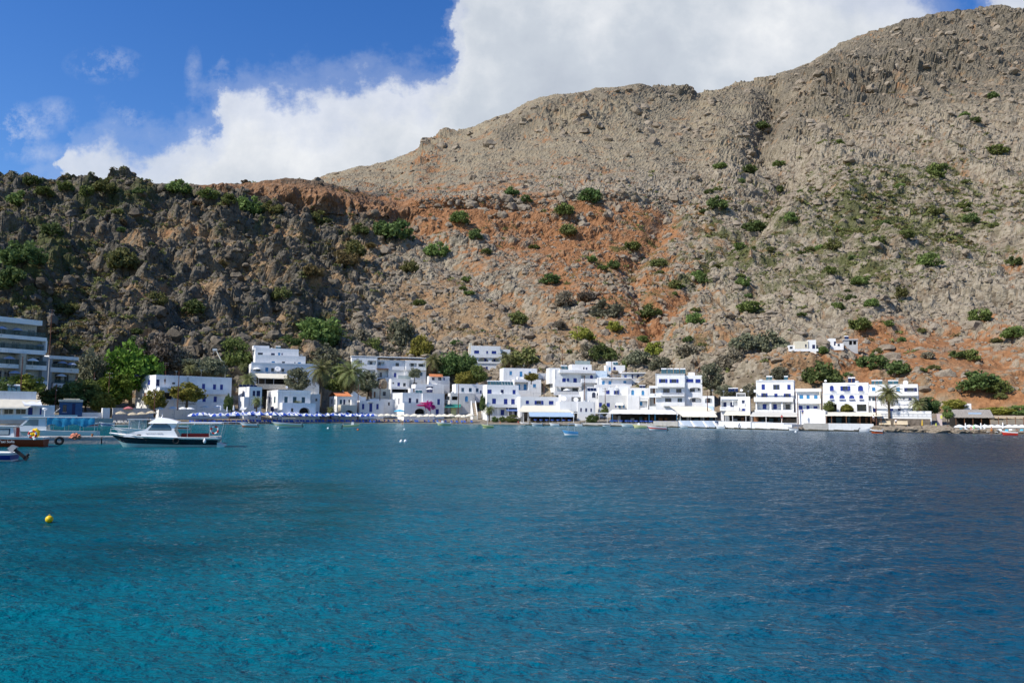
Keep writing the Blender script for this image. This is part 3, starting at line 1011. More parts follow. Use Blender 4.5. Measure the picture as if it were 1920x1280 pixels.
# shrubs one can tell apart on the slopes: photograph column, row of the foot, width in photograph pixels, kind, label
SHRUBS = [
    (42, 385, 48, 'bush', 'big round dark green shrub on the left ridge'), (68, 351, 30, 'carob', 'small dark tree shaped shrub alone on the left skyline'),
    (88, 372, 34, 'bush', 'low green shrub right of the skyline tree on the left ridge'), (127, 366, 30, 'bush', 'round green shrub on the left ridge above dark rocks'),
    (166, 370, 28, 'bush', 'green shrub at the end of the left ridge row of shrubs'), (200, 366, 40, 'scrub', 'spreading olive green shrub below the left skyline'),
    (335, 362, 44, 'bush', 'spreading green shrub just under the left hill crest'), (392, 374, 40, 'bush', 'broad green shrub below the left hill crest'),
    (428, 384, 30, 'bush', 'small green shrub left of the brightest shrub under the red cliff'), (462, 396, 50, 'bush', 'bright green shrub at the left foot of the red cliff'),
    (508, 404, 40, 'scrub', 'olive shrub at the foot of the red cliff'), (745, 452, 62, 'carob', 'large dark green tree below the right end of the red cliff'),
    (712, 440, 40, 'carob', 'dark shrub touching the large tree below the red cliff'), (673, 440, 30, 'carob', 'small dark shrub left of the tree pair under the cliff'),
    (862, 420, 36, 'bush', 'round green shrub on the red earth under the ledge'), (820, 478, 46, 'bush', 'leaning green shrub on the red earth with a shadow on its right'),
    (893, 448, 28, 'carob', 'dark shrub against the red outcrop'), (958, 366, 28, 'carob', 'small dark tree standing on the ledge of the red earth'),
    (984, 378, 22, 'carob', 'small round bush right of the tree on the ledge'), (1058, 404, 34, 'bush', 'green shrub above its paler twin on the red slope'),
    (1066, 442, 34, 'scrub', 'pale green shrub below its greener twin on the red slope'), (1104, 380, 44, 'carob', 'wide dark bush on the lip of the ledge'),
    (1030, 532, 36, 'carob', 'round dark green bush alone on the orange slope'), (1060, 570, 38, 'grey', 'grey olive shrub on the orange slope left of its twin'),
    (1100, 562, 34, 'grey', 'grey shrub on the orange slope right of its twin'), (1135, 596, 60, 'olive', 'wide olive bush at the edge of the orange gully'),
    (1048, 616, 26, 'grey', 'small grey bush below the orange slope'), (970, 606, 34, 'scrub', 'flat green shrub on the stony lower slope'),
    (1150, 622, 34, 'yellow', 'yellow green shrub below the orange gully'), (1218, 594, 40, 'carob', 'dark green tree beside the orange gully'),
    (1095, 636, 44, 'yellow', 'bright yellow green patch of shrub above the villa'), (1328, 530, 30, 'carob', 'dark green bush right of a lighter one in the gully'),
    (1308, 528, 26, 'bush', 'lighter green bush beside a dark one in the gully'), (1415, 440, 44, 'carob', 'dark shrub mass in the mountain gully'),
    (1340, 392, 36, 'carob', 'dark shrub at the right end of the red earth ledge'), (1430, 252, 26, 'carob', 'dark tree high on the grey mountain slope'),
    (1404, 326, 30, 'carob', 'dark shrub at the top of the gully'), (1460, 312, 22, 'bush', 'small shrub right of the gully on the mountain'),
    (1385, 345, 18, 'carob', 'tiny dark shrub left of the gully'), (1860, 186, 22, 'carob', 'small dark tree high on the right mountain side'),
    (1870, 294, 36, 'bush', 'round green shrub near the right edge high on the slope'), (1750, 334, 36, 'bush', 'dark green shrub on the right slope above green patches'),
    (1800, 390, 26, 'bush', 'green shrub on the right slope left of the tree with a shadow'), (1818, 430, 32, 'carob', 'dark green tree on the right slope with a shadow beside it'),
    (1748, 408, 34, 'scrub', 'olive shrub amid green patches of the right slope'), (1642, 458, 32, 'bush', 'green shrub right of the rock pinnacle'),
    (1692, 446, 30, 'bush', 'flat green shrub on the right slope'), (1736, 500, 42, 'bush', 'large dark green shrub in the middle of the right slope'),
    (1612, 534, 34, 'bush', 'green shrub above the orange path slope'), (1680, 556, 26, 'scrub', 'olive shrub on the lower right slope'),
    (1628, 576, 26, 'bush', 'small green shrub below another on the right slope'), (1612, 616, 38, 'bush', 'round green bush standing on the orange earth'),
    (1832, 604, 42, 'bush', 'bright green tree at the foot of the right cliff'), (1902, 642, 40, 'bush', 'big green bush at the right edge of the slope'),
    (1398, 538, 28, 'bush', 'dark green shrub on the pale scree'), (1408, 588, 42, 'bush', 'bright green shrub on the pale scree'),
    (1310, 606, 34, 'bush', 'green shrub at the foot of the scree'), (1374, 598, 20, 'grey', 'small grey shrub between two green ones on the scree'),
    (1900, 498, 26, 'carob', 'dark shrub at the right edge of the scree'), (1560, 470, 30, 'scrub', 'olive shrub at the foot of the rock pinnacle'),
    (1690, 640, 16, 'carob', 'tiny dark bush by the hillside path'), (1790, 672, 24, 'carob', 'dark round bush below the path on orange earth'),
    (1820, 674, 34, 'bush', 'bright green bush with a long shadow on orange earth'), (1738, 672, 22, 'grey', 'half dry bush on the orange earth'),
    (1835, 730, 66, 'carob', 'very large dark green bush on the tan slope at the right'), (1875, 735, 40, 'bush', 'lower right end of the large dark bush on the tan slope'),
    (1682, 700, 44, 'carob', 'dark green bush right of the cave cliff'), (1634, 690, 52, 'carob', 'dark shrub hanging down the cave cliff'),
    (1540, 718, 60, 'carob', 'dark tree mass below the ruined cottages'), (1541, 662, 22, 'bush', 'green tree between the two white hillside cottages'),
    (1448, 660, 62, 'olive', 'large grey green olive bush left of the ruined cottages'), (1402, 656, 50, 'olive', 'olive bush left of the larger one near the ruins'),
    (1372, 690, 48, 'grey', 'tall grey bush on the slope above the white hotel'), (1295, 668, 44, 'grey', 'grey tree on the slope above the three storey hotel'),
    (1232, 664, 36, 'yellow', 'bright green shrub above the three storey hotel'), (1200, 684, 44, 'olive', 'olive tree behind the small blue doored tower'),
    (1130, 672, 46, 'carob', 'dark green tree shadowing the terrace wall'), (1105, 670, 44, 'grey', 'grey brush left of the dark tree by the terrace wall'),
    (850, 690, 40, 'bush', 'green shrub left of the arched villa'), (985, 684, 60, 'scrub', 'broad green shrub right of the arched villa'),
    (520, 560, 34, 'scrub', 'olive shrub on the dark lower hill'), (230, 500, 56, 'scrub', 'wide olive shrub patch on the dark hill'),
    (100, 440, 40, 'carob', 'dark shrub on the rocks at the upper left'), (40, 500, 70, 'carob', 'dark green mass of shrub at the left edge'),
    (20, 540, 60, 'carob', 'very dark shrub at the left edge of the hill'), (130, 590, 44, 'scrub', 'dark olive shrub above the modern hotel'),
    (290, 570, 36, 'scrub', 'olive shrub in the middle of the dark hill'), (640, 500, 50, 'dry', 'brown dry shrub on the golden slope'),
    (575, 520, 40, 'dry', 'rust brown shrub left of the golden slope'), (770, 510, 34, 'scrub', 'olive shrub above the rock outcrop'),
    (660, 480, 44, 'scrub', 'green shrub strip on the crest of the golden slope'), (600, 420, 36, 'scrub', 'olive shrub under the red cliff shadow'),
    (250, 660, 44, 'carob', 'dark bush behind the bright green tree'), (360, 590, 40, 'carob', 'dark shrub at the foot of the dark hill'),
    (1460, 360, 20, 'carob', 'tiny dark shrub below the gully rocks'), (1480, 420, 24, 'bush', 'green shrub on the crest right of the gully'),
    (1185, 470, 30, 'bush', 'green shrub on the right border of the orange earth'), (1235, 500, 30, 'scrub', 'olive shrub on the orange streaks'),
    (1150, 505, 24, 'carob', 'small dark bush in the orange furrow'), (1265, 540, 26, 'scrub', 'olive shrub right of the orange furrow'),
    (1390, 470, 24, 'bush', 'green shrub below the dark mass of the gully'), (1555, 520, 24, 'bush', 'small green shrub on the pale boulders'),
]


def build_shrubs():
    rnd = random.Random(4)
    for i, (u, v, wpx, kind, label) in enumerate(SHRUBS):
        p = hill_point(u, v)
        r = 0.5 * wpx * p.y / FPX
        o = bpy.data.objects.new('hillside_shrub', bush_proto(kind, i % 3))
        COL.objects.link(o)
        o.location = p + Vector((0, 0, r * 0.30))
        o.scale = (r, r, r * rnd.uniform(0.85, 1.15))
        o.rotation_euler = (0, 0, rnd.uniform(0, 6.28))
        tag(o, label, 'shrub', 'shrubs scattered over the hillsides')
    # the small ones nobody would name one by one: same look, same label
    rng = np.random.default_rng(21)
    vis = (ST > 3.1) & (ST < 10.6) & (SU > -40) & (SU < 1960)
    w = vis * np.clip(ATTR['veg'] + 0.55, 0.05, 1.0) * (1 - 0.85 * ATTR['far'])
    labels = {'bush': 'small round green shrub on the rocky slope', 'carob': 'small dark green shrub among the hillside rocks', 'scrub': 'small olive green shrub among the hillside rocks', 'dry': 'small brown dry shrub on the rocky slope'}
    for i, k in enumerate(pick(150, w, rng)):
        p = Vector(GRID.reshape(-1, 3)[k])
        if ATTR['left'].reshape(-1)[k] > 0.5:
            kind = rnd.choice(['scrub', 'scrub', 'carob', 'dry', 'dry'])
        else:
            kind = rnd.choice(['bush', 'bush', 'carob', 'scrub'])
        r = 0.5 * rnd.uniform(9, 22) * p.y / FPX
        o = bpy.data.objects.new('hillside_shrub', bush_proto(kind, i % 3))
        COL.objects.link(o)
        o.location = p + Vector((0, 0, r * 0.25))
        o.scale = (r * rnd.uniform(0.9, 1.3), r, r * rnd.uniform(0.7, 1.1))
        o.rotation_euler = (0, 0, rnd.uniform(0, 6.28))
        tag(o, labels[kind], 'shrub', 'small %s shrubs among the rocks' % kind)


build_shrubs()
# ------------------------------------------------------------------ building kit
SHORE_U = [-700, -300, 0, 250, 440, 560, 640, 740, 800, 900, 1000, 1090, 1190, 1300, 1400, 1500, 1620, 1700, 1850, 2000, 2600]


def shore_y(u):
    return float(np.interp(u, U_, BASE[:, SEG[0], 1]))


def yaw_at(u):
    return R(float(np.interp(u, [0, 300, 450, 560, 700, 860, 950, 1050, 1150, 1250, 1400, 1500, 1700, 1900], [55, 48, 38, 33, 27, 21, 14, 7, 0, -9, -20, -24, -28, -32])))


CROP = {'c1': (0, 580, 4.0), 'c2': (190, 620, 5.335), 'c3': (430, 620, 6.4), 'c4': (660, 620, 6.4), 'c5': (880, 630, 6.4), 'c6': (1120, 650, 7.112),
        'c7': (1360, 610, 5.819), 'c8': (1580, 610, 5.647), 'c9': (0, 590, 11.64), 'p': (0, 0, 1.0), 'y': (200, 750, 8.348), 'l': (0, 770, 8.0), 'k': (0, 690, 8.0)}


def px(c, x, y):
    a, b, s = CROP[c]
    return a + x / s, b + y / s


WHITE = mat('whitewash', (0.85, 0.84, 0.815), 0.9, 0.04, 0.5, bump=0.15, bscale=2.0, spec=0.15, stain=((0.52, 0.49, 0.43), 0.5))
CREAMW = mat('cream_plaster', (0.68, 0.62, 0.48), 0.9, 0.07, 0.5, spec=0.15, stain=((0.45, 0.36, 0.24), 0.3))
GREYW = mat('grey_plaster', (0.46, 0.46, 0.45), 0.9, 0.1, 0.5, spec=0.15, stain=((0.3, 0.29, 0.26), 0.4))
OCHRE = mat('ochre_rubble', (0.38, 0.19, 0.08), 0.95, 0.35, 1.5, bump=0.6, spec=0.1, stain=((0.5, 0.4, 0.28), 0.6))
STONE = mat('beige_stone_facing', (0.52, 0.46, 0.37), 0.9, 0.3, 2.5, bump=0.5, spec=0.1)
GLASS = mat('dark_window_glass', (0.025, 0.032, 0.045), 0.12, 0.3, 0.8, spec=0.6)
DARK = mat('dark_interior', (0.03, 0.028, 0.026), 0.9, 0.4, 1.0)  # near-black colour stands in for the shade inside openings and under awnings
CLR = {'b': mat('deep_blue_paint', (0.022, 0.045, 0.25), 0.5, 0.15, 2.0), 'l': mat('light_blue_paint', (0.06, 0.26, 0.50), 0.5, 0.15, 2.0),
       't': mat('dark_teal_paint', (0.03, 0.085, 0.12), 0.5, 0.2, 2.0), 'n': mat('navy_paint', (0.018, 0.026, 0.09), 0.5, 0.2, 2.0),
       'w': WHITE, 'o': mat('brown_wood', (0.20, 0.09, 0.04), 0.7, 0.3, 2.0), 'g': mat('grey_frame', (0.30, 0.31, 0.32), 0.5, 0.1)}
TILE = mat('terracotta_tiles', (0.55, 0.20, 0.085), 0.85, 0.25, 3.0, bump=0.5, bscale=5.0)
AWN_C = mat('cream_canvas', (0.72, 0.66, 0.52), 0.85, 0.06, 1.0, stain=((0.5, 0.44, 0.34), 0.3))
AWN_W = mat('white_canvas', (0.78, 0.78, 0.76), 0.85, 0.05, 1.0, stain=((0.55, 0.54, 0.5), 0.3))
AWN_G = mat('blue_grey_canvas', (0.36, 0.47, 0.60), 0.8, 0.06, 1.0)
METAL = mat('galvanised_metal', (0.5, 0.5, 0.5), 0.4, 0.1, metal=0.7)
RUST = mat('rusty_pole', (0.13, 0.055, 0.035), 0.85, 0.3, 2.0)
PV = mat('solar_glass', (0.012, 0.02, 0.055), 0.15, 0.3, 0.8, spec=0.7)
PVT = mat('teal_solar_glass', (0.045, 0.10, 0.115), 0.2, 0.3, 0.8, spec=0.6)
RAILG = mat('green_glass_rail', (0.06, 0.11, 0.10), 0.35, 0.2, spec=0.2, Alpha=0.4)


def arch_pts(x0, x1, zs, z1, n=10):
    """points of an arch from (x0, zs) over the top z1 to (x1, zs)"""
    c, r, h = (x0 + x1) / 2, (x1 - x0) / 2, z1 - zs
    return [(c - r * math.cos(math.pi * k / n), zs + h * math.sin(math.pi * k / n)) for k in range(n + 1)]


def holed_box(mb, x0, x1, z0, z1, y0, y1, ops, mi=0, parapet=0.35):
    """box whose front face y0 has openings (ox0, oz0, ox1, oz1, depth, arch, back material index)"""
    xs, zs = {x0, x1}, {z0, z1}
    for o in ops:
        xs |= {min(max(o[0], x0), x1), min(max(o[2], x0), x1)}
        zs |= {min(max(o[1], z0), z1), min(max(o[3], z0), z1)}
    xs, zs = sorted(xs), sorted(zs)
    for i in range(len(xs) - 1):
        for j in range(len(zs) - 1):
            cx, cz = (xs[i] + xs[i + 1]) / 2, (zs[j] + zs[j + 1]) / 2
            if any(o[0] < cx < o[2] and o[1] < cz < o[3] for o in ops):
                continue
            mb.quad((xs[i], y0, zs[j]), (xs[i + 1], y0, zs[j]), (xs[i + 1], y0, zs[j + 1]), (xs[i], y0, zs[j + 1]), mi)
    for (a, b, c, d, dep, arch, bm) in ops:
        a, c, b, d = max(a, x0), min(c, x1), max(b, z0), min(d, z1)
        if c - a < 0.05 or d - b < 0.05:
            continue
        yb = min(y0 + dep, y1 - 0.05)
        mb.quad((a, yb, b), (c, yb, b), (c, yb, d), (a, yb, d), bm)
        mb.quad((a, y0, b), (c, y0, b), (c, yb, b), (a, yb, b), mi)
        if not arch:
            mb.quad((a, y0, d), (a, yb, d), (c, yb, d), (c, y0, d), mi)
            mb.quad((a, y0, b), (a, yb, b), (a, yb, d), (a, y0, d), mi)
            mb.quad((c, y0, b), (c, y0, d), (c, yb, d), (c, yb, b), mi)
        else:
            sp = d - min((c - a) / 2, (d - b) * 0.75) * (arch if arch is not True else 1.0)
            P = arch_pts(a, c, sp, d)
            for k in range(len(P) - 1):
                (ax, az), (bx, bz) = P[k], P[k + 1]
                mb.quad((ax, y0, az), (bx, y0, bz), (bx, y0, d), (ax, y0, d), mi)
                mb.quad((ax, y0, az), (ax, yb, az), (bx, yb, bz), (bx, y0, bz), mi)
            for (e, w) in ((a, 1), (c, -1)):
                mb.quad((e, y0, b), (e, yb, b), (e, yb, sp), (e, y0, sp), mi)
    # sides, back, roof sunk behind a low parapet
    mb.quad((x0, y1, z0), (x0, y0, z0), (x0, y0, z1), (x0, y1, z1), mi)
    mb.quad((x1, y0, z0), (x1, y1, z0), (x1, y1, z1), (x1, y0, z1), mi)
    mb.quad((x1, y1, z0), (x0, y1, z0), (x0, y1, z1), (x1, y1, z1), mi)
    w = min(0.22, (x1 - x0) / 5, (y1 - y0) / 5)
    zp = z1 - min(parapet, (z1 - z0) / 3)
    o = [(x0, y0), (x1, y0), (x1, y1), (x0, y1)]
    n = [(x0 + w, y0 + w), (x1 - w, y0 + w), (x1 - w, y1 - w), (x0 + w, y1 - w)]
    for k in range(4):
        k2 = (k + 1) % 4
        mb.quad((*o[k], z1), (*o[k2], z1), (*n[k2], z1), (*n[k], z1), mi)
        mb.quad((*n[k], z1), (*n[k2], z1), (*n[k2], zp), (*n[k], zp), mi)
    mb.quad(*[(*p, zp) for p in n], mi)


HOUSES = []


class House:
    def __init__(s, name, label, cat, c, rect, back, yaw=None, down=3.0, group=None, Y=None):
        s.c = c
        uL, vb = px(c, rect[0], rect[3])
        um = px(c, (rect[0] + rect[2]) / 2, 0)[0]
        s.yaw = yaw_at(um) if yaw is None else R(yaw)
        if Y is None:
            Y = shore_y(uL) + back
            if back >= 55:                                          # on the slope: stand where the terrain really is
                Y = min(Y, hill_point(um, vb).y + 0.5)
        s.A = W(uL, vb, Y)
        s.d = Vector((math.cos(s.yaw), math.sin(s.yaw), 0))
        s.n = Vector((-math.sin(s.yaw), math.cos(s.yaw), 0))
        s.root = thing(name, label, cat, s.A, s.yaw, group)
        s.rect = rect
        s.down = down
        HOUSES.append((s, cat))
        s.tops = []

    def loc(s, x, y, dy=0.0):
        """crop pixel -> (x, z) in the wall plane dy metres behind the front"""
        u, v = px(s.c, x, y)
        r = ray(u, v)
        C = Vector((0, 0, CAM_H))
        t = (dy - (C - s.A).dot(s.n)) / r.dot(s.n)
        P = C + r * t - s.A
        return P.dot(s.d), P.z

    def box4(s, r, dy):
        x0, x1 = s.loc(r[0], (r[1] + r[3]) / 2, dy)[0], s.loc(r[2], (r[1] + r[3]) / 2, dy)[0]
        xm = (r[0] + r[2]) / 2
        return x0, s.loc(xm, r[3], dy)[1], x1, s.loc(xm, r[1], dy)[1]

    def block(s, rect=None, dy=0.0, D=8.0, wins=(), loggias=(), m=WHITE, name='wall', down=None, side_wins=(), inner=None):
        """one storey block with real openings; wins: (x0, y0, x1, y1, style, colour); loggias: (x0, y0, x1, y1, depth, arch)"""
        rect = rect or s.rect
        x0, z0, x1, z1 = s.box4(rect, dy)
        if down is None:                                           # only the lowest blocks reach into the ground
            down = s.down if rect[3] >= s.rect[3] - 7 * CROP[s.c][2] else (3.0 if dy >= 2 else 0.1)
        z0 -= down
        ops = []
        for w in wins:
            a = s.box4(w[:4], dy)
            st = w[4]
            if len(w) > 6:
                continue
            dep = 0.16 if st[0] in 'gsda' else 0.5
            ops.append((a[0], a[1], a[2], a[3], dep, 'a' in st, 2))
        for l in loggias:
            a = s.box4(l[:4], dy)
            ops.append((a[0], a[1], a[2], a[3], l[4], l[5] if len(l) > 5 else False, l[6] if len(l) > 6 else 1))
        mb = MB()
        holed_box(mb, x0, x1, z0, z1, dy, dy + D, ops)
        o = mb.build(name, [m, inner or m, DARK], s.root)
        if name == 'wall':
            s.tops.append((x0, x1, z1, z0, dy, D))
        for w in wins:
            yy = dy + (w[6] if len(w) > 6 else 0.0)
            s.window(w[:4], w[4], w[5] if len(w) > 5 else 'b', yy, len(w) > 6)
        for w in side_wins:                                     # on the left-hand wall: (fraction from the front, top, bottom in crop rows, width m, style, colour)
            fr, yt, yb, wd, st, cl = w
            za, zb = s.loc(rect[0], yb, dy)[1], s.loc(rect[0], yt, dy)[1]
            yc = dy + D * fr
            mb = MB()
            mb.box((x0 - 0.05, yc - wd / 2 - 0.08, za - 0.08), (x0 + 0.02, yc + wd / 2 + 0.08, zb + 0.08), 0)
            mb.box((x0 - 0.07, yc - wd / 2, za), (x0 - 0.045, yc + wd / 2, zb), 1)
            mb.box((x0 - 0.085, yc - 0.04, za), (x0 - 0.065, yc + 0.04, zb), 0)
            mb.build('window', [CLR[cl], GLASS if st == 'g' else CLR[cl]], s.root)
        return o

    def window(s, r, st, cl, dy, flat=False):
        a = s.box4(r, dy)
        x0, z0, x1, z1 = a
        if x1 - x0 < 0.08 or z1 - z0 < 0.08:
            return
        fr, pane = CLR[cl], GLASS
        y = dy + (0.07 if not flat else -0.06)
        mb = MB()
        f = min(0.09, (x1 - x0) / 6)
        mid = (x0 + x1) / 2
        if 'a' in st:                                            # arched: pane polygon under the arch, arched frame
            sp = z1 - min((x1 - x0) / 2, (z1 - z0) * 0.75)
            P = arch_pts(x0, x1, sp, z1)
            Pi = arch_pts(x0 + f, x1 - f, sp, z1 - f)
            mb.add([(x0, y + 0.03, z0)] + [(p[0], y + 0.03, p[1]) for p in P] + [(x1, y + 0.03, z0)], [tuple(range(len(P) + 2))], 1)
            for k in range(len(P) - 1):
                mb.quad((P[k][0], y, P[k][1]), (P[k + 1][0], y, P[k + 1][1]), (Pi[k + 1][0], y, Pi[k + 1][1]), (Pi[k][0], y, Pi[k][1]), 0)
            mb.box((x0, y, z0), (x0 + f, y + 0.04, sp), 0)
            mb.box((x1 - f, y, z0), (x1, y + 0.04, sp), 0)
            mb.box((mid - f / 2, y, z0), (mid + f / 2, y + 0.04, z1 - f), 0)
            if 's' in st:
                pane = CLR[cl]
        elif 's' in st or 'd' in st:                             # shutters or a door: two leaves with rails
            mb.box((x0, y, z0), (x1, y + 0.05, z1), 0)
            for (p, q) in ((x0 + f * .6, mid - f * .3), (mid + f * .3, x1 - f * .6)):
                nz = 3 if 'd' in st else 4
                for k in range(nz):
                    zz0 = z0 + (z1 - z0) * (k + 0.12) / nz
                    zz1 = z0 + (z1 - z0) * (k + 0.88) / nz
                    mb.box((p, y - 0.025, zz0), (q, y + 0.01, zz1), 0)
        else:                                                    # glazed with frame
            mb.box((x0, y, z0), (x0 + f, y + 0.05, z1), 0)
            mb.box((x1 - f, y, z0), (x1, y + 0.05, z1), 0)
            mb.box((x0 + f, y, z1 - f), (x1 - f, y + 0.05, z1), 0)
            mb.box((x0 + f, y, z0), (x1 - f, y + 0.05, z0 + f), 0)
            mb.box((mid - f / 2, y, z0 + f), (mid + f / 2, y + 0.05, z1 - f), 0)
            mb.box((x0 + f, y + 0.02, z0 + f), (mid - f / 2, y + 0.04, z1 - f), 1)
            mb.box((mid + f / 2, y + 0.02, z0 + f), (x1 - f, y + 0.04, z1 - f), 1)
            if 'o' in st:                                        # open shutter leaves beside it
                w = (x1 - x0) * 0.42
                mb.box((x0 - w, dy - 0.07, z0), (x0 - 0.02, dy - 0.03, z1), 0)
                mb.box((x1 + 0.02, dy - 0.07, z0), (x1 + w, dy - 0.03, z1), 0)
        o = mb.build('door' if 'd' in st else 'window', [fr, pane], s.root)
        if not flat and 'd' not in st and (x1 - x0) > 0.5:
            sb = MB()
            sb.box((x0 - 0.08, dy - 0.09, z0 - 0.09), (x1 + 0.08, dy - 0.004, z0 - 0.004), 0)
            sb.build('sill', WHITE, o)
        return o

    def slab(s, rect, dy0, dy1, name='balcony', m=WHITE, at=None):
        x0, z0, x1, z1 = s.box4(rect, dy0 if at is None else at)
        mb = MB()
        mb.box((x0, dy0, z0), (x1, dy1, z1))
        return mb.build(name, m, s.root)

    def balcony(s, rect, proj=1.3, m=WHITE, name='balcony'):
        """projecting balcony: floor slab and solid parapet"""
        x0, z0, x1, z1 = s.box4(rect, -proj)
        mb = MB()
        mb.box((x0, -proj, z0 - 0.16), (x1, -0.003, z0))
        mb.box((x0, -proj, z0), (x1, -proj + 0.14, z1))
        mb.box((x0, -proj + 0.14, z0), (x0 + 0.14, -0.003, z1))
        mb.box((x1 - 0.14, -proj + 0.14, z0), (x1, -0.003, z1))
        return mb.build(name, m, s.root)

    def rail(s, rect, dy, name='railing', m=None, n=14, balus=False):
        x0, z0, x1, z1 = s.box4(rect, dy)
        mb = MB()
        mb.box((x0, dy - 0.03, z1 - 0.07), (x1, dy + 0.03, z1))
        mb.box((x0, dy - 0.03, z0), (x1, dy + 0.03, z0 + 0.06))
        w = 0.09 if balus else 0.025
        for k in range(n + 1):
            xc = x0 + (x1 - x0) * k / n
            mb.box((xc - w / 2, dy - 0.025, z0 + 0.06), (xc + w / 2, dy + 0.025, z1 - 0.07))
        return mb.build(name, m or WHITE, s.root)

    def awning(s, top, bot, dyt, dyb, m=AWN_C, name='awning', val=0.22, bays=3):
        """canvas from the row 'top' at dyt down to the row 'bot' at dyb; top, bot = (x0, x1, y)"""
        xa, za = s.loc(top[0], top[2], dyt)
        xb, _ = s.loc(top[1], top[2], dyt)
        za = s.loc((top[0] + top[1]) / 2, top[2], dyt)[1]
        xc, _ = s.loc(bot[0], bot[2], dyb)
        xd, _ = s.loc(bot[1], bot[2], dyb)
        zc = s.loc((bot[0] + bot[1]) / 2, bot[2], dyb)[1]
        mb = MB()
        nx, ny = bays * 4, 4
        vs = []
        for j in range(ny + 1):
            t = j / ny
            for i in range(nx + 1):
                f = i / nx
                sag = -0.07 * math.sin(math.pi * t) - 0.04 * math.sin(math.pi * (f * bays % 1.0))
                vs.append(((xa + (xb - xa) * f) * (1 - t) + (xc + (xd - xc) * f) * t, dyt + (dyb - dyt) * t, za + (zc - za) * t + sag))
        for i in range(nx + 1):
            p = vs[ny * (nx + 1) + i]
            vs.append((p[0], p[1] - 0.02, p[2] - val * (0.85 + 0.15 * (i % 2))))
        mb.add(vs, [(j * (nx + 1) + i, (j + 1) * (nx + 1) + i, (j + 1) * (nx + 1) + i + 1, j * (nx + 1) + i + 1) for j in range(ny + 1) for i in range(nx)], 0, True)
        for k in range(bays + 1):
            f = k / bays
            mb.tube([(xa + (xb - xa) * f, dyt, za - 0.1), (xc + (xd - xc) * f, dyb, zc - 0.1)], 0.03, 5, 1)
        return mb.build(name, [m, METAL], s.root)

    def heater(s, rect, dy, teal=False, tank=True):
        """solar water heater on the roof: tilted collector and white tank"""
        x0, z0, x1, z1 = s.box4(rect, dy)
        h = z1 - z0
        mb = MB()
        n = max(1, round((x1 - x0) / 1.1))
        for k in range(n):
            a, b = x0 + (x1 - x0) * k / n + 0.08, x0 + (x1 - x0) * (k + 1) / n - 0.08
            p = [(a, dy, z0), (b, dy, z0), (b, dy + h * 0.8, z1 - 0.2 * h), (a, dy + h * 0.8, z1 - 0.2 * h)]
            q = [(v[0], v[1] + 0.06, v[2] - 0.08) for v in p]
            mb.add(p + q, [(0, 1, 2, 3), (7, 6, 5, 4), (0, 4, 5, 1), (1, 5, 6, 2), (2, 6, 7, 3), (3, 7, 4, 0)], 0)
            mb.tube([(a, dy + h * 0.75, z1 - 0.2 * h), (a, dy + h * 0.8, z0 - 0.3)], 0.03, 4, 1)
        o = mb.build('solar_heater', [PVT if teal else PV, METAL], s.root)
        if tank:
            tb = MB()
            r = max(0.16, h * 0.16)
            tb.tube([(x0 + 0.05, dy + h * 0.8 + r, z1 - r), (x1 - 0.05, dy + h * 0.8 + r, z1 - r)], r, 8, 0)
            tb.build('tank', WHITE, o)
        return o

    def dish(s, x, y, r_px, dy):
        xx, zz = s.loc(x, y, dy)
        r = abs(s.loc(x + r_px, y, dy)[0] - xx)
        mb = MB()
        M = Matrix.Translation((xx, dy, zz)) @ Matrix.Rotation(R(65), 4, 'X')
        prof = [(0.02, -0.16), (0.4, -0.12), (0.75, -0.05), (1.0, 0.0), (0.98, 0.02), (0.7, -0.02), (0.02, -0.11)]
        vs0 = MB().lathe([(a * r, b * r) for a, b in prof], 14)
        mb.add([M @ Vector(v) for v in vs0.v], vs0.f, 0, True)
        mb.tube([(xx, dy, zz), (xx, dy + 0.1, zz - r * 1.4)], 0.04, 5, 1)
        mb.tube([M @ Vector((0, -r, 0)), M @ Vector((0, 0, r * 0.7))], 0.025, 4, 1)
        return mb.build('satellite_dish', [WHITE, METAL], s.root)

    def text(s, txt, x0, x1, y, dy, m=None, name='lettering', hpx=None):
        xa, z = s.loc(x0, y, dy)
        xb, _ = s.loc(x1, y, dy)
        cu = bpy.data.curves.new('lettering', 'FONT')
        cu.body = txt
        cu.extrude = 0.015
        tmp = bpy.data.objects.new('lettering_tmp', cu)
        COL.objects.link(tmp)
        me = bpy.data.meshes.new_from_object(tmp)
        bpy.data.objects.remove(tmp)
        co = np.array([v.co[:] for v in me.vertices])
        w = co[:, 0].max() - co[:, 0].min()
        k = (xb - xa) / w
        kz = k if hpx is None else abs(s.loc(x0, y - hpx, dy)[1] - z) / max(1e-6, co[:, 1].max())
        me.materials.append(m or CLR['n'])
        mt = Matrix(((k, 0, 0, xa - co[:, 0].min() * k), (0, 0, -1, dy - 0.03), (0, kz, 0, z), (0, 0, 0, 1)))
        me.transform(mt)
        me.name = 'lettering'
        o = bpy.data.objects.new(name, me)
        COL.objects.link(o)
        o.parent = s.root
        return o

    def post(s, x, ytop, ybot, dy, w=0.12, m=WHITE, name='post'):
        xx, za = s.loc(x, ybot, dy)
        _, zb = s.loc(x, ytop, dy)
        mb = MB()
        mb.box((xx - w / 2, dy - w / 2, za - 0.6), (xx + w / 2, dy + w / 2, zb))
        return mb.build(name, m, s.root)
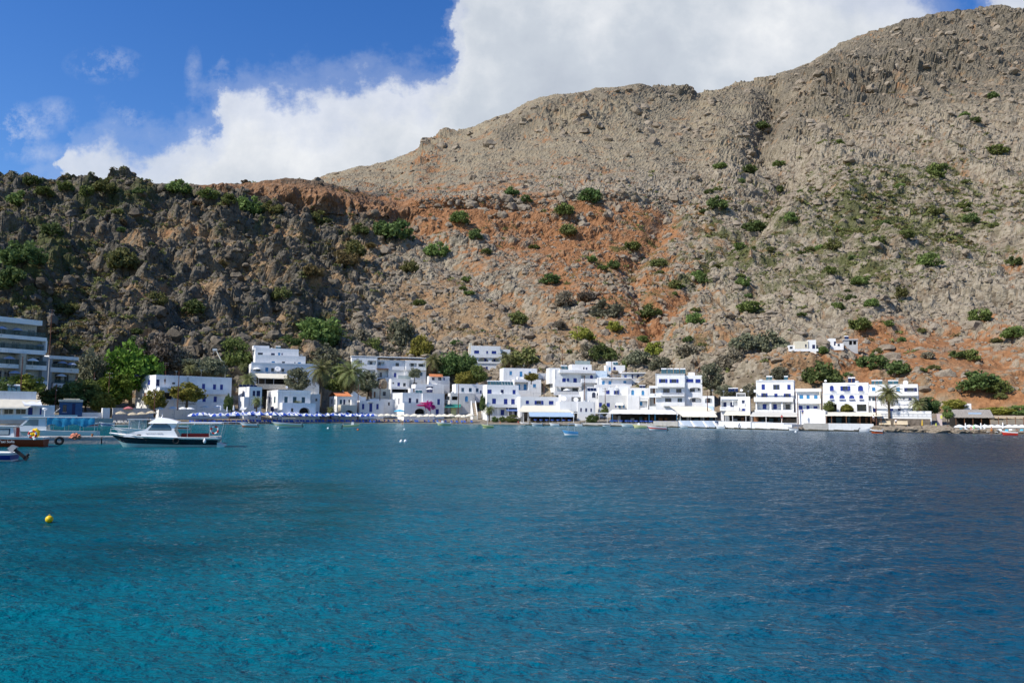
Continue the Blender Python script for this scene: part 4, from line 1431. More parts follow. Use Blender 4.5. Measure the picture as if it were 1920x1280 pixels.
# ------------------------------------------------------------------ the white village, from left to right
def village_left():
    # modern terraced hotel at the left edge
    h = House('terraced_hotel', 'modern grey and white terraced hotel with glass balconies at the left edge', 'hotel', 'c9', (-420, 75, 1030, 1500), 16, yaw=62, down=8)
    for (r, doors) in (((-420, 150, 800, 520), [(-250, 215, -120, 480), (20, 250, 130, 500), (300, 290, 440, 520), (600, 330, 760, 520)]),
                       ((-420, 520, 960, 860), [(-250, 560, -120, 790), (10, 590, 110, 800), (250, 590, 420, 800), (560, 640, 740, 830), (790, 670, 930, 830)]),
                       ((-420, 840, 920, 1130), [(-150, 880, 0, 1080), (120, 930, 240, 1110), (370, 930, 420, 1110), (600, 930, 700, 1110), (720, 940, 860, 1110)]),
                       ((-420, 1120, 1000, 1500), [(-100, 1190, 40, 1420), (90, 1210, 210, 1440), (570, 1240, 640, 1300)])):
        h.block(r, dy=1.7, D=7, wins=[(*d, 'g', 'g') for d in doors], m=STONE, name='wall', down=0.3)
    for r, nm in (((-420, 60, 930, 170), 'roof'), ((-420, 440, 1030, 520), 'balcony_floor'), ((-420, 735, 1000, 830), 'balcony_floor'), ((-420, 1060, 420, 1150), 'balcony_floor'), ((545, 1100, 1020, 1200), 'balcony_floor'), ((-420, 1420, 1040, 1500), 'balcony_floor')):
        h.slab(r, -0.25, 1.9, nm)
    for r in ((-420, 330, 1000, 440), (-420, 620, 960, 735), (-420, 950, 420, 1060), (600, 1000, 1020, 1100)):
        h.slab(r, -0.2, -0.17, 'glass_railing', RAILG)
    h.slab((440, 840, 560, 1500), -0.9, 1.6, 'stone_pillar', STONE)
    h.slab((1000, 560, 1030, 830), -0.2, 1.9, 'end_wall')
    h.slab((920, 910, 1050, 1560), 0.2, 7, 'end_wall', CLR['g'])
    h.heater((400, 70, 540, 160), 3, teal=True)
    h.heater((240, 75, 360, 140), 3, teal=True)
    # lower wing of the hotel
    w = House('hotel_wing', 'two storey grey hotel wing with two balconies beside green trees', 'hotel', 'c9', (1070, 905, 1720, 1640), 30, yaw=62, down=6)
    w.block((1090, 950, 1640, 1190), dy=1.6, D=6, wins=[(1150, 1000, 1300, 1170, 'g', 'g'), (1380, 1010, 1500, 1170, 'g', 'g')], m=STONE, down=0.3)
    w.block((1090, 1220, 1640, 1640), dy=1.6, D=6, wins=[(1200, 1290, 1330, 1480, 'g', 'g'), (1400, 1300, 1500, 1480, 'g', 'g')], m=STONE, down=10)
    w.slab((1070, 905, 1720, 975), -0.3, 2, 'roof')
    w.slab((1100, 1160, 1720, 1260), -0.3, 2, 'balcony_floor')
    w.slab((1160, 1500, 1700, 1600), -0.3, 2, 'balcony_floor')
    w.slab((1130, 1080, 1700, 1160), -0.25, -0.22, 'glass_railing', RAILG)
    w.slab((1180, 1420, 1680, 1500), -0.25, -0.22, 'glass_railing', RAILG)
    w.slab((1060, 930, 1130, 1640), -0.2, 5, 'end_wall', CLR['g'])

    # low harbour buildings at the far left
    a = House('flat_roofed_house', 'low white flat roofed house with a solar heater above the harbour', 'house', 'c1', (-140, 622, 272, 700), 8, yaw=40, down=9)
    a.block(D=9)
    a.heater((60, 560, 160, 622), 2, teal=True)
    a.slab((-140, 612, 275, 624), -0.12, 9.1, 'cornice')
    b = House('harbour_restaurant', 'open harbour restaurant with pale canvas roof behind the red boat', 'restaurant', 'c1', (-140, 720, 410, 830), 2, yaw=38, down=3)
    b.block((-140, 715, 410, 800), dy=4.5, D=4, wins=[(30, 745, 100, 785, 'g', 'w'), (118, 745, 195, 785, 'g', 'w'), (210, 735, 245, 790, 'd', 'b'), (298, 740, 312, 790, 'd', 'b')])
    b.awning((-140, 310, 672), (-140, 205, 738), 4.2, 0, AWN_C, bays=5)
    b.awning((160, 300, 675), (180, 318, 716), 4.3, 1.2, AWN_W, bays=2)
    for x in (-60, 10, 110, 200):
        b.post(x, 742, 800, 0.1)
    b.slab((-140, 790, 580, 826), -0.4, -0.1, 'terrace_wall')
    k = House('blue_kiosk', 'small blue harbour kiosk with a flat pale roof', 'kiosk', 'c1', (445, 690, 618, 800), 8, yaw=30, down=3)
    k.block((445, 692, 618, 800), D=4, wins=[(470, 715, 500, 770, 'g', 'n'), (540, 705, 565, 790, 'd', 'n')], m=mat('kiosk_blue', (0.035, 0.10, 0.22), 0.6, 0.2))
    k.slab((478, 668, 600, 676), 0.6, 3.4, 'roof', CREAMW)
    k.slab((440, 676, 624, 692), -0.4, 4.4, 'roof', CREAMW)

    # hotel with the lettered terrace
    h = House('beach_hotel', 'long white hotel with dark solar panels and lettered terrace wall', 'hotel', 'c2', (540, 446, 1330, 800), 22, yaw=46, down=3)
    h.block((540, 446, 860, 800), D=15, wins=[(550, 487, 582, 552, 'd', 'n'), (708, 515, 738, 535, 'g', 'n')], side_wins=[(0.33, 490, 535, 1.3, 's', 'b'), (0.5, 620, 670, 1.0, 's', 'o')])
    h.block((856, 460, 1300, 800), dy=0.4, D=12, wins=[(893, 525, 922, 560, 'g', 'b'), (1007, 530, 1038, 585, 'so', 'b'), (1117, 535, 1147, 587, 'so', 'b'), (1188, 537, 1217, 590, 'd', 'b'), (1012, 652, 1045, 710, 'd', 'b'), (1123, 657, 1155, 712, 'd', 'b')])
    h.slab((990, 588, 1292, 634), -1.6, 0.39, 'balcony')
    h.block((950, 716, 1280, 815), dy=-3.0, D=3.3, name='terrace')
    h.block((580, 566, 742, 800), dy=-3.5, D=3.6, loggias=[(626, 616, 726, 684, 2.0)], wins=[(632, 622, 722, 682, 'g', 'n', 1.9)], name='dining_room')
    h.block((740, 688, 950, 800), dy=-4.0, D=4.2, name='terrace')
    h.text('PORTO LOUTRO', 780, 945, 736, -4.0, hpx=16)
    h.text('HOTEL', 833, 880, 708, -4.0, hpx=9)
    h.block((545, 552, 590, 600), dy=-1.4, D=1.5, name='balcony', down=0.1)
    for k_ in range(7):
        h.heater((545 + 105 * k_, 428 + 5 * k_, 635 + 105 * k_, 462 + 5 * k_), 3, teal=k_ in (3, 5), tank=False)
    h.heater((340, 432, 530, 456), 8, tank=False)

    # corner house with dark blue window
    h = House('corner_house', 'white corner house with navy windows and a white awning near the beach hotel', 'house', 'c3', (235, 672, 388, 985), 20, yaw=36)
    h.block(D=11, wins=[(280, 718, 312, 785, 'so', 'n'), (326, 718, 370, 785, 's', 'n'), (383, 890, 403, 915, 'g', 'n'), (295, 895, 318, 935, 'd', 'n')], side_wins=[(0.55, 718, 780, 0.9, 's', 'n'), (0.9, 868, 930, 1.0, 'd', 'b')])
    h.block((175, 792, 236, 985), dy=-0.6, D=5, name='side_room')
    h.heater((120, 640, 340, 672), 3, tank=False)
    h.awning((150, 232, 893), (120, 190, 945), 0.5, -2.2, AWN_W, bays=1)
    # taverna house with dark shutters and an arch
    h = House('arched_house', 'white house with three dark shuttered windows above a round arch', 'house', 'c3', (580, 712, 972, 990), 18, yaw=33)
    h.block(D=13, wins=[(660, 790, 700, 862, 's', 't'), (763, 792, 806, 864, 's', 't'), (867, 795, 908, 865, 's', 't'), (497, 910, 535, 965, 'd', 'n')], side_wins=[(0.25, 790, 860, 1.3, 's', 't'), (0.72, 790, 860, 0.9, 's', 't'), (0.4, 910, 965, 1.2, 'd', 'n'), (0.85, 930, 965, 0.8, 'g', 'n')])
    h.block((635, 866, 1036, 990), dy=-3.0, D=3.2, loggias=[(840, 920, 966, 990, 1.8, 0.9)], wins=[(740, 928, 768, 972, 'g', 'n')], name='lower_storey', inner=DARK)
    h.slab((575, 728, 975, 738), -0.15, 0.1, 'cornice')
    h.slab((645, 772, 925, 778), -0.1, -0.003, 'moulding')
    h.dish(690, 675, 16, 4)
    h = House('plain_house', 'plain white house wall with one small window left of the tall palm', 'house', 'c3', (968, 758, 1090, 985), 24, yaw=28)
    h.block(D=8, wins=[(1032, 812, 1056, 844, 'g', 'n')])
    # house with a tiled roof
    h = House('tiled_house', 'small white house with orange tiled roof between the two palms', 'house', 'c3', (1290, 785, 1530, 985), 20, yaw=30)
    h.block(D=9, wins=[(1325, 825, 1352, 880, 'd', 't'), (1368, 825, 1390, 885, 'd', 'n'), (1430, 825, 1446, 856, 'g', 'n')], side_wins=[(0.25, 820, 880, 0.9, 'd', 't'), (0.65, 820, 870, 0.9, 'd', 't')])
    h.block((1340, 890, 1530, 1000), dy=-3.6, D=3.7, loggias=[(1392, 952, 1482, 1002, 1.6, 0.9)], m=CREAMW, name='terrace', inner=DARK)
    h.block((1465, 828, 1532, 892), dy=-1.6, D=1.7, name='porch')
    x0, z0, x1, z1 = h.box4((1120, 730, 1460, 786), 1.0)
    x0 = -0.4
    mb = MB()
    n = 44
    for k in range(n):
        a, b_ = x0 + (x1 - x0) * k / n, x0 + (x1 - x0) * (k + 1) / n
        m_ = (a + b_) / 2
        mb.add([(a, -0.4, z0 + 0.02), (m_, -0.4, z0 + 0.14), (b_, -0.4, z0 + 0.02), (a, 5.0, z1), (m_, 5.0, z1 + 0.12), (b_, 5.0, z1)], [(0, 1, 4, 3), (1, 2, 5, 4)], 0, True)
        mb.add([(a, 9.4, z0 + 0.02), (m_, 9.4, z0 + 0.14), (b_, 9.4, z0 + 0.02), (a, 5.0, z1), (m_, 5.0, z1 + 0.12), (b_, 5.0, z1)], [(3, 4, 1, 0), (4, 5, 2, 1)], 0, True)
    mb.build('roof', TILE, h.root)
    h = House('gabled_shed', 'white gable end with a round hole right of the tiled house', 'shed', 'c3', (1460, 770, 1600, 990), 26, yaw=28)
    h.block((1460, 790, 1640, 990), D=6, wins=[(1592, 875, 1622, 940, 'd', 'b')])
    xa, za = h.loc(1460, 790)
    xb, _ = h.loc(1590, 790)
    _, zt = h.loc(1500, 722)
    mb = MB()
    mb.add([(xa, 0.02, za), (xb, 0.02, za), (xa + 0.25 * (xb - xa), 0.02, zt), (xa, 5.9, za), (xb, 5.9, za), (xa + 0.25 * (xb - xa), 5.9, zt)], [(0, 1, 2), (5, 4, 3), (0, 2, 5, 3), (1, 4, 5, 2)])
    mb.build('gable', WHITE, h.root)

    # stepped hotel on the slope
    h = House('stepped_hotel', 'stepped white hotel with light blue doors on the slope above the beach', 'hotel', 'c3', (262, 400, 1085, 520), 43, yaw=24, down=10)
    h.block((262, 402, 1085, 520), dy=0, D=10, wins=[(432, 440, 468, 488, 's', 'l'), (502, 448, 537, 488, 'g', 'n'), (322, 458, 370, 486, 'g', 'l'), (625, 455, 660, 492, 'g', 'n'), (745, 460, 780, 478, 'g', 'l')])
    h.block((310, 296, 915, 420), dy=3, D=9, wins=[(508, 366, 546, 406, 's', 'l'), (632, 368, 666, 408, 'g', 'n'), (822, 376, 858, 428, 'd', 'l'), (780, 376, 795, 388, 'g', 'n')], down=0.5)
    h.block((310, 212, 832, 320), dy=6, D=8, wins=[(342, 262, 402, 298, 'g', 'n'), (500, 268, 546, 306, 'g', 'b'), (585, 262, 612, 306, 'd', 'l'), (625, 268, 645, 292, 'g', 'b')], down=0.5)
    h.slab((262, 388, 1085, 402), -0.05, 0.25, 'parapet')
    h.rail((640, 278, 880, 320), 3.1, n=16, balus=True)
    h.heater((560, 180, 622, 225), 9, teal=True)
    h.block((290, 178, 480, 222), dy=8, D=5, name='roof_room', down=0.3)
    h.dish(508, 214, 14, 7)
    h.dish(585, 458, 38, -1)
    h.text('DASKALOGIANNIS', 780, 905, 448, 0, CLR['l'], hpx=10)
    p = House('pergola_taverna', 'open taverna terrace under a long cream awning on the slope', 'taverna', 'c3', (330, 520, 700, 660), 35, yaw=24, down=9)
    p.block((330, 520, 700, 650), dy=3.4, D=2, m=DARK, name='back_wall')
    p.awning((300, 690, 512), (345, 705, 566), 3.3, 0, AWN_C, bays=4)
    for x in (350, 428, 530, 690):
        p.post(x, 570, 655, 0.1, m=GREYW)
    p.slab((330, 640, 700, 700), -0.3, 3.3, 'terrace_wall', STONE)

    # long apartment house above the palms
    h = House('apartment_house', 'long white apartment house with recessed balconies above the palms', 'apartment house', 'c4', (-5, 318, 890, 660), 50, yaw=16, down=10)
    h.block((-5, 318, 303, 640), dy=0, D=10, down=8, loggias=[(20, 352, 122, 404, 1.4), (186, 358, 288, 408, 1.4), (186, 468, 282, 512, 1.4)], wins=[(40, 360, 95, 402, 'g', 'b', 1.39), (212, 370, 245, 406, 'g', 'b', 1.39), (190, 475, 216, 510, 'g', 'b', 1.39), (60, 462, 120, 500, 'g', 't'), (245, 580, 275, 640, 'g', 'n'), (305, 606, 345, 632, 'g', 'n')])
    h.block((303, 352, 640, 580), dy=1.2, D=9, down=8, loggias=[(306, 372, 390, 416, 1.2), (306, 458, 436, 560, 1.5)], wins=[(315, 378, 345, 412, 'g', 'b', 1.19), (330, 500, 360, 556, 'g', 'b', 1.49), (430, 500, 448, 558, 'd', 'b', 1.49), (502, 504, 532, 556, 'd', 'b'), (522, 386, 564, 430, 'g', 'n')])
    h.balcony((484, 426, 625, 466), 0.2)
    h.block((640, 356, 890, 580), dy=0, D=10, down=8, loggias=[(688, 388, 778, 432, 1.4), (796, 394, 880, 432, 1.4)], wins=[(706, 392, 742, 430, 'g', 'n', 1.39), (806, 396, 850, 430, 'g', 'n', 1.39), (816, 498, 846, 542, 'g', 'l')])
    h.balcony((650, 430, 892, 466), 1.2)
    h.slab((300, 452, 440, 462), -0.8, 2.0, 'pergola', CLR['o'])
    h.slab((-8, 310, 892, 320), -0.1, 10.2, 'roof_edge')


def village_middle():
    h = House('roof_terrace_house', 'white house with broad roof terrace and glass screens left of the red canopy', 'house', 'c4', (470, 578, 832, 700), 44, yaw=22, down=10)
    h.block((470, 578, 690, 700), dy=0, D=11, wins=[(545, 620, 576, 664, 's', 'b'), (613, 626, 645, 666, 'g', 'n'), (486, 618, 504, 636, 'g', 'n')])
    h.block((686, 582, 832, 700), dy=2, D=8, wins=[(730, 622, 780, 640, 'g', 'n')])
    h.block((470, 672, 690, 740), dy=-3.5, D=3.6, loggias=[(480, 700, 690, 740, 2.5)], inner=DARK, name='veranda')
    h.slab((555, 535, 712, 578), 3.0, 3.05, 'glass_screen', mat('pale_glass', (0.45, 0.55, 0.53), 0.15, 0.1, Alpha=0.6))
    h = House('red_canopy_house', 'small white house with orange tiled canopy over its terrace', 'house', 'c4', (925, 530, 1172, 740), 46, yaw=18, down=10)
    h.block((925, 545, 1172, 740), dy=0, D=8, wins=[(958, 560, 990, 592, 'g', 'b'), (1034, 556, 1072, 596, 'g', 'b'), (1098, 564, 1114, 592, 'd', 'b')])
    h.rail((925, 598, 1172, 640), -1.4, n=18, balus=True)
    h.slab((925, 640, 1172, 740), -1.5, 0, 'terrace')
    x0, z0, x1, z1 = h.box4((930, 518, 1095, 552), -0.8)
    mb = MB()
    for k in range(14):
        a, b = x0 + (x1 - x0) * k / 14, x0 + (x1 - x0) * (k + 1) / 14
        mb.add([(a, -1.2, z0), ((a + b) / 2, -1.2, z0 + 0.1), (b, -1.2, z0), (a, 0.6, z1), ((a + b) / 2, 0.6, z1 + 0.1), (b, 0.6, z1)], [(0, 1, 4, 3), (1, 2, 5, 4)], 0, True)
    mb.build('roof', TILE, h.root)
    h.heater((1050, 492, 1100, 522), 4, teal=True)
    h = House('terrace_building', 'white building with a navy doorway and railed terrace behind the pink flowers', 'house', 'c4', (760, 640, 1110, 760), 36, yaw=20, down=9)
    h.block((760, 642, 1110, 770), D=7, loggias=[(890, 668, 975, 740, 1.4)], wins=[(900, 672, 965, 738, 'd', 'b', 1.39)])
    h.rail((760, 690, 1180, 745), -2.2, n=40, m=METAL)
    h.block((700, 690, 760, 745), dy=-2, D=4, wins=[(735, 690, 750, 735, 'd', 'o')], name='stair_room')
    h = House('flower_house', 'white two storey house with pink bougainvillea against its front', 'house', 'c4', (605, 745, 1108, 1000), 18, yaw=26)
    h.block((605, 745, 845, 1000), D=12, wins=[(680, 805, 710, 868, 's', 'n'), (768, 815, 796, 866, 's', 'n')], side_wins=[(0.35, 808, 875, 0.9, 's', 'n')])
    h.block((845, 752, 1108, 1000), dy=-0.6, D=11, wins=[(1024, 818, 1056, 886, 's', 'b'), (1005, 938, 1042, 1000, 'd', 'b')])
    h.block((625, 868, 990, 1000), dy=-3.2, D=2.5, loggias=[(755, 932, 880, 1000, 1.6, 0.8)], inner=DARK, name='terrace')
    h.heater((768, 704, 850, 744), 2, teal=True)
    h.rail((690, 690, 690 + 150, 745), 4, n=10, m=METAL)
    h = House('low_blue_house', 'low whitewashed house with a blue door and two blue windows by the beach', 'house', 'c4', (90, 838, 380, 990), 22, yaw=29)
    h.block((90, 838, 380, 990), D=7, wins=[(120, 876, 147, 940, 's', 'b'), (208, 870, 243, 972, 'd', 'b'), (292, 876, 320, 942, 's', 'b')])
    h.slab((195, 856, 256, 868), -0.5, -0.003, 'porch_roof', GREYW)
    h = House('white_annex', 'plain white annex behind the low blue doored house', 'house', 'c4', (380, 818, 520, 990), 27, yaw=26)
    h.block((210, 818, 520, 990), D=6, wins=[(432, 856, 454, 896, 'g', 'n')])
    h = House('rubble_house', 'unplastered small house with a brown door above the low beach houses', 'house', 'c4', (240, 695, 470, 815), 36, yaw=25, down=9)
    h.block((240, 697, 462, 815), D=6, wins=[(262, 730, 282, 800, 'd', 'o'), (370, 730, 405, 780, 'g', 'n'), (205, 735, 240, 790, 'd', 'o')], m=CREAMW)
    h = House('arched_villa', 'white villa with three round arches and balconies standing alone on the slope', 'villa', 'c5', (20, 118, 388, 400), 60, yaw=10, down=8)
    h.block((20, 118, 376, 222), dy=0.2, D=9, wins=[(58, 172, 118, 208, 's', 'b'), (203, 178, 226, 208, 's', 'b'), (268, 178, 324, 212, 's', 'b')], down=0.2)
    h.block((0, 252, 388, 400), dy=0, D=9, loggias=[(-20, 256, 72, 304, 1.8, 1.0), (103, 258, 230, 308, 1.8, 1.0), (268, 262, 366, 310, 1.8, 1.0)], wins=[(178, 266, 205, 306, 'd', 'b', 1.79), (290, 272, 312, 308, 'd', 'b', 1.79), (195, 366, 222, 400, 'd', 'b')], inner=CREAMW)
    h.balcony((0, 218, 390, 252), 0.4)
    h.balcony((0, 306, 390, 322), 0.3)
    h.block((0, 80, 30, 222), dy=0.5, D=2, m=CREAMW, name='chimney', down=0.2)
    h.block((376, 160, 492, 330), dy=3, D=5, loggias=[(384, 184, 452, 330, 1.5, 0.9)], name='side_porch', inner=GREYW)
    h.rail((45, 118, 340, 130), 0.3, n=24)

    h = House('row_house', 'white row house with three small windows and an arched blue door', 'house', 'c4', (1245, 640, 1620, 1000), 30, yaw=16)
    h.block((1245, 640, 1620, 760), dy=2.5, D=7, wins=[(1312, 684, 1346, 730, 'g', 'l'), (1402, 686, 1438, 732, 'g', 'l'), (1486, 690, 1520, 734, 'g', 'l')])
    h.block((1180, 748, 1480, 1000), dy=-0.5, D=5, wins=[(1356, 782, 1392, 848, 'as', 'l'), (1130, 785, 1172, 830, 'g', 'n')], loggias=[(1200, 786, 1270, 832, 1.2)], m=mat('shaded_plaster', (0.66, 0.65, 0.62), 0.9, 0.08, 0.5, stain=((0.4, 0.38, 0.33), 0.5)), inner=DARK)  # greyer copy of the white plaster, shade put into the colour
    h.rail((1115, 830, 1300, 870), -1.6, n=16, balus=True)
    h.awning((1130, 1310, 880), (1110, 1300, 915), -0.6, -4.0, mat('green_canvas', (0.03, 0.22, 0.17), 0.8, 0.1), bays=2)
    h.block((1190, 920, 1250, 1000), dy=-2.5, D=1.0, name='kiosk_wall', m=mat('yellow_wall', (0.62, 0.62, 0.30), 0.9, 0.1))
    h.heater((1312, 588, 1352, 640), 5, teal=True)
    h = House('white_steps', 'white outdoor staircase with brown treads beside the blue windowed house', 'staircase', 'c4', (1460, 820, 1540, 1040), 20, yaw=16)
    x0, z0, x1, z1 = h.box4((1458, 866, 1500, 1030), 0.0)
    mb = MB()
    n = 14
    for k in range(n):
        mb.box((x0, 3.5 * k / n, z0 - 1), (x1, 3.5 * (k + 1) / n, z0 + (z1 - z0) * (k + 1) / n), 1 if k % 2 else 0)
    mb.build('treads', [CREAMW, mat('tread_brown', (0.42, 0.30, 0.2), 0.9, 0.15)], h.root)
    for (xa, xb) in ((x0 - 0.3, x0 - 0.01), (x1 + 0.01, x1 + 0.3)):
        mb = MB()
        mb.add([(xa, 0, z0 - 1), (xb, 0, z0 - 1), (xb, 3.5, z0 - 1), (xa, 3.5, z0 - 1), (xa, 0, z0 + 0.7), (xb, 0, z0 + 0.7), (xb, 3.5, z1 + 0.9), (xa, 3.5, z1 + 0.9)], [(0, 3, 2, 1), (4, 5, 6, 7), (0, 1, 5, 4), (1, 2, 6, 5), (2, 3, 7, 6), (3, 0, 4, 7)])
        mb.build('side_wall', WHITE, h.root)
    # three storey house with blue shutters and white awnings
    h = House('blue_shutter_house', 'white three storey house with deep blue shutters at the beach end', 'house', 'c5', (212, 590, 615, 1010), 16, yaw=15)
    h.block((212, 585, 592, 700), dy=2.4, D=7, wins=[(217, 640, 268, 690, 's', 'b'), (378, 642, 412, 690, 'd', 'n'), (519, 644, 556, 696, 's', 'b'), (128, 650, 148, 690, 'g', 'b')])
    h.block((212, 696, 612, 850), dy=0, D=9, wins=[(274, 748, 320, 812, 'so', 'b'), (414, 752, 458, 818, 's', 'b'), (502, 754, 546, 818, 's', 'b')], side_wins=[(0.5, 750, 815, 1.0, 's', 'b')])
    h.block((212, 850, 625, 1010), dy=0.2, D=9, wins=[(376, 882, 418, 948, 's', 'b'), (470, 890, 510, 950, 'g', 'n'), (540, 890, 580, 950, 'd', 'n')], name='ground_storey')
    h.balcony((205, 816, 618, 850), 1.6)
    h.awning((440, 612, 858), (445, 640, 892), 0.1, -2.4, mat('blue_canvas', (0.10, 0.16, 0.36), 0.8, 0.1), bays=2)
    h.heater((225, 532, 535, 590), 4, teal=True)
    for x in (345, 470):
        h.post(x, 852, 950, -1.5)
    h.slab((240, 955, 620, 1010), -3.2, -2.9, 'garden_wall')
    h = House('slope_house', 'white slope house with pale blue doors and balcony right of the ochre rock', 'house', 'c5', (420, 385, 862, 710), 40, yaw=12, down=9)
    h.block((410, 385, 812, 520), dy=4, D=8, wins=[(482, 420, 512, 466, 's', 'l'), (604, 424, 638, 490, 'd', 'l'), (712, 424, 740, 466, 's', 'l')])
    h.balcony((565, 488, 700, 520), -2.8)
    h.block((540, 520, 862, 710), dy=0, D=8, loggias=[(545, 550, 708, 648, 2.2)], wins=[(570, 576, 608, 646, 'd', 'l', 2.19), (652, 576, 686, 646, 'd', 'l', 2.19), (764, 574, 800, 614, 's', 'l')])
    h.block((810, 445, 945, 600), dy=6, D=6, name='rear_wing', wins=[(924, 516, 942, 580, 'g', 'n')])
    h.rail((600, 660, 860, 716), -1.8, n=16, balus=True)
    h = House('low_wing', 'low white wing with three blue windows above the big cream awning', 'house', 'c5', (612, 728, 1070, 850), 17, yaw=9)
    h.block((612, 728, 1070, 880), D=8, wins=[(678, 772, 716, 812, 's', 'b'), (806, 774, 862, 818, 'go', 'b'), (954, 776, 1010, 820, 'so', 'b')])
    h.rail((790, 684, 1050, 728), 1.0, n=16, m=METAL)
    # big white house with three floors of balconies
    h = House('tall_balcony_house', 'tall white guest house with long balconies and a railed roof terrace', 'guest house', 'c5', (1025, 410, 1530, 790), 44, yaw=9, down=10)
    h.block((1025, 400, 1345, 575), dy=0.5, D=10, wins=[(1115, 504, 1157, 550, 's', 'b'), (1172, 506, 1197, 542, 's', 'b'), (1248, 504, 1290, 556, 's', 'b')])
    h.block((1345, 440, 1520, 560), dy=0.8, D=9, loggias=[(1346, 470, 1392, 518, 1.3)], wins=[(1448, 464, 1484, 512, 'as', 'b')])
    h.block((1025, 570, 1345, 670), dy=0.5, D=10, loggias=[(1098, 614, 1315, 662, 1.6)], wins=[(1102, 618, 1145, 660, 'g', 'b', 1.59), (1236, 622, 1300, 660, 'g', 'n', 1.59)])
    h.block((1345, 556, 1520, 670), dy=0.8, D=9, loggias=[(1346, 585, 1392, 640, 1.3)])
    h.balcony((1022, 556, 1348, 600), 1.5)
    h.balcony((1022, 664, 1348, 706), 1.5)
    h.balcony((1345, 510, 1535, 556), 1.2)
    h.slab((1085, 408, 1515, 442), -1.2, 8, 'roof_slab')
    h.block((1232, 340, 1468, 408), dy=3, D=6, wins=[(1366, 372, 1382, 400, 'd', 'n'), (1396, 376, 1418, 402, 'g', 'b')], name='roof_room', down=0.1)
    h.slab((1270, 296, 1450, 342), 4, 4.04, 'glass_screen', MATS['pale_glass'])
    h.rail((1190, 385, 1330, 410), 0.0, n=14)
    h.block((960, 382, 1090, 480), dy=4, D=6, name='rear_wing')
    h.heater((1110, 345, 1190, 410), 3, teal=True)
    h.text('MADARES', 1098, 1160, 470, 0.5, mat('pale_lettering', (0.35, 0.36, 0.5), 0.8), hpx=10)
    h = House('cube_house', 'small white cube house with three narrow blue windows behind the quay', 'house', 'c5', (1300, 785, 1510, 1010), 18, yaw=3)
    h.block((1300, 785, 1510, 1010), D=8, wins=[(1331, 862, 1351, 906, 'g', 'b'), (1390, 864, 1414, 908, 'g', 'b'), (1452, 866, 1472, 908, 'g', 'b')])
    h.block((1080, 785, 1300, 900), dy=0.5, D=9, name='rear_wall')
    h = House('arched_window_house', 'white house with two arched blue windows beside satellite dishes', 'house', 'c5', (1360, 660, 1640, 860), 30, yaw=4, down=9)
    h.block((1360, 660, 1640, 860), D=8, wins=[(1472, 674, 1516, 738, 'a', 'b'), (1530, 676, 1572, 748, 'a', 'n'), (1556, 796, 1594, 850, 's', 'b'), (1645, 800, 1680, 850, 's', 'b')])
    h.block((1100, 700, 1360, 785), dy=2, D=7, loggias=[(1225, 730, 1340, 782, 1.4)], name='side_wing', inner=GREYW)
    h.dish(1135, 748, 34, -1.5)
    h.dish(1280, 762, 30, -1.5)
    h.heater((1420, 610, 1530, 660), 4)


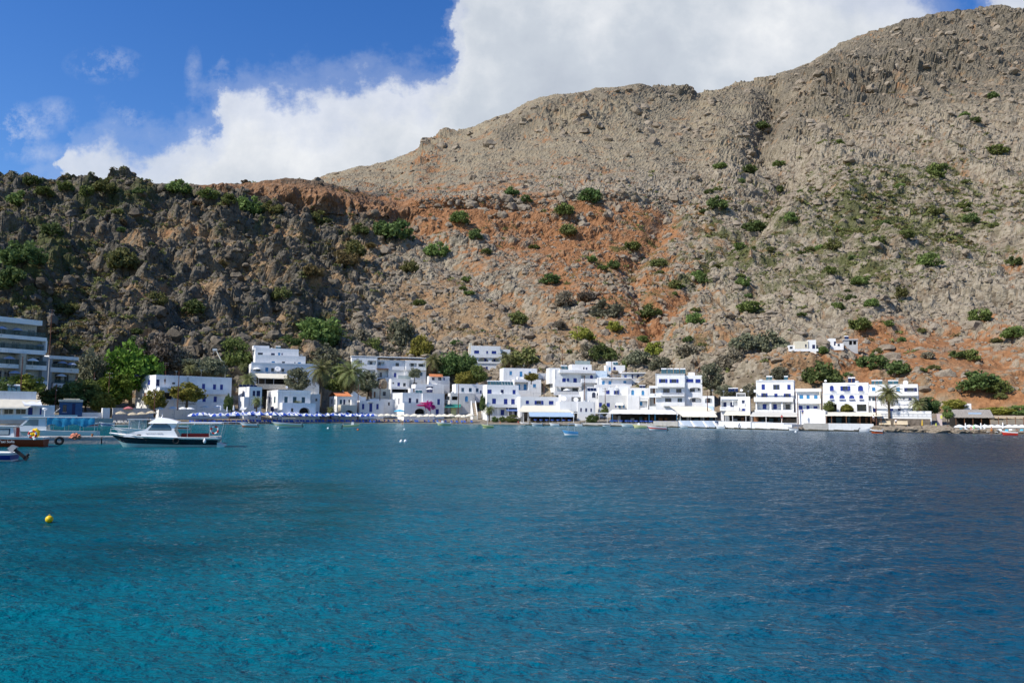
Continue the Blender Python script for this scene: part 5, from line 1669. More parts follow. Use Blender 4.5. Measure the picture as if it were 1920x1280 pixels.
def village_right():
    # light blue terraced rooms
    h = House('light_blue_rooms', 'terraced white rooms with light blue railings and doors above the quay', 'guest house', 'c6', (0, 345, 470, 560), 50, yaw=0, down=10)
    h.block((0, 410, 460, 560), dy=0, D=8, wins=[(62, 454, 98, 502, 's', 'l'), (148, 454, 186, 502, 's', 'l'), (348, 454, 386, 486, 's', 'l')])
    h.rail((60, 376, 456, 412), -0.9, n=30, m=CLR['l'])
    h.slab((50, 408, 462, 424), -1.0, 0.0, 'balcony')
    h.block((-40, 320, 130, 420), dy=4, D=8, m=mat('pale_blue_plaster', (0.60, 0.70, 0.78), 0.9, 0.05), name='rear_wing')
    h.awning((30, 320, 508), (60, 270, 548), 0.0, -2.6, AWN_W, bays=2)
    h.block((-30, 505, 390, 560), dy=-2.8, D=2.8, name='terrace')
    h = House('blue_door_tower', 'small white tower house with two arched blue windows at the slope foot', 'house', 'c6', (115, 240, 370, 350), 62, yaw=2, down=9)
    h.block((115, 246, 370, 360), D=6, wins=[(150, 268, 180, 318, 'as', 'l'), (212, 266, 246, 318, 'as', 'b')])
    h.block((135, 196, 255, 250), dy=2, D=4, name='roof_room', down=0.1)
    h.heater((212, 192, 280, 240), 1, teal=True)
    h = House('long_arcade', 'long low white building with dark arched doors below the ochre bank', 'building', 'c6', (325, 345, 745, 450), 58, yaw=-2, down=9)
    h.block((325, 345, 745, 460), D=6, wins=[(358, 366, 392, 420, 'as', 'b'), (456, 368, 478, 424, 'd', 'n'), (526, 370, 564, 422, 'as', 'n'), (662, 374, 700, 424, 'as', 'n')], m=MATS['grey_plaster'])
    h.slab((320, 340, 748, 352), -0.6, 6.1, 'roof_edge')
    h.rail((460, 428, 745, 462), -2.0, n=22, balus=True)
    h.slab((460, 460, 745, 500), -2.1, -0.01, 'terrace')
    h = House('quay_house', 'white quay house with blue shutters and upper windows behind the long awning', 'house', 'c6', (20, 540, 400, 830), 26, yaw=-2)
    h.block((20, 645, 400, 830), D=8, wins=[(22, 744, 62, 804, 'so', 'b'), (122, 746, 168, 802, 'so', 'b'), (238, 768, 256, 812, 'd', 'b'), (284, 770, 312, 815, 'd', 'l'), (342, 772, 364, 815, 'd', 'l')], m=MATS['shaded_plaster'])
    h.block((20, 540, 270, 700), dy=2.5, D=6, wins=[(116, 578, 164, 630, 'so', 'b'), (236, 584, 272, 634, 'go', 'b')])
    h.block((265, 520, 430, 660), dy=3, D=6, name='rear_wing')
    h.awning((250, 340, 752), (236, 350, 772), 0, -1.6, AWN_W, bays=1)
    h = House('teal_arch_house', 'white house with two arched light blue windows and small balcony left of the hotel', 'house', 'c6', (400, 548, 690, 830), 26, yaw=-4)
    h.block((410, 548, 690, 700), dy=1.2, D=8, wins=[(452, 576, 490, 642, 'as', 'l'), (590, 582, 626, 644, 'as', 'l')])
    h.block((405, 650, 560, 830), dy=0, D=8, name='front_room')
    h.block((555, 690, 680, 830), dy=0.2, D=7, loggias=[(562, 720, 668, 810, 1.3)], wins=[(566, 730, 600, 782, 's', 'l', 1.29)], name='side_room')
    h.rail((560, 655, 680, 690), 0.1, n=10, balus=True)
    h.heater((560, 508, 645, 548), 3)
    # three storey hotel with solar row
    h = House('three_storey_hotel', 'tall white three storey hotel with a row of solar heaters on its roof', 'hotel', 'c6', (790, 362, 1400, 800), 24, yaw=-10)
    h.block((780, 362, 1168, 800), dy=0, D=10, wins=[(848, 428, 908, 480, 'go', 'b'), (990, 430, 1054, 482, 'go', 'b'), (876, 556, 966, 612, 'g', 'b'), (1050, 558, 1122, 612, 'g', 'b'), (902, 682, 988, 736, 'g', 'b'), (1068, 684, 1132, 738, 'g', 'l')])
    h.block((1168, 380, 1400, 800), dy=0.8, D=9, loggias=[(1228, 540, 1382, 604, 1.4, 0.55), (1232, 676, 1388, 738, 1.4, 0.55)], wins=[(1184, 428, 1280, 474, 's', 'b'), (1308, 430, 1376, 480, 's', 'b'), (1235, 556, 1300, 602, 'g', 'b', 1.39), (1262, 686, 1310, 736, 'g', 'b', 1.39), (1340, 552, 1364, 584, 'g', 'n', 1.39)])
    h.balcony((800, 484, 1165, 530), 1.3)
    h.balcony((690, 528, 862, 545), 1.0)
    h.balcony((840, 612, 1160, 650), 1.3)
    h.balcony((680, 650, 862, 668), 1.0)
    h.rail((870, 616, 1150, 632), -1.36, n=4, m=CLR['n'])
    h.block((690, 520, 785, 800), dy=1.5, D=6, loggias=[(705, 540, 775, 620, 1.6), (695, 660, 775, 790, 1.6)], wins=[(745, 560, 765, 640, 'd', 'o', 1.59), (752, 660, 776, 760, 'd', 'o', 1.59)], name='stair_wing', inner=MATS['grey_plaster'])
    h.slab((770, 356, 1170, 366), -0.15, 10.1, 'roof_edge', GREYW)
    for k in range(4):
        h.heater((850 + 84 * k, 282, 928 + 84 * k, 358), 3, teal=True)
    h.block((1215, 342, 1300, 384), dy=4, D=3, name='roof_room', down=0.2)
    h.text('SIFIS', 972, 1040, 762, -0.01, MATS['pale_lettering'], hpx=14)
    h.slab((880, 742, 1165, 790), -1.0, -0.02, 'balcony')
    h = House('arched_bay_house', 'narrow white bay with one arched balcony between hotel and cafe', 'house', 'c6', (1408, 655, 1560, 860), 22, yaw=-14)
    h.block((1402, 655, 1560, 860), D=7, loggias=[(1436, 680, 1532, 748, 1.4, 0.55)], wins=[(1470, 690, 1505, 746, 'g', 'n', 1.39)])
    h.awning((1430, 1545, 790), (1490, 1560, 872), -0.1, -2.4, AWN_G, bays=1)
    # white cafe house with star shaped sign
    h = House('cafe_house', 'low white cafe house with lettered terrace parapet and parked white parasols', 'cafe', 'c7', (-50, 780, 270, 960), 18, yaw=-18)
    h.block((-50, 782, 140, 960), dy=1.0, D=8, loggias=[(-45, 822, 135, 890, 1.2)], wins=[(-20, 838, 12, 888, 'd', 'n', 1.19), (55, 838, 92, 888, 'd', 'n', 1.19)])
    h.block((140, 775, 270, 965), dy=0.4, D=8, wins=[(180, 815, 212, 848, 'g', 'b'), (182, 905, 218, 958, 's', 'b')])
    h.slab((-60, 888, 150, 930), -0.2, 1.0, 'parapet')
    h.slab((-50, 775, 145, 805), 0.7, 1.0, 'roof_parapet')
    h.text('NOTOS', -45, 0, 908, -0.2, MATS['pale_lettering'], hpx=10)
    h.block((120, 735, 220, 780), dy=4, D=4, loggias=[(125, 740, 215, 776, 1.0)], name='roof_room', inner=MATS['grey_plaster'])
    h.heater((30, 678, 140, 720), 6)
    h.dish(175, 706, 16, 5)
    h.dish(155, 916, 18, 0.2)
    # three storey hotel with recessed bays
    h = House('bay_hotel', 'white three storey hotel with pillared bays and blue doors', 'hotel', 'c7', (325, 602, 745, 960), 16, yaw=-22)
    h.block((335, 602, 745, 715), dy=0.8, D=9, wins=[(396, 642, 432, 702, 's', 'b'), (522, 645, 592, 702, 'g', 'b'), (676, 645, 712, 702, 'd', 'b')])
    h.block((335, 712, 750, 800), dy=0.8, D=9, wins=[(408, 738, 444, 784, 'go', 'b'), (534, 742, 570, 786, 's', 'b'), (655, 742, 696, 786, 'go', 'b')])
    h.block((330, 796, 745, 960), dy=0, D=10, loggias=[(345, 824, 482, 920, 1.8), (502, 824, 608, 920, 1.8), (628, 824, 722, 920, 1.8)], wins=[(408, 856, 448, 912, 's', 'b', 1.79), (524, 858, 562, 912, 's', 'b', 1.79), (658, 858, 706, 914, 'g', 'n', 1.79)])
    h.balcony((310, 700, 752, 722), 0.6)
    h.balcony((312, 782, 735, 826), 0.5)
    h.slab((335, 596, 748, 606), 0.6, 9.9, 'roof_edge')
    h.heater((440, 548, 510, 602), 4, teal=True)
    h.heater((636, 548, 684, 600), 4, teal=True)
    h.slab((320, 920, 745, 945), -0.3, 0.0, 'parapet')
    # two storey house with six light windows
    h = House('two_storey_house', 'white two storey house with six blue shutters between the two hotels', 'house', 'c7', (770, 690, 1040, 960), 18, yaw=-24)
    h.block((770, 690, 1038, 845), dy=0.8, D=8, wins=[(808, 758, 850, 800, 's', 'l'), (886, 758, 920, 800, 's', 'l'), (968, 760, 1006, 800, 's', 'l')])
    h.block((770, 842, 1038, 960), dy=0.9, D=8, wins=[(800, 874, 842, 918, 's', 'b'), (886, 874, 918, 918, 's', 'b'), (962, 880, 1006, 908, 's', 'b')])
    h.balcony((765, 800, 1042, 842), 0.4)
    h.slab((765, 688, 1042, 722), 0.0, 8.9, 'roof_slab')
    h.slab((1028, 722, 1040, 960), -0.3, 0.85, 'end_pier', CREAMW)
    h = House('white_boathouse', 'plain white boathouse wall with faint drawings under the two storey house', 'boathouse', 'c7', (800, 915, 1092, 1070), 6, yaw=-26)
    h.block((800, 930, 1092, 1070), D=8)
    mb = MB()
    xa, za = h.loc(800, 931)
    xb, _ = h.loc(1092, 931)
    _, zt = h.loc(930, 905)
    mb.add([(xa, 0.01, za), (xb, 0.01, za), ((xa + xb) / 2, 0.01, zt), (xa, 7.9, za), (xb, 7.9, za), ((xa + xb) / 2, 7.9, zt)], [(0, 1, 2), (5, 4, 3), (0, 2, 5, 3), (1, 4, 5, 2)])
    mb.build('gable', WHITE, h.root)
    # hotel with arched windows
    h = House('arch_window_hotel', 'white hotel with two rows of blue arched windows over a wide arch', 'hotel', 'c7', (1065, 622, 1540, 960), 15, yaw=-25)
    h.block((1065, 624, 1562, 745), dy=0.9, D=10, wins=[(1140, 655, 1182, 712, 'as', 'b'), (1280, 662, 1338, 712, 'go', 'b'), (1448, 655, 1502, 712, 'as', 'b')])
    h.block((1105, 742, 1562, 832), dy=1.0, D=10, wins=[(1138, 756, 1184, 800, 'as', 'b'), (1244, 756, 1304, 802, 'as', 'b'), (1350, 760, 1408, 806, 'as', 'b'), (1462, 758, 1504, 806, 'as', 'b')])
    h.block((1065, 740, 1108, 960), dy=1.0, D=9, name='end_wall')
    h.block((1100, 828, 1562, 960), dy=0.4, D=10, loggias=[(1120, 856, 1215, 940, 2.2, False, 2), (1250, 862, 1400, 944, 3.0, 1.0, 2), (1436, 860, 1540, 936, 2.0)], wins=[(1165, 884, 1194, 932, 'd', 'n', 2.19), (1440, 864, 1536, 932, 'g', 'n', 1.99)])
    for (a, b) in ((1140, 1182), (1240, 1306), (1346, 1410), (1460, 1506)):
        h.rail((a, 808, b, 828), 0.7, n=6, m=CLR['b'])
        h.slab((a, 798, b, 806), 0.6, 0.99, 'balcony')
    for (a, b) in ((1145, 1200), (1285, 1350), (1448, 1505)):
        h.rail((a, 700, b, 716), 0.5, n=6, m=CLR['b'])
    h.heater((1335, 562, 1418, 622), 4)
    h.dish(1093, 604, 14, 4)
    h.text('KERAMOS', 1325, 1420, 652, 0.9, MATS['pale_lettering'], hpx=10)
    # last hotel on the quay
    h = House('end_hotel', 'last white hotel of the quay with a palm on its terrace', 'hotel', 'c8', (280, 622, 800, 945), 14, yaw=-28)
    h.block((272, 622, 796, 735), dy=0.8, D=9, wins=[(310, 655, 346, 692, 's', 'l'), (422, 658, 450, 692, 'g', 'n'), (568, 655, 606, 698, 's', 'l'), (682, 660, 755, 698, 'go', 'n')])
    h.block((280, 735, 800, 840), dy=1.6, D=8, wins=[(312, 762, 356, 802, 'g', 'l'), (380, 764, 424, 786, 'g', 'n'), (640, 766, 656, 784, 'g', 'n'), (700, 766, 732, 808, 's', 'b')])
    h.block((285, 838, 800, 945), dy=1.2, D=8, wins=[(320, 876, 360, 918, 's', 'b'), (498, 878, 536, 926, 'd', 'b'), (585, 878, 616, 942, 'd', 'n'), (735, 896, 760, 926, 'g', 'b')])
    h.balcony((272, 708, 800, 738), 0.2)
    h.balcony((276, 798, 802, 842), 0.6)
    h.block((360, 905, 940, 990), dy=-5.5, D=6.6, name='terrace', down=3.0)
    h.rail((360, 936, 940, 962), -5.55, n=12, m=METAL)
    h.slab((790, 930, 940, 990), -3.0, 1.0, 'terrace_wall')
    h.heater((300, 576, 420, 620), 3, teal=True)
    h.heater((475, 578, 590, 620), 3, teal=True)
    h.dish(666, 604, 28, 3)
    h.awning((650, 720, 872), (620, 690, 938), 0.9, -1.8, AWN_W, bays=1)
    # white ruins on the rock
    h = House('hill_cottage', 'small white cottage with rounded top on the rock above the cave', 'cottage', 'c7', (758, 155, 1000, 275), 77, yaw=-12, down=3)
    h.block((758, 172, 905, 272), dy=0, D=4, wins=[(870, 205, 888, 238, 'g', 'n')], m=CREAMW)
    h.block((905, 158, 990, 268), dy=0.3, D=4, wins=[(948, 210, 980, 260, 'd', 'n')])
    h.block((690, 216, 760, 276), dy=0.5, D=3, wins=[(702, 230, 735, 264, 'g', 'n')], name='porch')
    h.slab((690, 255, 1015, 282), -1.4, -1.1, 'terrace_wall')
    h = House('hill_chapel', 'white hillside cottage between two trees right of the rounded one', 'cottage', 'c7', (1130, 140, 1290, 268), 80, yaw=-14, down=3)
    h.block((1130, 142, 1205, 240), D=4, wins=[(1185, 175, 1210, 222, 'd', 'n')])
    h.block((1205, 195, 1290, 266), dy=-0.5, D=4, wins=[(1225, 200, 1250, 225, 'g', 'n')])
    h.slab((1085, 232, 1290, 268), -1.5, -1.2, 'terrace_wall')
    h = House('hill_ruin', 'unfinished grey hut with dark openings at the right end of the rock', 'hut', 'c7', (1298, 150, 1450, 268), 83, yaw=-16, down=3)
    h.block((1298, 155, 1445, 270), D=5, loggias=[(1395, 170, 1430, 208, 1.5), (1350, 170, 1385, 212, 1.0)], m=GREYW, inner=DARK)
    h.slab((1290, 148, 1450, 160), -0.3, 5.3, 'roof', GREYW)
    h.heater((1300, 110, 1350, 150), 1)
    # beach taverna with a dark flat roof at the right
    h = House('beach_taverna', 'long beach taverna with grey thatched roof at the right end of the bay', 'taverna', 'c8', (1150, 900, 1930, 1030), 14, yaw=-20)
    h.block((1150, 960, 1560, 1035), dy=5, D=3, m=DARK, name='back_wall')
    h.awning((1140, 1560, 888), (1180, 1600, 962), 5.5, 0, mat('grey_thatch', (0.30, 0.27, 0.23), 0.95, 0.3, 3.0, bump=0.6), bays=6, name='roof', val=0.35)
    h.awning((1540, 1960, 952), (1540, 1960, 972), 5.5, 0.5, mat('straw_mat', (0.42, 0.33, 0.22), 0.95, 0.3, 3.0, bump=0.5), bays=6, name='roof', val=0.3)
    for x in (1200, 1290, 1380, 1470, 1560, 1650, 1740, 1830, 1915):
        h.post(x, 968, 1030, 0.3, m=CLR['o'])
    h.slab((1330, 920, 1468, 944), 2.0, 2.06, 'sign_board', AWN_G)
    h = House('white_hut', 'small white hut with a dark side behind the thatched taverna', 'hut', 'c8', (1285, 825, 1365, 890), 30, yaw=-20, down=9)
    h.block((1285, 825, 1362, 892), D=4)
    h = House('garden_wall', 'pinkish garden wall end beside a yellow sign at the right shore', 'wall', 'c8', (1000, 935, 1050, 1030), 12, yaw=-25)
    h.block((1000, 935, 1052, 1030), D=3, m=mat('pink_plaster', (0.55, 0.45, 0.42), 0.9, 0.1))
    h.slab((1035, 950, 1055, 985), -0.1, -0.02, 'sign_board', mat('lime_sign', (0.65, 0.65, 0.15), 0.7, 0.1))


def roof_clutter():
    """aerials, water tanks, pipes and cooling boxes: what every roof and wall of the village carries"""
    rnd = random.Random(77)
    pipe_m, tank_m = mat('grey_pipe', (0.35, 0.35, 0.34), 0.6), mat('plastic_tank', (0.55, 0.56, 0.56), 0.5)
    for (h, cat) in HOUSES:
        if cat not in ('house', 'hotel', 'guest house', 'apartment house', 'villa', 'cafe') or h.c == 'c9':
            continue
        for (x0, x1, z1, z0, dy, D) in h.tops:
            w = x1 - x0
            if w < 3:
                continue
            if rnd.random() < 0.7:
                x, y, hh = rnd.uniform(x0 + .4, x1 - .4), dy + rnd.uniform(.6, D * .6), rnd.uniform(1.2, 2.4)
                mb = MB()
                mb.tube([(x, y, z1 - .4), (x, y, z1 + hh)], .03, 4)
                for k in range(4):
                    mb.box((x - .45 + .06 * k, y - .015, z1 + hh - .12 * k - .02), (x + .45 - .06 * k, y + .015, z1 + hh - .12 * k + .02))
                mb.build('aerial', METAL, h.root)
            if rnd.random() < 0.45:
                x, y, r = rnd.uniform(x0 + 1, x1 - 1), dy + rnd.uniform(1.2, D * .7), rnd.uniform(.4, .6)
                mb = MB()
                mb.lathe([(.01, z1 - .4), (r, z1 - .38), (r, z1 + .35), (r * .8, z1 + .5), (r * .3, z1 + .56), (.01, z1 + .56)], 12, (x, y, 0))
                mb.build('water_tank', tank_m, h.root)
            if rnd.random() < 0.55 and dy < 3:
                x = rnd.choice([x0 + rnd.uniform(.15, .4), x1 - rnd.uniform(.15, .4)])
                mb = MB()
                mb.tube([(x, dy - .05, z1 - .3), (x, dy - .05, max(z0 + 2, z1 - 6))], .045, 5)
                mb.build('drain_pipe', pipe_m, h.root)


village_left()
village_middle()
village_right()
roof_clutter()
# ------------------------------------------------------------------ trees and palms round the village
TREE_KINDS = {}


def tree_proto(kind, var):
    key = (kind, var)
    if key in TREE_KINDS:
        return TREE_KINDS[key]
    rng = np.random.default_rng(500 + var * 13 + sum(map(ord, kind)))
    crown = crown_mesh('crown_' + kind, rng, 0.5, 0.50, 64, 60, 0.040, LEAF[kind], shape=1.6)
    V = np.zeros(len(crown.vertices) * 3)
    crown.vertices.foreach_get('co', V)
    V = V.reshape(-1, 3)
    V[:, 2] += 0.53
    crown.vertices.foreach_set('co', V.reshape(-1))
    mb = MB()
    fork = Vector((0.02, 0, 0.28))
    mb.tube([(0, 0, -0.25), (0.01, 0, 0.1), fork], [0.045, 0.036, 0.03], 7)
    for k in range(6):
        a = 2 * math.pi * k / 6 + rng.random()
        e = fork + Vector((math.cos(a) * 0.28, math.sin(a) * 0.28, 0.2 + 0.25 * rng.random()))
        m_ = (fork + e) / 2 + Vector((0, 0, -0.03))
        mb.tube([fork, m_, e], [0.022, 0.015, 0.006], 5)
        for q in range(2):
            b = a + rng.normal(0, 0.7)
            mb.tube([m_, m_ + Vector((math.cos(b) * 0.2, math.sin(b) * 0.2, 0.16))], [0.011, 0.004], 4)
    TREE_KINDS[key] = (crown, mb.mesh('trunk', WOOD))
    return TREE_KINDS[key]


# u, row of the crown's top, row of its foot, width in photograph pixels, metres behind the waterline, kind, label
TREES = [
    (245, 648, 752, 92, 36, 'pine', 'bright green full crowned tree left of the white beach hotel'),
    (212, 706, 772, 66, 26, 'pine', 'lower green tree in front of the bright full crowned tree'),
    (178, 660, 745, 56, 40, 'olive', 'grey green tree between the modern hotel and the bright tree'),
    (160, 712, 770, 50, 22, 'bush', 'green tree behind the blue kiosk'),
    (130, 722, 768, 46, 20, 'bush', 'dark bushy tree left of the blue kiosk'),
    (100, 728, 766, 52, 18, 'carob', 'dark tree right of the low flat roofed house'),
    (48, 704, 748, 56, 14, 'yellow', 'olive yellow bushy tree below the modern hotel balconies'),
    (5, 712, 750, 40, 12, 'carob', 'dark tree at the left edge below the modern hotel'),
    (190, 738, 775, 40, 16, 'yellow', 'yellow green bush beside the rusty harbour pole'),
    (302, 632, 706, 58, 52, 'grey', 'tall grey leafless looking tree behind the beach hotel'),
    (262, 640, 706, 50, 54, 'grey', 'grey brush tree behind the bright green tree'),
    (335, 656, 708, 46, 52, 'grey', 'grey tree left of the white crane arm'),
    (372, 672, 712, 56, 48, 'olive', 'olive tree above the solar panels of the beach hotel'),
    (402, 676, 712, 40, 48, 'olive', 'smaller olive tree right under the crane arm'),
    (440, 640, 700, 54, 58, 'bush', 'dense green tree left of the stepped hotel'),
    (597, 598, 668, 76, 78, 'bush', 'large round green tree on the slope above the stepped hotel'),
    (630, 618, 668, 50, 80, 'carob', 'dark tree right of the large round slope tree'),
    (540, 632, 668, 46, 78, 'carob', 'dark low tree above the stepped hotel roof'),
    (606, 650, 712, 56, 60, 'olive', 'pale olive tree at the right end of the stepped hotel'),
    (556, 694, 738, 42, 25, 'olive', 'round olive tree beside the pergola taverna'),
    (635, 690, 745, 50, 36, 'bush', 'green tree between the two tall palms'),
    (676, 622, 684, 44, 80, 'grey', 'grey tree on the slope left of the apartment house'),
    (700, 640, 690, 40, 76, 'bush', 'green bush on the slope behind the apartment house roof'),
    (750, 604, 676, 52, 84, 'olive', 'tall grey olive tree above the apartment house'),
    (735, 648, 690, 46, 78, 'olive', 'round olive tree just above the apartment house roof'),
    (788, 632, 690, 44, 72, 'yellow', 'bright yellow green tree behind the apartment house'),
    (842, 662, 712, 54, 54, 'carob', 'wide dark green tree left of the arched villa'),
    (876, 666, 714, 36, 52, 'carob', 'dark conical tree touching the arched villa'),
    (893, 688, 722, 40, 42, 'bush', 'green garden tree below the arched villa'),
    (872, 698, 730, 40, 38, 'yellow', 'yellow green garden bush above the row house'),
    (777, 690, 712, 22, 42, 'olive', 'small olive tree before the apartment house balconies'),
    (690, 700, 740, 36, 38, 'olive', 'olive bush right of the shorter palm'),
    (996, 700, 716, 26, 36, 'yellow', 'small yellow green tree on the slope house terrace'),
    (1177, 672, 704, 24, 68, 'bush', 'small green tree right of the little blue windowed tower'),
    (1238, 668, 706, 42, 66, 'olive', 'wide olive tree behind the three storey hotel'),
    (1333, 686, 738, 42, 40, 'olive', 'tall olive tree right of the three storey hotel'),
    (1360, 722, 748, 34, 34, 'olive', 'olive bush above the low cafe house'),
    (1378, 652, 716, 44, 66, 'grey', 'tall grey green tree on the slope above the cafe house'),
    (1405, 722, 752, 30, 32, 'olive', 'olive tree left of the bay hotel'),
    (1462, 690, 716, 32, 40, 'olive', 'small olive tree behind the bay hotel roof'),
    (1555, 754, 776, 20, 13.5, 'bush', 'bright plant on the hotel terrace left of the wide arch'),
    (1589, 758, 774, 20, 13, 'yellow', 'yellow green plant inside the wide arch'),
    (1743, 746, 780, 36, 22, 'carob', 'dark green tree right of the last hotel'),
    (1790, 750, 772, 44, 30, 'yellow', 'yellow green hedge tree above the thatched taverna'),
    (1777, 764, 788, 18, 14, 'bush', 'small green tree at the left end of the thatched taverna'),
    (1870, 764, 782, 64, 34, 'yellow', 'long yellow green bush behind the straw mat roof'),
    (1914, 762, 782, 40, 34, 'bush', 'green bush at the right edge behind the straw mat roof'),
    (350, 720, 758, 60, 14, 'yellow', 'vine covered pergola tree on the beach hotel terrace'),
    (290, 734, 772, 40, 12, 'yellow', 'yellow green tree at the corner of the beach hotel'),
    (428, 742, 776, 16, 15, 'carob', 'narrow dark climber on the beach hotel corner'),
    (928, 781, 793, 12, 10, 'carob', 'small round dark bush on the beach left of its twin'),
    (942, 781, 793, 12, 10, 'carob', 'small round dark bush on the beach right of its twin'),
    (961, 779, 794, 26, 10, 'bush', 'wide green bush at the foot of the blue shuttered house'),
    (1110, 778, 796, 22, 8, 'carob', 'dark bush with orange flowers beside the white pergola'),
    (1133, 760, 782, 14, 14, 'bush', 'green climber on the quay house corner'),
    (905, 742, 776, 10, 14, 'carob', 'narrow dark climber beside the white steps'),
]


def build_trees():
    rnd = random.Random(9)
    for i, (u, vt, vb, wpx, back, kind, label) in enumerate(TREES):
        Y = shore_y(u) + back
        top, foot = W(u, vt, Y), W(u, vb, Y)
        h = top.z - foot.z
        w = wpx * Y / FPX
        crown, trunk = tree_proto(kind, i % 2)
        t = thing('tree', label, 'tree', foot, rnd.uniform(0, 6.28), 'trees round the village')
        t.scale = (w * 1.0, w * 1.0, h * 1.03)
        for nm, me in (('crown', crown), ('trunk', trunk)):
            o = bpy.data.objects.new(nm, me)
            COL.objects.link(o)
            o.parent = t


build_trees()


def bougainvillea():
    Y = shore_y(800) + 13.5
    rng = np.random.default_rng(77)
    for (u, v, w, h, label) in ((797, 759, 36, 9, 'pink bougainvillea arching along the flower house front'), (806, 762, 18, 22, 'taller pink bougainvillea bush at the right of the arching one')):
        p = W(u, v, Y)
        s = Y / FPX
        me = crown_mesh('flowers', rng, 1.0, 1.0, 22, 40, 0.12, LEAF['pink'])
        t = thing('bougainvillea', label, 'flowering shrub', p, 0.0)
        o = bpy.data.objects.new('flowers', me)
        COL.objects.link(o)
        o.parent = t
        o.scale = (w * s / 2, 1.1, h * s / 2)
        mb = MB()
        mb.tube([(0.5, 0.2, -4.2), (0.3, 0.1, -2), (0, 0, 0)], [0.12, 0.09, 0.05], 6)
        mb.build('stem', WOOD, t)


bougainvillea()


def palm_meshes(seed, nf=38, skirt=True):
    rng = np.random.default_rng(seed)
    mb = MB()
    for k in range(nf):
        a = 2 * math.pi * (k * 0.381966) + rng.normal(0, 0.1)
        el = R(85 - 120 * (k / nf) ** 0.9)
        L = 1.0 * (0.85 + 0.3 * rng.random())
        p = Vector((0, 0, 0))
        pts = [p.copy()]
        n = 9
        e = el
        for j in range(n):
            d = Vector((math.cos(a) * math.cos(e), math.sin(a) * math.cos(e), math.sin(e)))
            p = p + d * (L / n)
            pts.append(p.copy())
            e -= R(9 + 5 * (k / nf))
        mb.tube(pts, [0.016 * (1 - j / (n + 2)) + 0.003 for j in range(n + 1)], 3, 0, False)
        side0 = Vector((-math.sin(a), math.cos(a), 0))
        for j in range(1, n + 1):
            t = j / n
            l = 0.26 * math.sin(math.pi * (0.12 + 0.82 * t)) + 0.04
            d = (pts[j] - pts[j - 1]).normalized()
            for q in (0.0, 0.5):
                b = pts[j - 1] + (pts[j] - pts[j - 1]) * q
                for sgn in (-1, 1):
                    tip = b + side0 * sgn * l * 0.85 + d * l * 0.65 + Vector((0, 0, -0.28 * l - 0.05 * rng.random()))
                    wv = d * 0.022
                    mb.add([b - wv, b + wv, tip + wv * 0.2], [(0, 1, 2)], 1 if k < nf * 0.82 else 2)
    fr = mb.mesh('fronds', [WOOD, LEAF['palm'], LEAF['dry']])
    tb = MB()
    pts, rad = [], []
    for j in range(15):
        t = j / 14
        pts.append((0.02 * math.sin(t * 3), 0, t))
        rad.append((1.25 - 0.35 * t if t < 0.9 else 1.5) * (1 + 0.06 * (j % 2)))
    return fr, pts, rad


# u, row of the crown's centre, row of the foot, crown radius px, metres behind the waterline, fruit, label
PALMS = [
    (600, 695, 778, 27, 15, False, 'tall slender palm tree in front of the plain white house'),
    (657, 700, 760, 31, 28, False, 'thick palm tree with wide crown behind the orange tiled roof'),
    (812, 678, 716, 20, 50, False, 'palm tree right of the apartment house'),
    (949, 672, 700, 15, 62, True, 'palm tree with yellow fruit right of the arched villa'),
    (465, 712, 740, 17, 34, False, 'bushy palm behind the corner house solar panels'),
    (455, 688, 706, 9, 46, False, 'small palm left of the stepped hotel'),
    (355, 692, 708, 12, 40, False, 'low palm peeping over the beach hotel roof'),
    (481, 752, 778, 11, 14, False, 'small palm in front of the corner house'),
    (558, 757, 776, 8, 13, False, 'very small palm before the arched house terrace'),
    (620, 768, 780, 8, 12, False, 'low palm bush before the orange tiled house'),
    (917, 768, 793, 10, 10, False, 'small palm on the beach before the blue shuttered house'),
    (1668, 738, 782, 22, 8, True, 'palm tree with orange fruit on the last hotel terrace'),
    (1722, 758, 782, 17, 10, False, 'second palm at the right end of the last hotel terrace'),
]


def build_palms():
    protos = [palm_meshes(31), palm_meshes(47)]
    fruit_m = mat('date_fruit', (0.55, 0.26, 0.03), 0.8, 0.3)
    for i, (u, vc, vb, rpx, back, fruit, label) in enumerate(PALMS):
        Y = shore_y(u) + back
        top, foot = W(u, vc, Y), W(u, vb, Y)
        h, r = top.z - foot.z, rpx * Y / FPX
        t = thing('palm_tree', label, 'palm', foot, i * 1.3, 'palm trees in the village')
        fr, pts, rad = protos[i % 2]
        o = bpy.data.objects.new('fronds', fr)
        COL.objects.link(o)
        o.parent = t
        o.location = (0, 0, h)
        o.scale = (r * 1.3,) * 3
        tw = min(0.3, 0.12 + r * 0.045)
        mb = MB()
        mb.tube([(p[0] * h, 0, -0.8 + p[2] * (h + 0.8)) for p in pts], [q * tw for q in rad], 8)
        mb.build('trunk', WOOD, t)
        if fruit:
            mb = MB()
            for k in range(5):
                a = k * 1.26
                mb.lathe([(0.02, 0), (0.28, -0.5), (0.32, -1.0), (0.1, -1.6), (0.01, -1.7)], 7, (math.cos(a) * 0.55, math.sin(a) * 0.55, h - 0.2))
            mb.build('fruit', fruit_m, t)


build_palms()
# ------------------------------------------------------------------ quay, terraces, beach furniture, people, poles
def sea_point(u, v):
    d = ray(u, v)
    t = -CAM_H / d.z
    return Vector((d.x * t, d.y * t, 0.0))


def shore_xy(u, back=0.0):
    d = ray(u, 785)
    Y = shore_y(u) + back
    return Vector((d.x / d.y * Y, Y, 0))


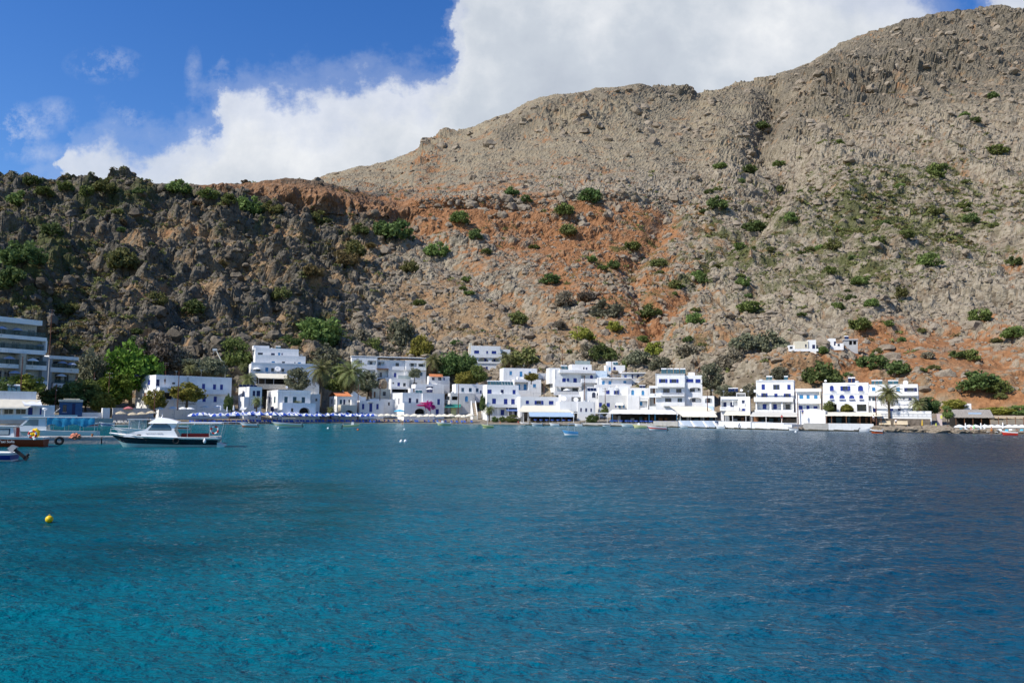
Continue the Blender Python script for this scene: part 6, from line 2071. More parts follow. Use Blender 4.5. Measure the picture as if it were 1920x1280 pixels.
QUAYW = mat('quay_whitewash', (0.74, 0.735, 0.71), 0.9, 0.06, 0.6, bump=0.2, spec=0.15, stain=((0.40, 0.37, 0.31), 0.5))
QUAYG = mat('quay_concrete', (0.42, 0.40, 0.36), 0.9, 0.12, 0.8, bump=0.3, spec=0.15, stain=((0.24, 0.22, 0.18), 0.6))
QUAYB = mat('quay_painted_shade', (0.40, 0.46, 0.54), 0.9, 0.1, 0.6, spec=0.15, stain=((0.5, 0.5, 0.5), 0.5))  # bluish grey: the sloping wall's shade put into its colour
WEED = mat('waterline_weed', (0.06, 0.055, 0.035), 0.9, 0.4, 1.5)
# u from, u to, row of the top edge, material, depth, label
QUAYS = [
    (985, 1090, 794.0, QUAYG, 9, 'low grey stone quay before the big cream awning'),
    (1090, 1225, 792.5, QUAYG, 9, 'long pale concrete quay before the long white awning'),
    (1225, 1271, 789.0, QUAYG, 9, 'stained terrace wall between two pale posts on the quay'),
    (1272, 1341, 788.0, QUAYB, 9, 'sloping sea wall coloured in blue grey shadow, with pale stair strips'),
    (1347, 1408, 789.5, QUAYW, 9, 'white sea wall painted with the number six'),
    (1409, 1470, 792.0, QUAYW, 9, 'white sea wall before the bay hotel'),
    (1470, 1485, 795.0, QUAYW, 9, 'lower white wall end beside the small moored boat'),
    (1506, 1553, 793.0, QUAYG, 9, 'grey white weathered sea wall under the boathouse'),
    (1553, 1638, 793.5, QUAYW, 9, 'long bright white sea wall under the arched window hotel'),
]
for (ua, ub, vt, m_, D_, lab) in QUAYS:
    pa, pb = shore_xy(ua, 0.6), shore_xy(ub, 0.6)
    rz = math.atan2(pb.y - pa.y, pb.x - pa.x)
    L_ = (pb - pa).length - 0.05
    z_ = W(ua, vt, pa.y).z
    t_ = thing('sea_wall', lab, 'wall', pa, rz)
    mb = MB()
    mb.box((0, 0, 0.3), (L_, D_, z_))
    if m_ is QUAYB:
        for k in (0.0, 0.33, 0.66, 0.93):
            mb.add([(L_ * k, -0.02, z_ - .05), (L_ * k + 0.5, -0.02, z_ - .05), (L_ * k + 2.6, -0.9, 0.35), (L_ * k + 2.1, -0.9, 0.35), (L_ * k, 0.5, z_ - .05), (L_ * k + 0.5, 0.5, z_ - .05), (L_ * k + 2.6, 0.5, 0.32), (L_ * k + 2.1, 0.5, 0.32)],
                   [(0, 1, 2, 3), (0, 3, 7, 4), (1, 5, 6, 2), (4, 5, 1, 0)], 1)
    mb.build('wall', [m_, QUAYW], t_)
    mb = MB()
    for k in range(int(L_ / 1.2) + 1):
        a_ = min(L_ - 0.3, k * 1.2)
        mb.box((a_, -0.06 - 0.05 * (k % 3), -1.0), (min(L_, a_ + 1.17), 1.0, 0.28 + 0.05 * ((k * 7) % 4)))
    mb.build('waterline_course', WEED, t_)
    if 'six' in lab:
        cu = bpy.data.curves.new('lettering', 'FONT')
        cu.body = '6'
        cu.size = 2.0
        cu.extrude = 0.02
        to = bpy.data.objects.new('lettering_tmp', cu)
        COL.objects.link(to)
        me_ = bpy.data.meshes.new_from_object(to)
        bpy.data.objects.remove(to)
        me_.transform(Matrix(((1, 0, 0, L_ * 0.62), (0, 0, -1, -0.03), (0, 1, 0, z_ - 1.75), (0, 0, 0, 1))))
        me_.materials.append(CLR['n'])
        lo = bpy.data.objects.new('lettering', me_)
        COL.objects.link(lo)
        lo.parent = t_


def terrace(label, c, rect, back, yaw, top, bot, dyt, m, posts, bays, second=None, pm=WHITE, inner=DARK, extra=None):
    h = House('restaurant_terrace', label, 'restaurant', c, rect, back, yaw=yaw, down=1.2)
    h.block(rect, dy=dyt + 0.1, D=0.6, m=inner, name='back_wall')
    h.awning(top, bot, dyt, 0.0, m, bays=bays)
    if second:
        h.awning(second[0], second[1], 0.1, -1.6, second[2], bays=bays)
    for x in posts:
        h.post(x, bot[2] + 4, rect[3], 0.15, m=pm)
    x0, z0, x1, z1 = h.box4(rect, 0.4)
    rnd = random.Random(len(label))
    for k in range(int((x1 - x0) / 2.2)):                      # cupboards and shelves at the back, seen as broken shapes
        xx = x0 + 0.4 + k * 2.2 + rnd.uniform(-.4, .4)
        mb = MB()
        mb.box((xx, dyt - 0.5, z0 - 0.5), (xx + rnd.uniform(.5, 1.3), dyt + 0.05, z0 + rnd.uniform(0.7, 1.9)))
        mb.build('cupboard', [MATS['brown_wood'], MATS['grey_frame'], MATS['dark_teal_paint']][rnd.randrange(3)], h.root)
    return h


TERR = [
    terrace('big cream awning restaurant with blue grey drop blinds by the beach', 'c5', (640, 905, 1255, 1032), 7, 6, (640, 1060, 832), (585, 1255, 905), 6.5, AWN_C, (650, 705, 963, 1110, 1255), 3, ((712, 1240, 908), (722, 1262, 960), AWN_G)),
    terrace('long white awning restaurant with blue tables on the quay', 'c6', (180, 880, 1062, 1000), 6, -6, (200, 1000, 838), (150, 1060, 886), 6.5, AWN_W, (200, 690, 770, 1060), 6, pm=CLR['l']),
    terrace('cream double awning restaurant above the sloping sea wall', 'c6', (1075, 900, 1590, 985), 6, -14, (960, 1460, 792), (1075, 1590, 870), 6.5, AWN_C, (1105, 1245, 1420, 1580), 4, ((1060, 1560, 866), (1130, 1600, 925), AWN_C)),
    terrace('cafe terrace with pale canvas front above the number six wall', 'c7', (-15, 965, 270, 1045), 4, -18, (10, 262, 932), (-20, 275, 972), 5.0, AWN_C, (0, 80, 225), 2),
    terrace('restaurant under two grey cream awnings below the bay hotel', 'c7', (285, 985, 790, 1062), 5, -22, (300, 780, 945), (270, 795, 985), 6.0, mat('grey_cream_canvas', (0.56, 0.54, 0.48), 0.85, 0.05), (290, 445, 615, 785), 3),
    terrace('restaurant with brown wooden posts below the arched window hotel', 'c7', (1100, 985, 1700, 1068), 4.5, -25, (1110, 1690, 945), (1090, 1710, 978), 6.0, AWN_C, (1105, 1160, 1320, 1470, 1590, 1700), 6, pm=CLR['o']),
]
wp = House('white_pergola', 'white flat pergola frame on thin posts between the two long awnings', 'pergola', 'c5', (1245, 915, 1660, 1030), 6, yaw=2, down=1)
wp.slab((1240, 915, 1668, 927), 0, 4.0, 'top_frame')
for x_ in (1250, 1395, 1455, 1560, 1655):
    wp.post(x_, 926, 1030, 0.2, m=WHITE if x_ != 1560 else CREAMW)


def build_tables():
    m_top = CLR['b']
    mb = MB()
    mb.lathe([(0.01, 0.75), (0.55, 0.75), (0.56, 0.72), (0.57, 0.45), (0.55, 0.44), (0.53, 0.7)], 10)
    cloth = mb.mesh('tablecloth', mat('blue_tablecloth', (0.05, 0.11, 0.42), 0.9, 0.1))
    lg = MB()
    lg.tube([(0, 0, 0), (0, 0, 0.72)], 0.05, 6)
    lg.lathe([(0.3, 0), (0.3, 0.04), (0.04, 0.06)], 8)
    leg = lg.mesh('pedestal', METAL)
    n = 0
    for (u0, u1, cnt, back, lab) in ((1146, 1222, 9, 2.6, 'blue clothed table before the long white awning'), (1004, 1068, 7, 5.5, 'blue clothed table under the big cream awning'), (1150, 1262, 9, 5.6, 'blue clothed table in the shade of the long white awning')):
        for k in range(cnt):
            u = u0 + (u1 - u0) * k / (cnt - 1)
            p = shore_xy(u, back)
            p.z = max(1.15, ground_z(p.x, p.y)) if back > 5 else 1.15
            t = thing('table', '%s, %s from the left' % (ORD[k], lab.split(',')[0]), 'table', p, 0, lab + 's')
            t['label'] = '%s %s, counting from the left' % (ORD[k], lab)
            for nm, me in (('tablecloth', cloth), ('pedestal', leg)):
                o = bpy.data.objects.new(nm, me)
                COL.objects.link(o)
                o.parent = t


_o1 = 'first second third fourth fifth sixth seventh eighth ninth tenth eleventh twelfth thirteenth fourteenth fifteenth sixteenth seventeenth eighteenth nineteenth'.split()
ORD = _o1 + ['twentieth'] + ['twenty ' + x for x in _o1[:9]] + ['thirtieth'] + ['thirty ' + x for x in _o1[:9]]
build_tables()


# ------------------------------------------------------------------ parasols and loungers
def parasol_meshes(ca, cb, r=1.35, drop=0.62, n=8):
    mb = MB()
    vs = [(0, 0, 2.35)]
    for ring, (rr, z) in enumerate(((r * 0.55, 2.35 - drop * 0.42), (r, 2.35 - drop))):
        for k in range(n * 2):
            a = math.pi * k / n
            q = rr * (1.0 if k % 2 == 0 else 0.95)
            vs.append((q * math.cos(a), q * math.sin(a), z + (0 if k % 2 == 0 else -0.02)))
    m = n * 2
    for k in range(m):
        k2 = (k + 1) % m
        mi = (k // 2) % 2
        mb.add([vs[0], vs[1 + k], vs[1 + k2]], [(0, 1, 2)], mi)
        mb.add([vs[1 + k], vs[1 + m + k], vs[1 + m + k2], vs[1 + k2]], [(0, 1, 2, 3)], mi)
        a, b = Vector(vs[1 + m + k]), Vector(vs[1 + m + k2])
        mb.add([a, a - Vector((0, 0, 0.16)), b - Vector((0, 0, 0.16)), b], [(0, 1, 2, 3)], mi)
    cm = mb.mesh('canopy', [ca, cb])
    pb = MB()
    pb.tube([(0, 0, -0.3), (0, 0, 2.33)], 0.025, 6)
    pb.lathe([(0.22, 0), (0.22, 0.1), (0.05, 0.14)], 8)
    pm = pb.mesh('pole', METAL)
    return cm, pm


def closed_meshes(c):
    mb = MB()
    mb.lathe([(0.01, 2.5), (0.10, 2.3), (0.16, 1.8), (0.24, 1.1), (0.2, 0.95), (0.05, 0.95)], 8)
    pb = MB()
    pb.tube([(0, 0, -0.3), (0, 0, 2.5)], 0.025, 6)
    pb.lathe([(0.22, 0), (0.22, 0.1), (0.05, 0.14)], 8)
    return mb.mesh('folded_canopy', c), pb.mesh('pole', METAL)


BLUEC = mat('parasol_blue', (0.03, 0.08, 0.38), 0.8, 0.1)
PAR = {
    'blue': parasol_meshes(AWN_W, BLUEC), 'cream': parasol_meshes(AWN_C, AWN_C), 'white': parasol_meshes(AWN_W, AWN_W, 1.45),
    'thatch': parasol_meshes(mat('straw_parasol', (0.50, 0.42, 0.29), 0.95, 0.2, 3.0), MATS['straw_parasol'], 1.6, 0.7), 'red': parasol_meshes(mat('faded_red_canvas', (0.50, 0.16, 0.16), 0.8), MATS['faded_red_canvas']),
    'sky': parasol_meshes(mat('turquoise_canvas', (0.08, 0.42, 0.60), 0.8, 0.1), MATS['turquoise_canvas'], 2.0), 'bluegrey': parasol_meshes(mat('grey_blue_canvas', (0.32, 0.37, 0.48), 0.8), MATS['grey_blue_canvas']),
    'cwhite': closed_meshes(AWN_W), 'cyellow': closed_meshes(mat('yellow_canvas', (0.65, 0.42, 0.06), 0.8)), 'clime': closed_meshes(mat('lime_canvas', (0.55, 0.60, 0.10), 0.8)), 'cgreen': closed_meshes(mat('mint_canvas', (0.25, 0.60, 0.22), 0.8)),
}


def parasol(kind, p, label, group=None, rz=0.0, s=1.0):
    t = thing('parasol', label, 'parasol', p, rz, group)
    t.scale = (s, s, s)
    cm, pm = PAR[kind]
    for nm, me in (('folded_canopy' if kind[0] == 'c' and kind != 'cream' else 'canopy', cm), ('pole', pm)):
        o = bpy.data.objects.new(nm, me)
        COL.objects.link(o)
        o.parent = t
    return t


def lounger_meshes(c):
    a = MB()
    a.box((-0.32, -1.0, 0.30), (0.32, 0.35, 0.38))
    b = MB()
    M = Matrix.Translation((0, 0.36, 0.34)) @ Matrix.Rotation(R(48), 4, 'X')
    b.box((-0.32, 0, -0.04), (0.32, 0.8, 0.04), 0, M)
    f = MB()
    for x in (-0.28, 0.28):
        for y in (-0.85, 0.3):
            f.box((x - 0.03, y - 0.03, -0.1), (x + 0.03, y + 0.03, 0.298))
    return a.mesh('seat', c), b.mesh('backrest', c), f.mesh('legs', METAL)


LNG = {'blue': lounger_meshes(mat('lounger_blue', (0.05, 0.14, 0.52), 0.7, 0.15)), 'cream': lounger_meshes(AWN_C), 'white': lounger_meshes(AWN_W), 'aqua': lounger_meshes(mat('lounger_aqua', (0.06, 0.36, 0.50), 0.7))}


def lounger(kind, p, rz, label, group):
    t = thing('sun_lounger', label, 'sun lounger', p, rz, group)
    for nm, me in zip(('seat', 'backrest', 'leg_frame'), LNG[kind]):
        o = bpy.data.objects.new(nm, me)
        COL.objects.link(o)
        o.parent = t


def on_ground(u, back):
    p = shore_xy(u, back)
    p.z = ground_z(p.x, p.y)
    return p


def beach_rows():
    rnd = random.Random(12)
    for (kind, u0, u1, n, back, txt, grp, lk) in (
            ('blue', 362, 700, 33, 5.5, 'blue and white parasol in the front beach row', 'blue and white parasols of the front row', 'blue'),
            ('blue', 444, 694, 19, 11.0, 'blue and white parasol in the rear beach row', 'blue and white parasols of the rear row', 'blue'),
            ('cream', 703, 882, 16, 7.0, 'cream parasol of the central beach row', 'cream parasols of the central beach', 'blue')):
        for k in range(n):
            u = u0 + (u1 - u0) * (k + rnd.uniform(-.22, .22)) / (n - 1)
            b = back + rnd.uniform(-1, 1)
            p = on_ground(u, b)
            parasol(kind, p, '%s %s, from the left' % (ORD[k], txt), grp, rnd.uniform(0, 6), rnd.uniform(1.2, 1.4))
            if 'rear' in txt:
                continue
            for sgn, w in ((-1, 'left'), (1, 'right')):
                if kind == 'cream' and (k * 2 + (sgn > 0)) % 3 == 0:
                    continue
                q = on_ground(u + sgn * 3.2, b - 1.4 + rnd.uniform(-.4, .4))
                lounger(lk, q, yaw_at(u) + rnd.uniform(-.25, .25), '%s blue lounger under the %s %s parasol from the left' % (w, ORD[k], 'cream' if kind == 'cream' else 'front row blue white'), 'blue loungers under the ' + ('cream' if kind == 'cream' else 'blue and white') + ' parasols')
    # singles: kind, u, row of the canopy top, metres behind the waterline, label
    for (kind, u, v, back, lab) in (
            ('thatch', 226, 770, 6, 'straw parasol at the left end of the row by the grey wall'), ('thatch', 249, 772, 6, 'second straw parasol from the left by the grey wall'), ('thatch', 266, 771, 7, 'third straw parasol from the left by the grey wall'), ('thatch', 284, 769, 8, 'straw parasol beside the hotel corner tree'),
            ('white', 300, 762, 11, 'white parasol left of the beach hotel terrace group'), ('white', 325, 761, 11, 'second white parasol below the hotel lettering'), ('white', 343, 762, 11, 'third white parasol below the hotel lettering'), ('white', 357, 762, 11, 'rightmost white parasol below the hotel lettering'),
            ('white', 384, 759, 14, 'white parasol on the beach hotel lower terrace'), ('white', 408, 759, 14, 'right white parasol on the beach hotel lower terrace'),
            ('red', 241, 761, 10, 'faded red parasol above the straw parasols'), ('cwhite', 414, 760, 8, 'folded white parasol left of two others by the beach hotel'), ('cwhite', 426, 762, 8, 'middle folded white parasol by the beach hotel'), ('cwhite', 438, 760, 8, 'folded white parasol right of two others by the beach hotel'),
            ('sky', 749, 767, 9, 'large turquoise parasol on the beach below the flower house'), ('cwhite', 439, 760, 15, 'folded white parasol before the corner house'),
            ('white', 806, 726, 33.5, 'white parasol before the navy doorway terrace'), ('white', 1063, 728, 42, 'white parasol on the tall guest house balcony'), ('white', 482, 688, 41.5, 'white parasol at the left of the stepped hotel terrace'), ('white', 537, 690, 41.5, 'flat white parasol at the right of the stepped hotel terrace'),
            ('white', 62, 671, 17, 'white parasol on the modern hotel middle balcony'), ('bluegrey', 18, 667, 16, 'grey parasol on the lower left balcony of the modern hotel'), ('bluegrey', 33, 614, 17, 'grey parasol on the top balcony of the modern hotel'), ('bluegrey', 4, 611, 15, 'grey parasol cut by the left edge on the modern hotel'), ('bluegrey', 75, 644, 20, 'grey parasol at the right end of the modern hotel balcony'),
            ('bluegrey', 117, 676, 31, 'grey parasol at the left of the hotel wing upper balcony'), ('bluegrey', 135, 679, 31, 'blue grey parasol at the right of the hotel wing upper balcony'), ('white', 115, 700, 31, 'pale parasol on the hotel wing lower balcony'), ('bluegrey', 28, 694, 16, 'grey parasol on the lowest balcony of the modern hotel'),
            ('cwhite', 1374, 751, 18, 'left folded parasol on the cafe house terrace'), ('cwhite', 1397, 752, 18, 'right folded parasol on the cafe house terrace'),
            ('cyellow', 1729, 787, 3, 'folded orange yellow parasol on the rocks below the last hotel'), ('clime', 1755, 793, 2.5, 'folded lime parasol on the rocks'),
            ('cgreen', 1826, 796, 4, 'folded light green parasol on the right beach'), ('cwhite', 1810, 793, 4, 'folded white parasol first of the right beach'), ('cwhite', 1839, 793, 4, 'folded white parasol right of the green one'), ('cwhite', 1846, 795, 3.4, 'second folded white parasol right of the green one'), ('cwhite', 1880, 792, 5, 'folded white parasol behind the red canoe')):
        Y = shore_y(u) + back
        p = W(u, v, Y)
        p.z -= 2.4
        parasol(kind, p, lab, 'single parasols of the village')
    for k, u in enumerate((1799, 1817, 1829, 1847, 1859, 1871, 1892, 1904, 1916)):
        Y = shore_y(u) + 5.5
        p = W(u, 793.5, Y)
        p.z -= 2.38
        parasol('white', p, '%s open white parasol of the right beach, from the left' % ORD[k], 'open white parasols of the right beach', k * .7, 0.9)
    for k in range(14):
        u = 1795 + k * 9
        lounger('aqua' if k % 3 == 1 else 'white', on_ground(u, 2.6 + (k % 2)), yaw_at(u) + rnd.uniform(-.5, .5), '%s lounger of the right beach under the white parasols, from the left' % ORD[k], 'loungers of the right beach')
    for k in range(6):
        u = 218 + k * 7
        lounger('cream', on_ground(u, 3.0), 0.9 + rnd.uniform(-.2, .2), '%s cream lounger below the straw parasols, from the left' % ORD[k], 'cream loungers below the straw parasols')


beach_rows()


# ------------------------------------------------------------------ people
def person_mesh(pose):
    """one continuous body grown along a skeleton with the Skin modifier"""
    if pose == 'stand':
        J = {'pelvis': (0, 0, .92), 'belly': (0, 0, 1.1), 'chest': (0, 0, 1.32), 'neck': (0, 0, 1.47), 'head': (0, -.02, 1.6), 'top': (0, -.01, 1.72),
             'hl': (-.1, 0, .88), 'kl': (-.11, -.02, .48), 'al': (-.12, .02, .08), 'tl': (-.12, -.14, .03), 'hr': (.1, 0, .88), 'kr': (.12, -.06, .48), 'ar': (.13, .0, .08), 'tr': (.13, -.16, .03),
             'sl': (-.19, 0, 1.38), 'el': (-.25, .03, 1.1), 'wl': (-.27, -.05, .86), 'fl': (-.27, -.08, .74), 'sr': (.19, 0, 1.38), 'er': (.26, .02, 1.1), 'wr': (.24, -.1, .88), 'fr': (.22, -.14, .77)}
    elif pose == 'sit':
        J = {'pelvis': (0, .1, .47), 'belly': (0, .12, .65), 'chest': (0, .12, .87), 'neck': (0, .1, 1.02), 'head': (0, .06, 1.15), 'top': (0, .06, 1.27),
             'hl': (-.1, .08, .45), 'kl': (-.12, -.32, .48), 'al': (-.12, -.3, .08), 'tl': (-.12, -.44, .04), 'hr': (.1, .08, .45), 'kr': (.12, -.32, .48), 'ar': (.12, -.34, .08), 'tr': (.12, -.48, .04),
             'sl': (-.19, .12, .93), 'el': (-.24, .08, .67), 'wl': (-.16, -.14, .58), 'fl': (-.12, -.24, .56), 'sr': (.19, .12, .93), 'er': (.24, .08, .67), 'wr': (.17, -.14, .58), 'fr': (.13, -.24, .56)}
    else:
        J = {'pelvis': (0, .1, .5), 'belly': (0, .28, .56), 'chest': (0, .46, .68), 'neck': (0, .58, .8), 'head': (0, .66, .9), 'top': (0, .73, 1.0),
             'hl': (-.1, .06, .5), 'kl': (-.12, -.36, .6), 'al': (-.12, -.74, .46), 'tl': (-.12, -.82, .58), 'hr': (.1, .06, .5), 'kr': (.12, -.4, .5), 'ar': (.12, -.82, .46), 'tr': (.12, -.9, .58),
             'sl': (-.19, .5, .72), 'el': (-.26, .3, .52), 'wl': (-.2, .06, .56), 'fl': (-.16, -.04, .58), 'sr': (.19, .5, .72), 'er': (.26, .3, .52), 'wr': (.2, .06, .56), 'fr': (.16, -.04, .58)}
    rad = dict(pelvis=.15, belly=.135, chest=.16, neck=.06, head=.105, top=.07, hl=.095, kl=.06, al=.04, tl=.035, hr=.095, kr=.06, ar=.04, tr=.035, sl=.06, el=.042, wl=.03, fl=.035, sr=.06, er=.042, wr=.03, fr=.035)
    E = [('pelvis', 'belly'), ('belly', 'chest'), ('chest', 'neck'), ('neck', 'head'), ('head', 'top'), ('pelvis', 'hl'), ('hl', 'kl'), ('kl', 'al'), ('al', 'tl'), ('pelvis', 'hr'), ('hr', 'kr'), ('kr', 'ar'), ('ar', 'tr'),
         ('chest', 'sl'), ('sl', 'el'), ('el', 'wl'), ('wl', 'fl'), ('chest', 'sr'), ('sr', 'er'), ('er', 'wr'), ('wr', 'fr')]
    names = list(J)
    me = bpy.data.meshes.new('body')
    me.from_pydata([J[n] for n in names], [(names.index(a), names.index(b)) for a, b in E], [])
    o = bpy.data.objects.new('body_tmp', me)
    COL.objects.link(o)
    md = o.modifiers.new('Skin', 'SKIN')
    md.use_smooth_shade = True
    for i, n in enumerate(names):
        me.skin_vertices[0].data[i].radius = (rad[n], rad[n])
    me.skin_vertices[0].data[0].use_root = True
    o.modifiers.new('Sub', 'SUBSURF').levels = 1
    dg = bpy.context.evaluated_depsgraph_get()
    out = bpy.data.meshes.new_from_object(o.evaluated_get(dg))
    bpy.data.objects.remove(o)
    out.name = 'body'
    out.materials.clear()
    out.materials.append(mat('sunburnt_skin', (0.45, 0.24, 0.15), 0.6, 0.1))
    P = {k: Vector(v) for k, v in J.items()}
    hair = MB().lathe([(0.01, .1), (.07, .085), (.105, .03), (.112, -.03), (.1, -.07), (.02, -.07)], 10, (P['head'].x, P['head'].y + .03, P['head'].z + .055)).mesh('hair', mat('dark_hair', (0.05, 0.03, 0.02), 0.8))
    def wear(m_, shirt):
        mb = MB()
        if shirt:
            mb.tube([P['belly'] + (P['pelvis'] - P['belly']) * .4, P['belly'], P['chest'], P['chest'] + (P['neck'] - P['chest']) * .5], [.165, .16, .19, .12], 10)
            for s_ in ('l', 'r'):
                mb.tube([P['s' + s_], P['s' + s_] + (P['e' + s_] - P['s' + s_]) * .6], [.085, .07], 8)
        mb.tube([P['pelvis'] + (P['belly'] - P['pelvis']) * .5, P['pelvis'], P['pelvis'] + (P['hl'] + P['hr'] - 2 * P['pelvis']) * .6], [.165, .18, .17], 10, 1 if shirt else 0)
        for s_ in ('l', 'r'):
            mb.tube([P['h' + s_], P['h' + s_] + (P['k' + s_] - P['h' + s_]) * .55], [.115, .1], 8, 1 if shirt else 0)
        return mb.mesh('clothing', [m_, mat('dark_trousers', (0.05, 0.06, 0.09), 0.9)])
    return out, hair, wear


def people():
    CL = {'red': mat('red_cloth', (0.5, 0.04, 0.04), 0.9), 'white': AWN_W, 'blue': BLUEC, 'black': mat('black_cloth', (0.02, 0.02, 0.025), 0.9), 'pink': mat('pink_cloth', (0.6, 0.25, 0.3), 0.9), 'orange': mat('orange_cloth', (0.6, 0.22, 0.03), 0.9)}
    base = {p: person_mesh(p) for p in ('stand', 'sit', 'lie')}
    cache = {}

    def put(pose, p, rz, col, shirt, label):
        t = thing('person', label, 'person', p, rz)
        b, h, wear = base[pose]
        if (pose, col, shirt) not in cache:
            cache[(pose, col, shirt)] = wear(CL[col], shirt)
        for nm, me in (('body', b), ('hair', h), ('clothing', cache[(pose, col, shirt)])):
            o = bpy.data.objects.new(nm, me)
            COL.objects.link(o)
            o.parent = t

    for (pose, u, back, col, shirt, lab) in (
            ('stand', 188, 3.0, 'black', True, 'person in black standing by the harbour wall'), ('stand', 193, 3.4, 'pink', True, 'person in pink standing by the harbour wall'), ('stand', 183, 3.6, 'white', True, 'person in white standing by the harbour wall'),
            ('sit', 269, 2.6, 'orange', False, 'sunburnt bather sitting below the third straw parasol'), ('stand', 278, 3.0, 'red', False, 'bather in red shorts standing left of the pale kayaks'),
            ('stand', 430, 3.0, 'black', False, 'bather standing before the corner house on the beach'), ('lie', 470, 3.2, 'red', False, 'bather in red lying in the blue lounger rows'), ('stand', 520, 2.4, 'blue', False, 'bather in blue standing by the waterline'),
            ('stand', 610, 2.6, 'orange', False, 'bather in orange standing by the waterline'), ('lie', 724, 3.2, 'black', False, 'bather lying at the left end of the cream parasols'), ('stand', 772, 2.6, 'white', True, 'person in a white shirt on the central beach'),
            ('lie', 826, 3.4, 'red', False, 'bather in red lying below the cream parasols'), ('sit', 850, 2.6, 'blue', False, 'bather in blue sitting by the water below the flower house'), ('stand', 874, 3.6, 'black', True, 'person in black by the white steps'),
            ('sit', 938, 2.2, 'orange', False, 'bather in orange sitting before the twin round bushes'), ('sit', 972, 3.0, 'red', True, 'person in red sitting at the left end of the quay'),
            ('stand', 1820, 2.2, 'pink', False, 'bather in pink on the right beach'), ('stand', 1858, 1.8, 'orange', False, 'bather in orange on the right beach'), ('sit', 1905, 2.0, 'black', False, 'bather sitting at the right edge of the right beach'), ('stand', 1776, 2.4, 'blue', True, 'person in blue on the shore rocks')):
        put(pose, on_ground(u, back), yaw_at(u), col, shirt, lab)
    q = sea_point(754.5, 795.5)
    put('stand', q + Vector((0, 0, -0.95)), 0, 'black', False, 'bather wading waist deep before the central beach')
    for (u, v, Y, col, lab) in ((309, 720, shore_y(310) + 20.5, 'black', 'person standing on the beach hotel balcony'), (1466, 789, shore_y(1466) + 4, 'red', 'diner in red at the bay hotel restaurant'), (1505, 779, shore_y(1505) + 4.4, 'blue', 'person in blue beside the boathouse'), (1638, 790, shore_y(1638) + 2, 'white', 'person in white at the end of the white sea wall'), (1680, 797, shore_y(1680) + 2.5, 'white', 'person in white on the rocky terrace')):
        p = W(u, v, Y)
        put('stand', p, yaw_at(u), col, True, lab)


people()


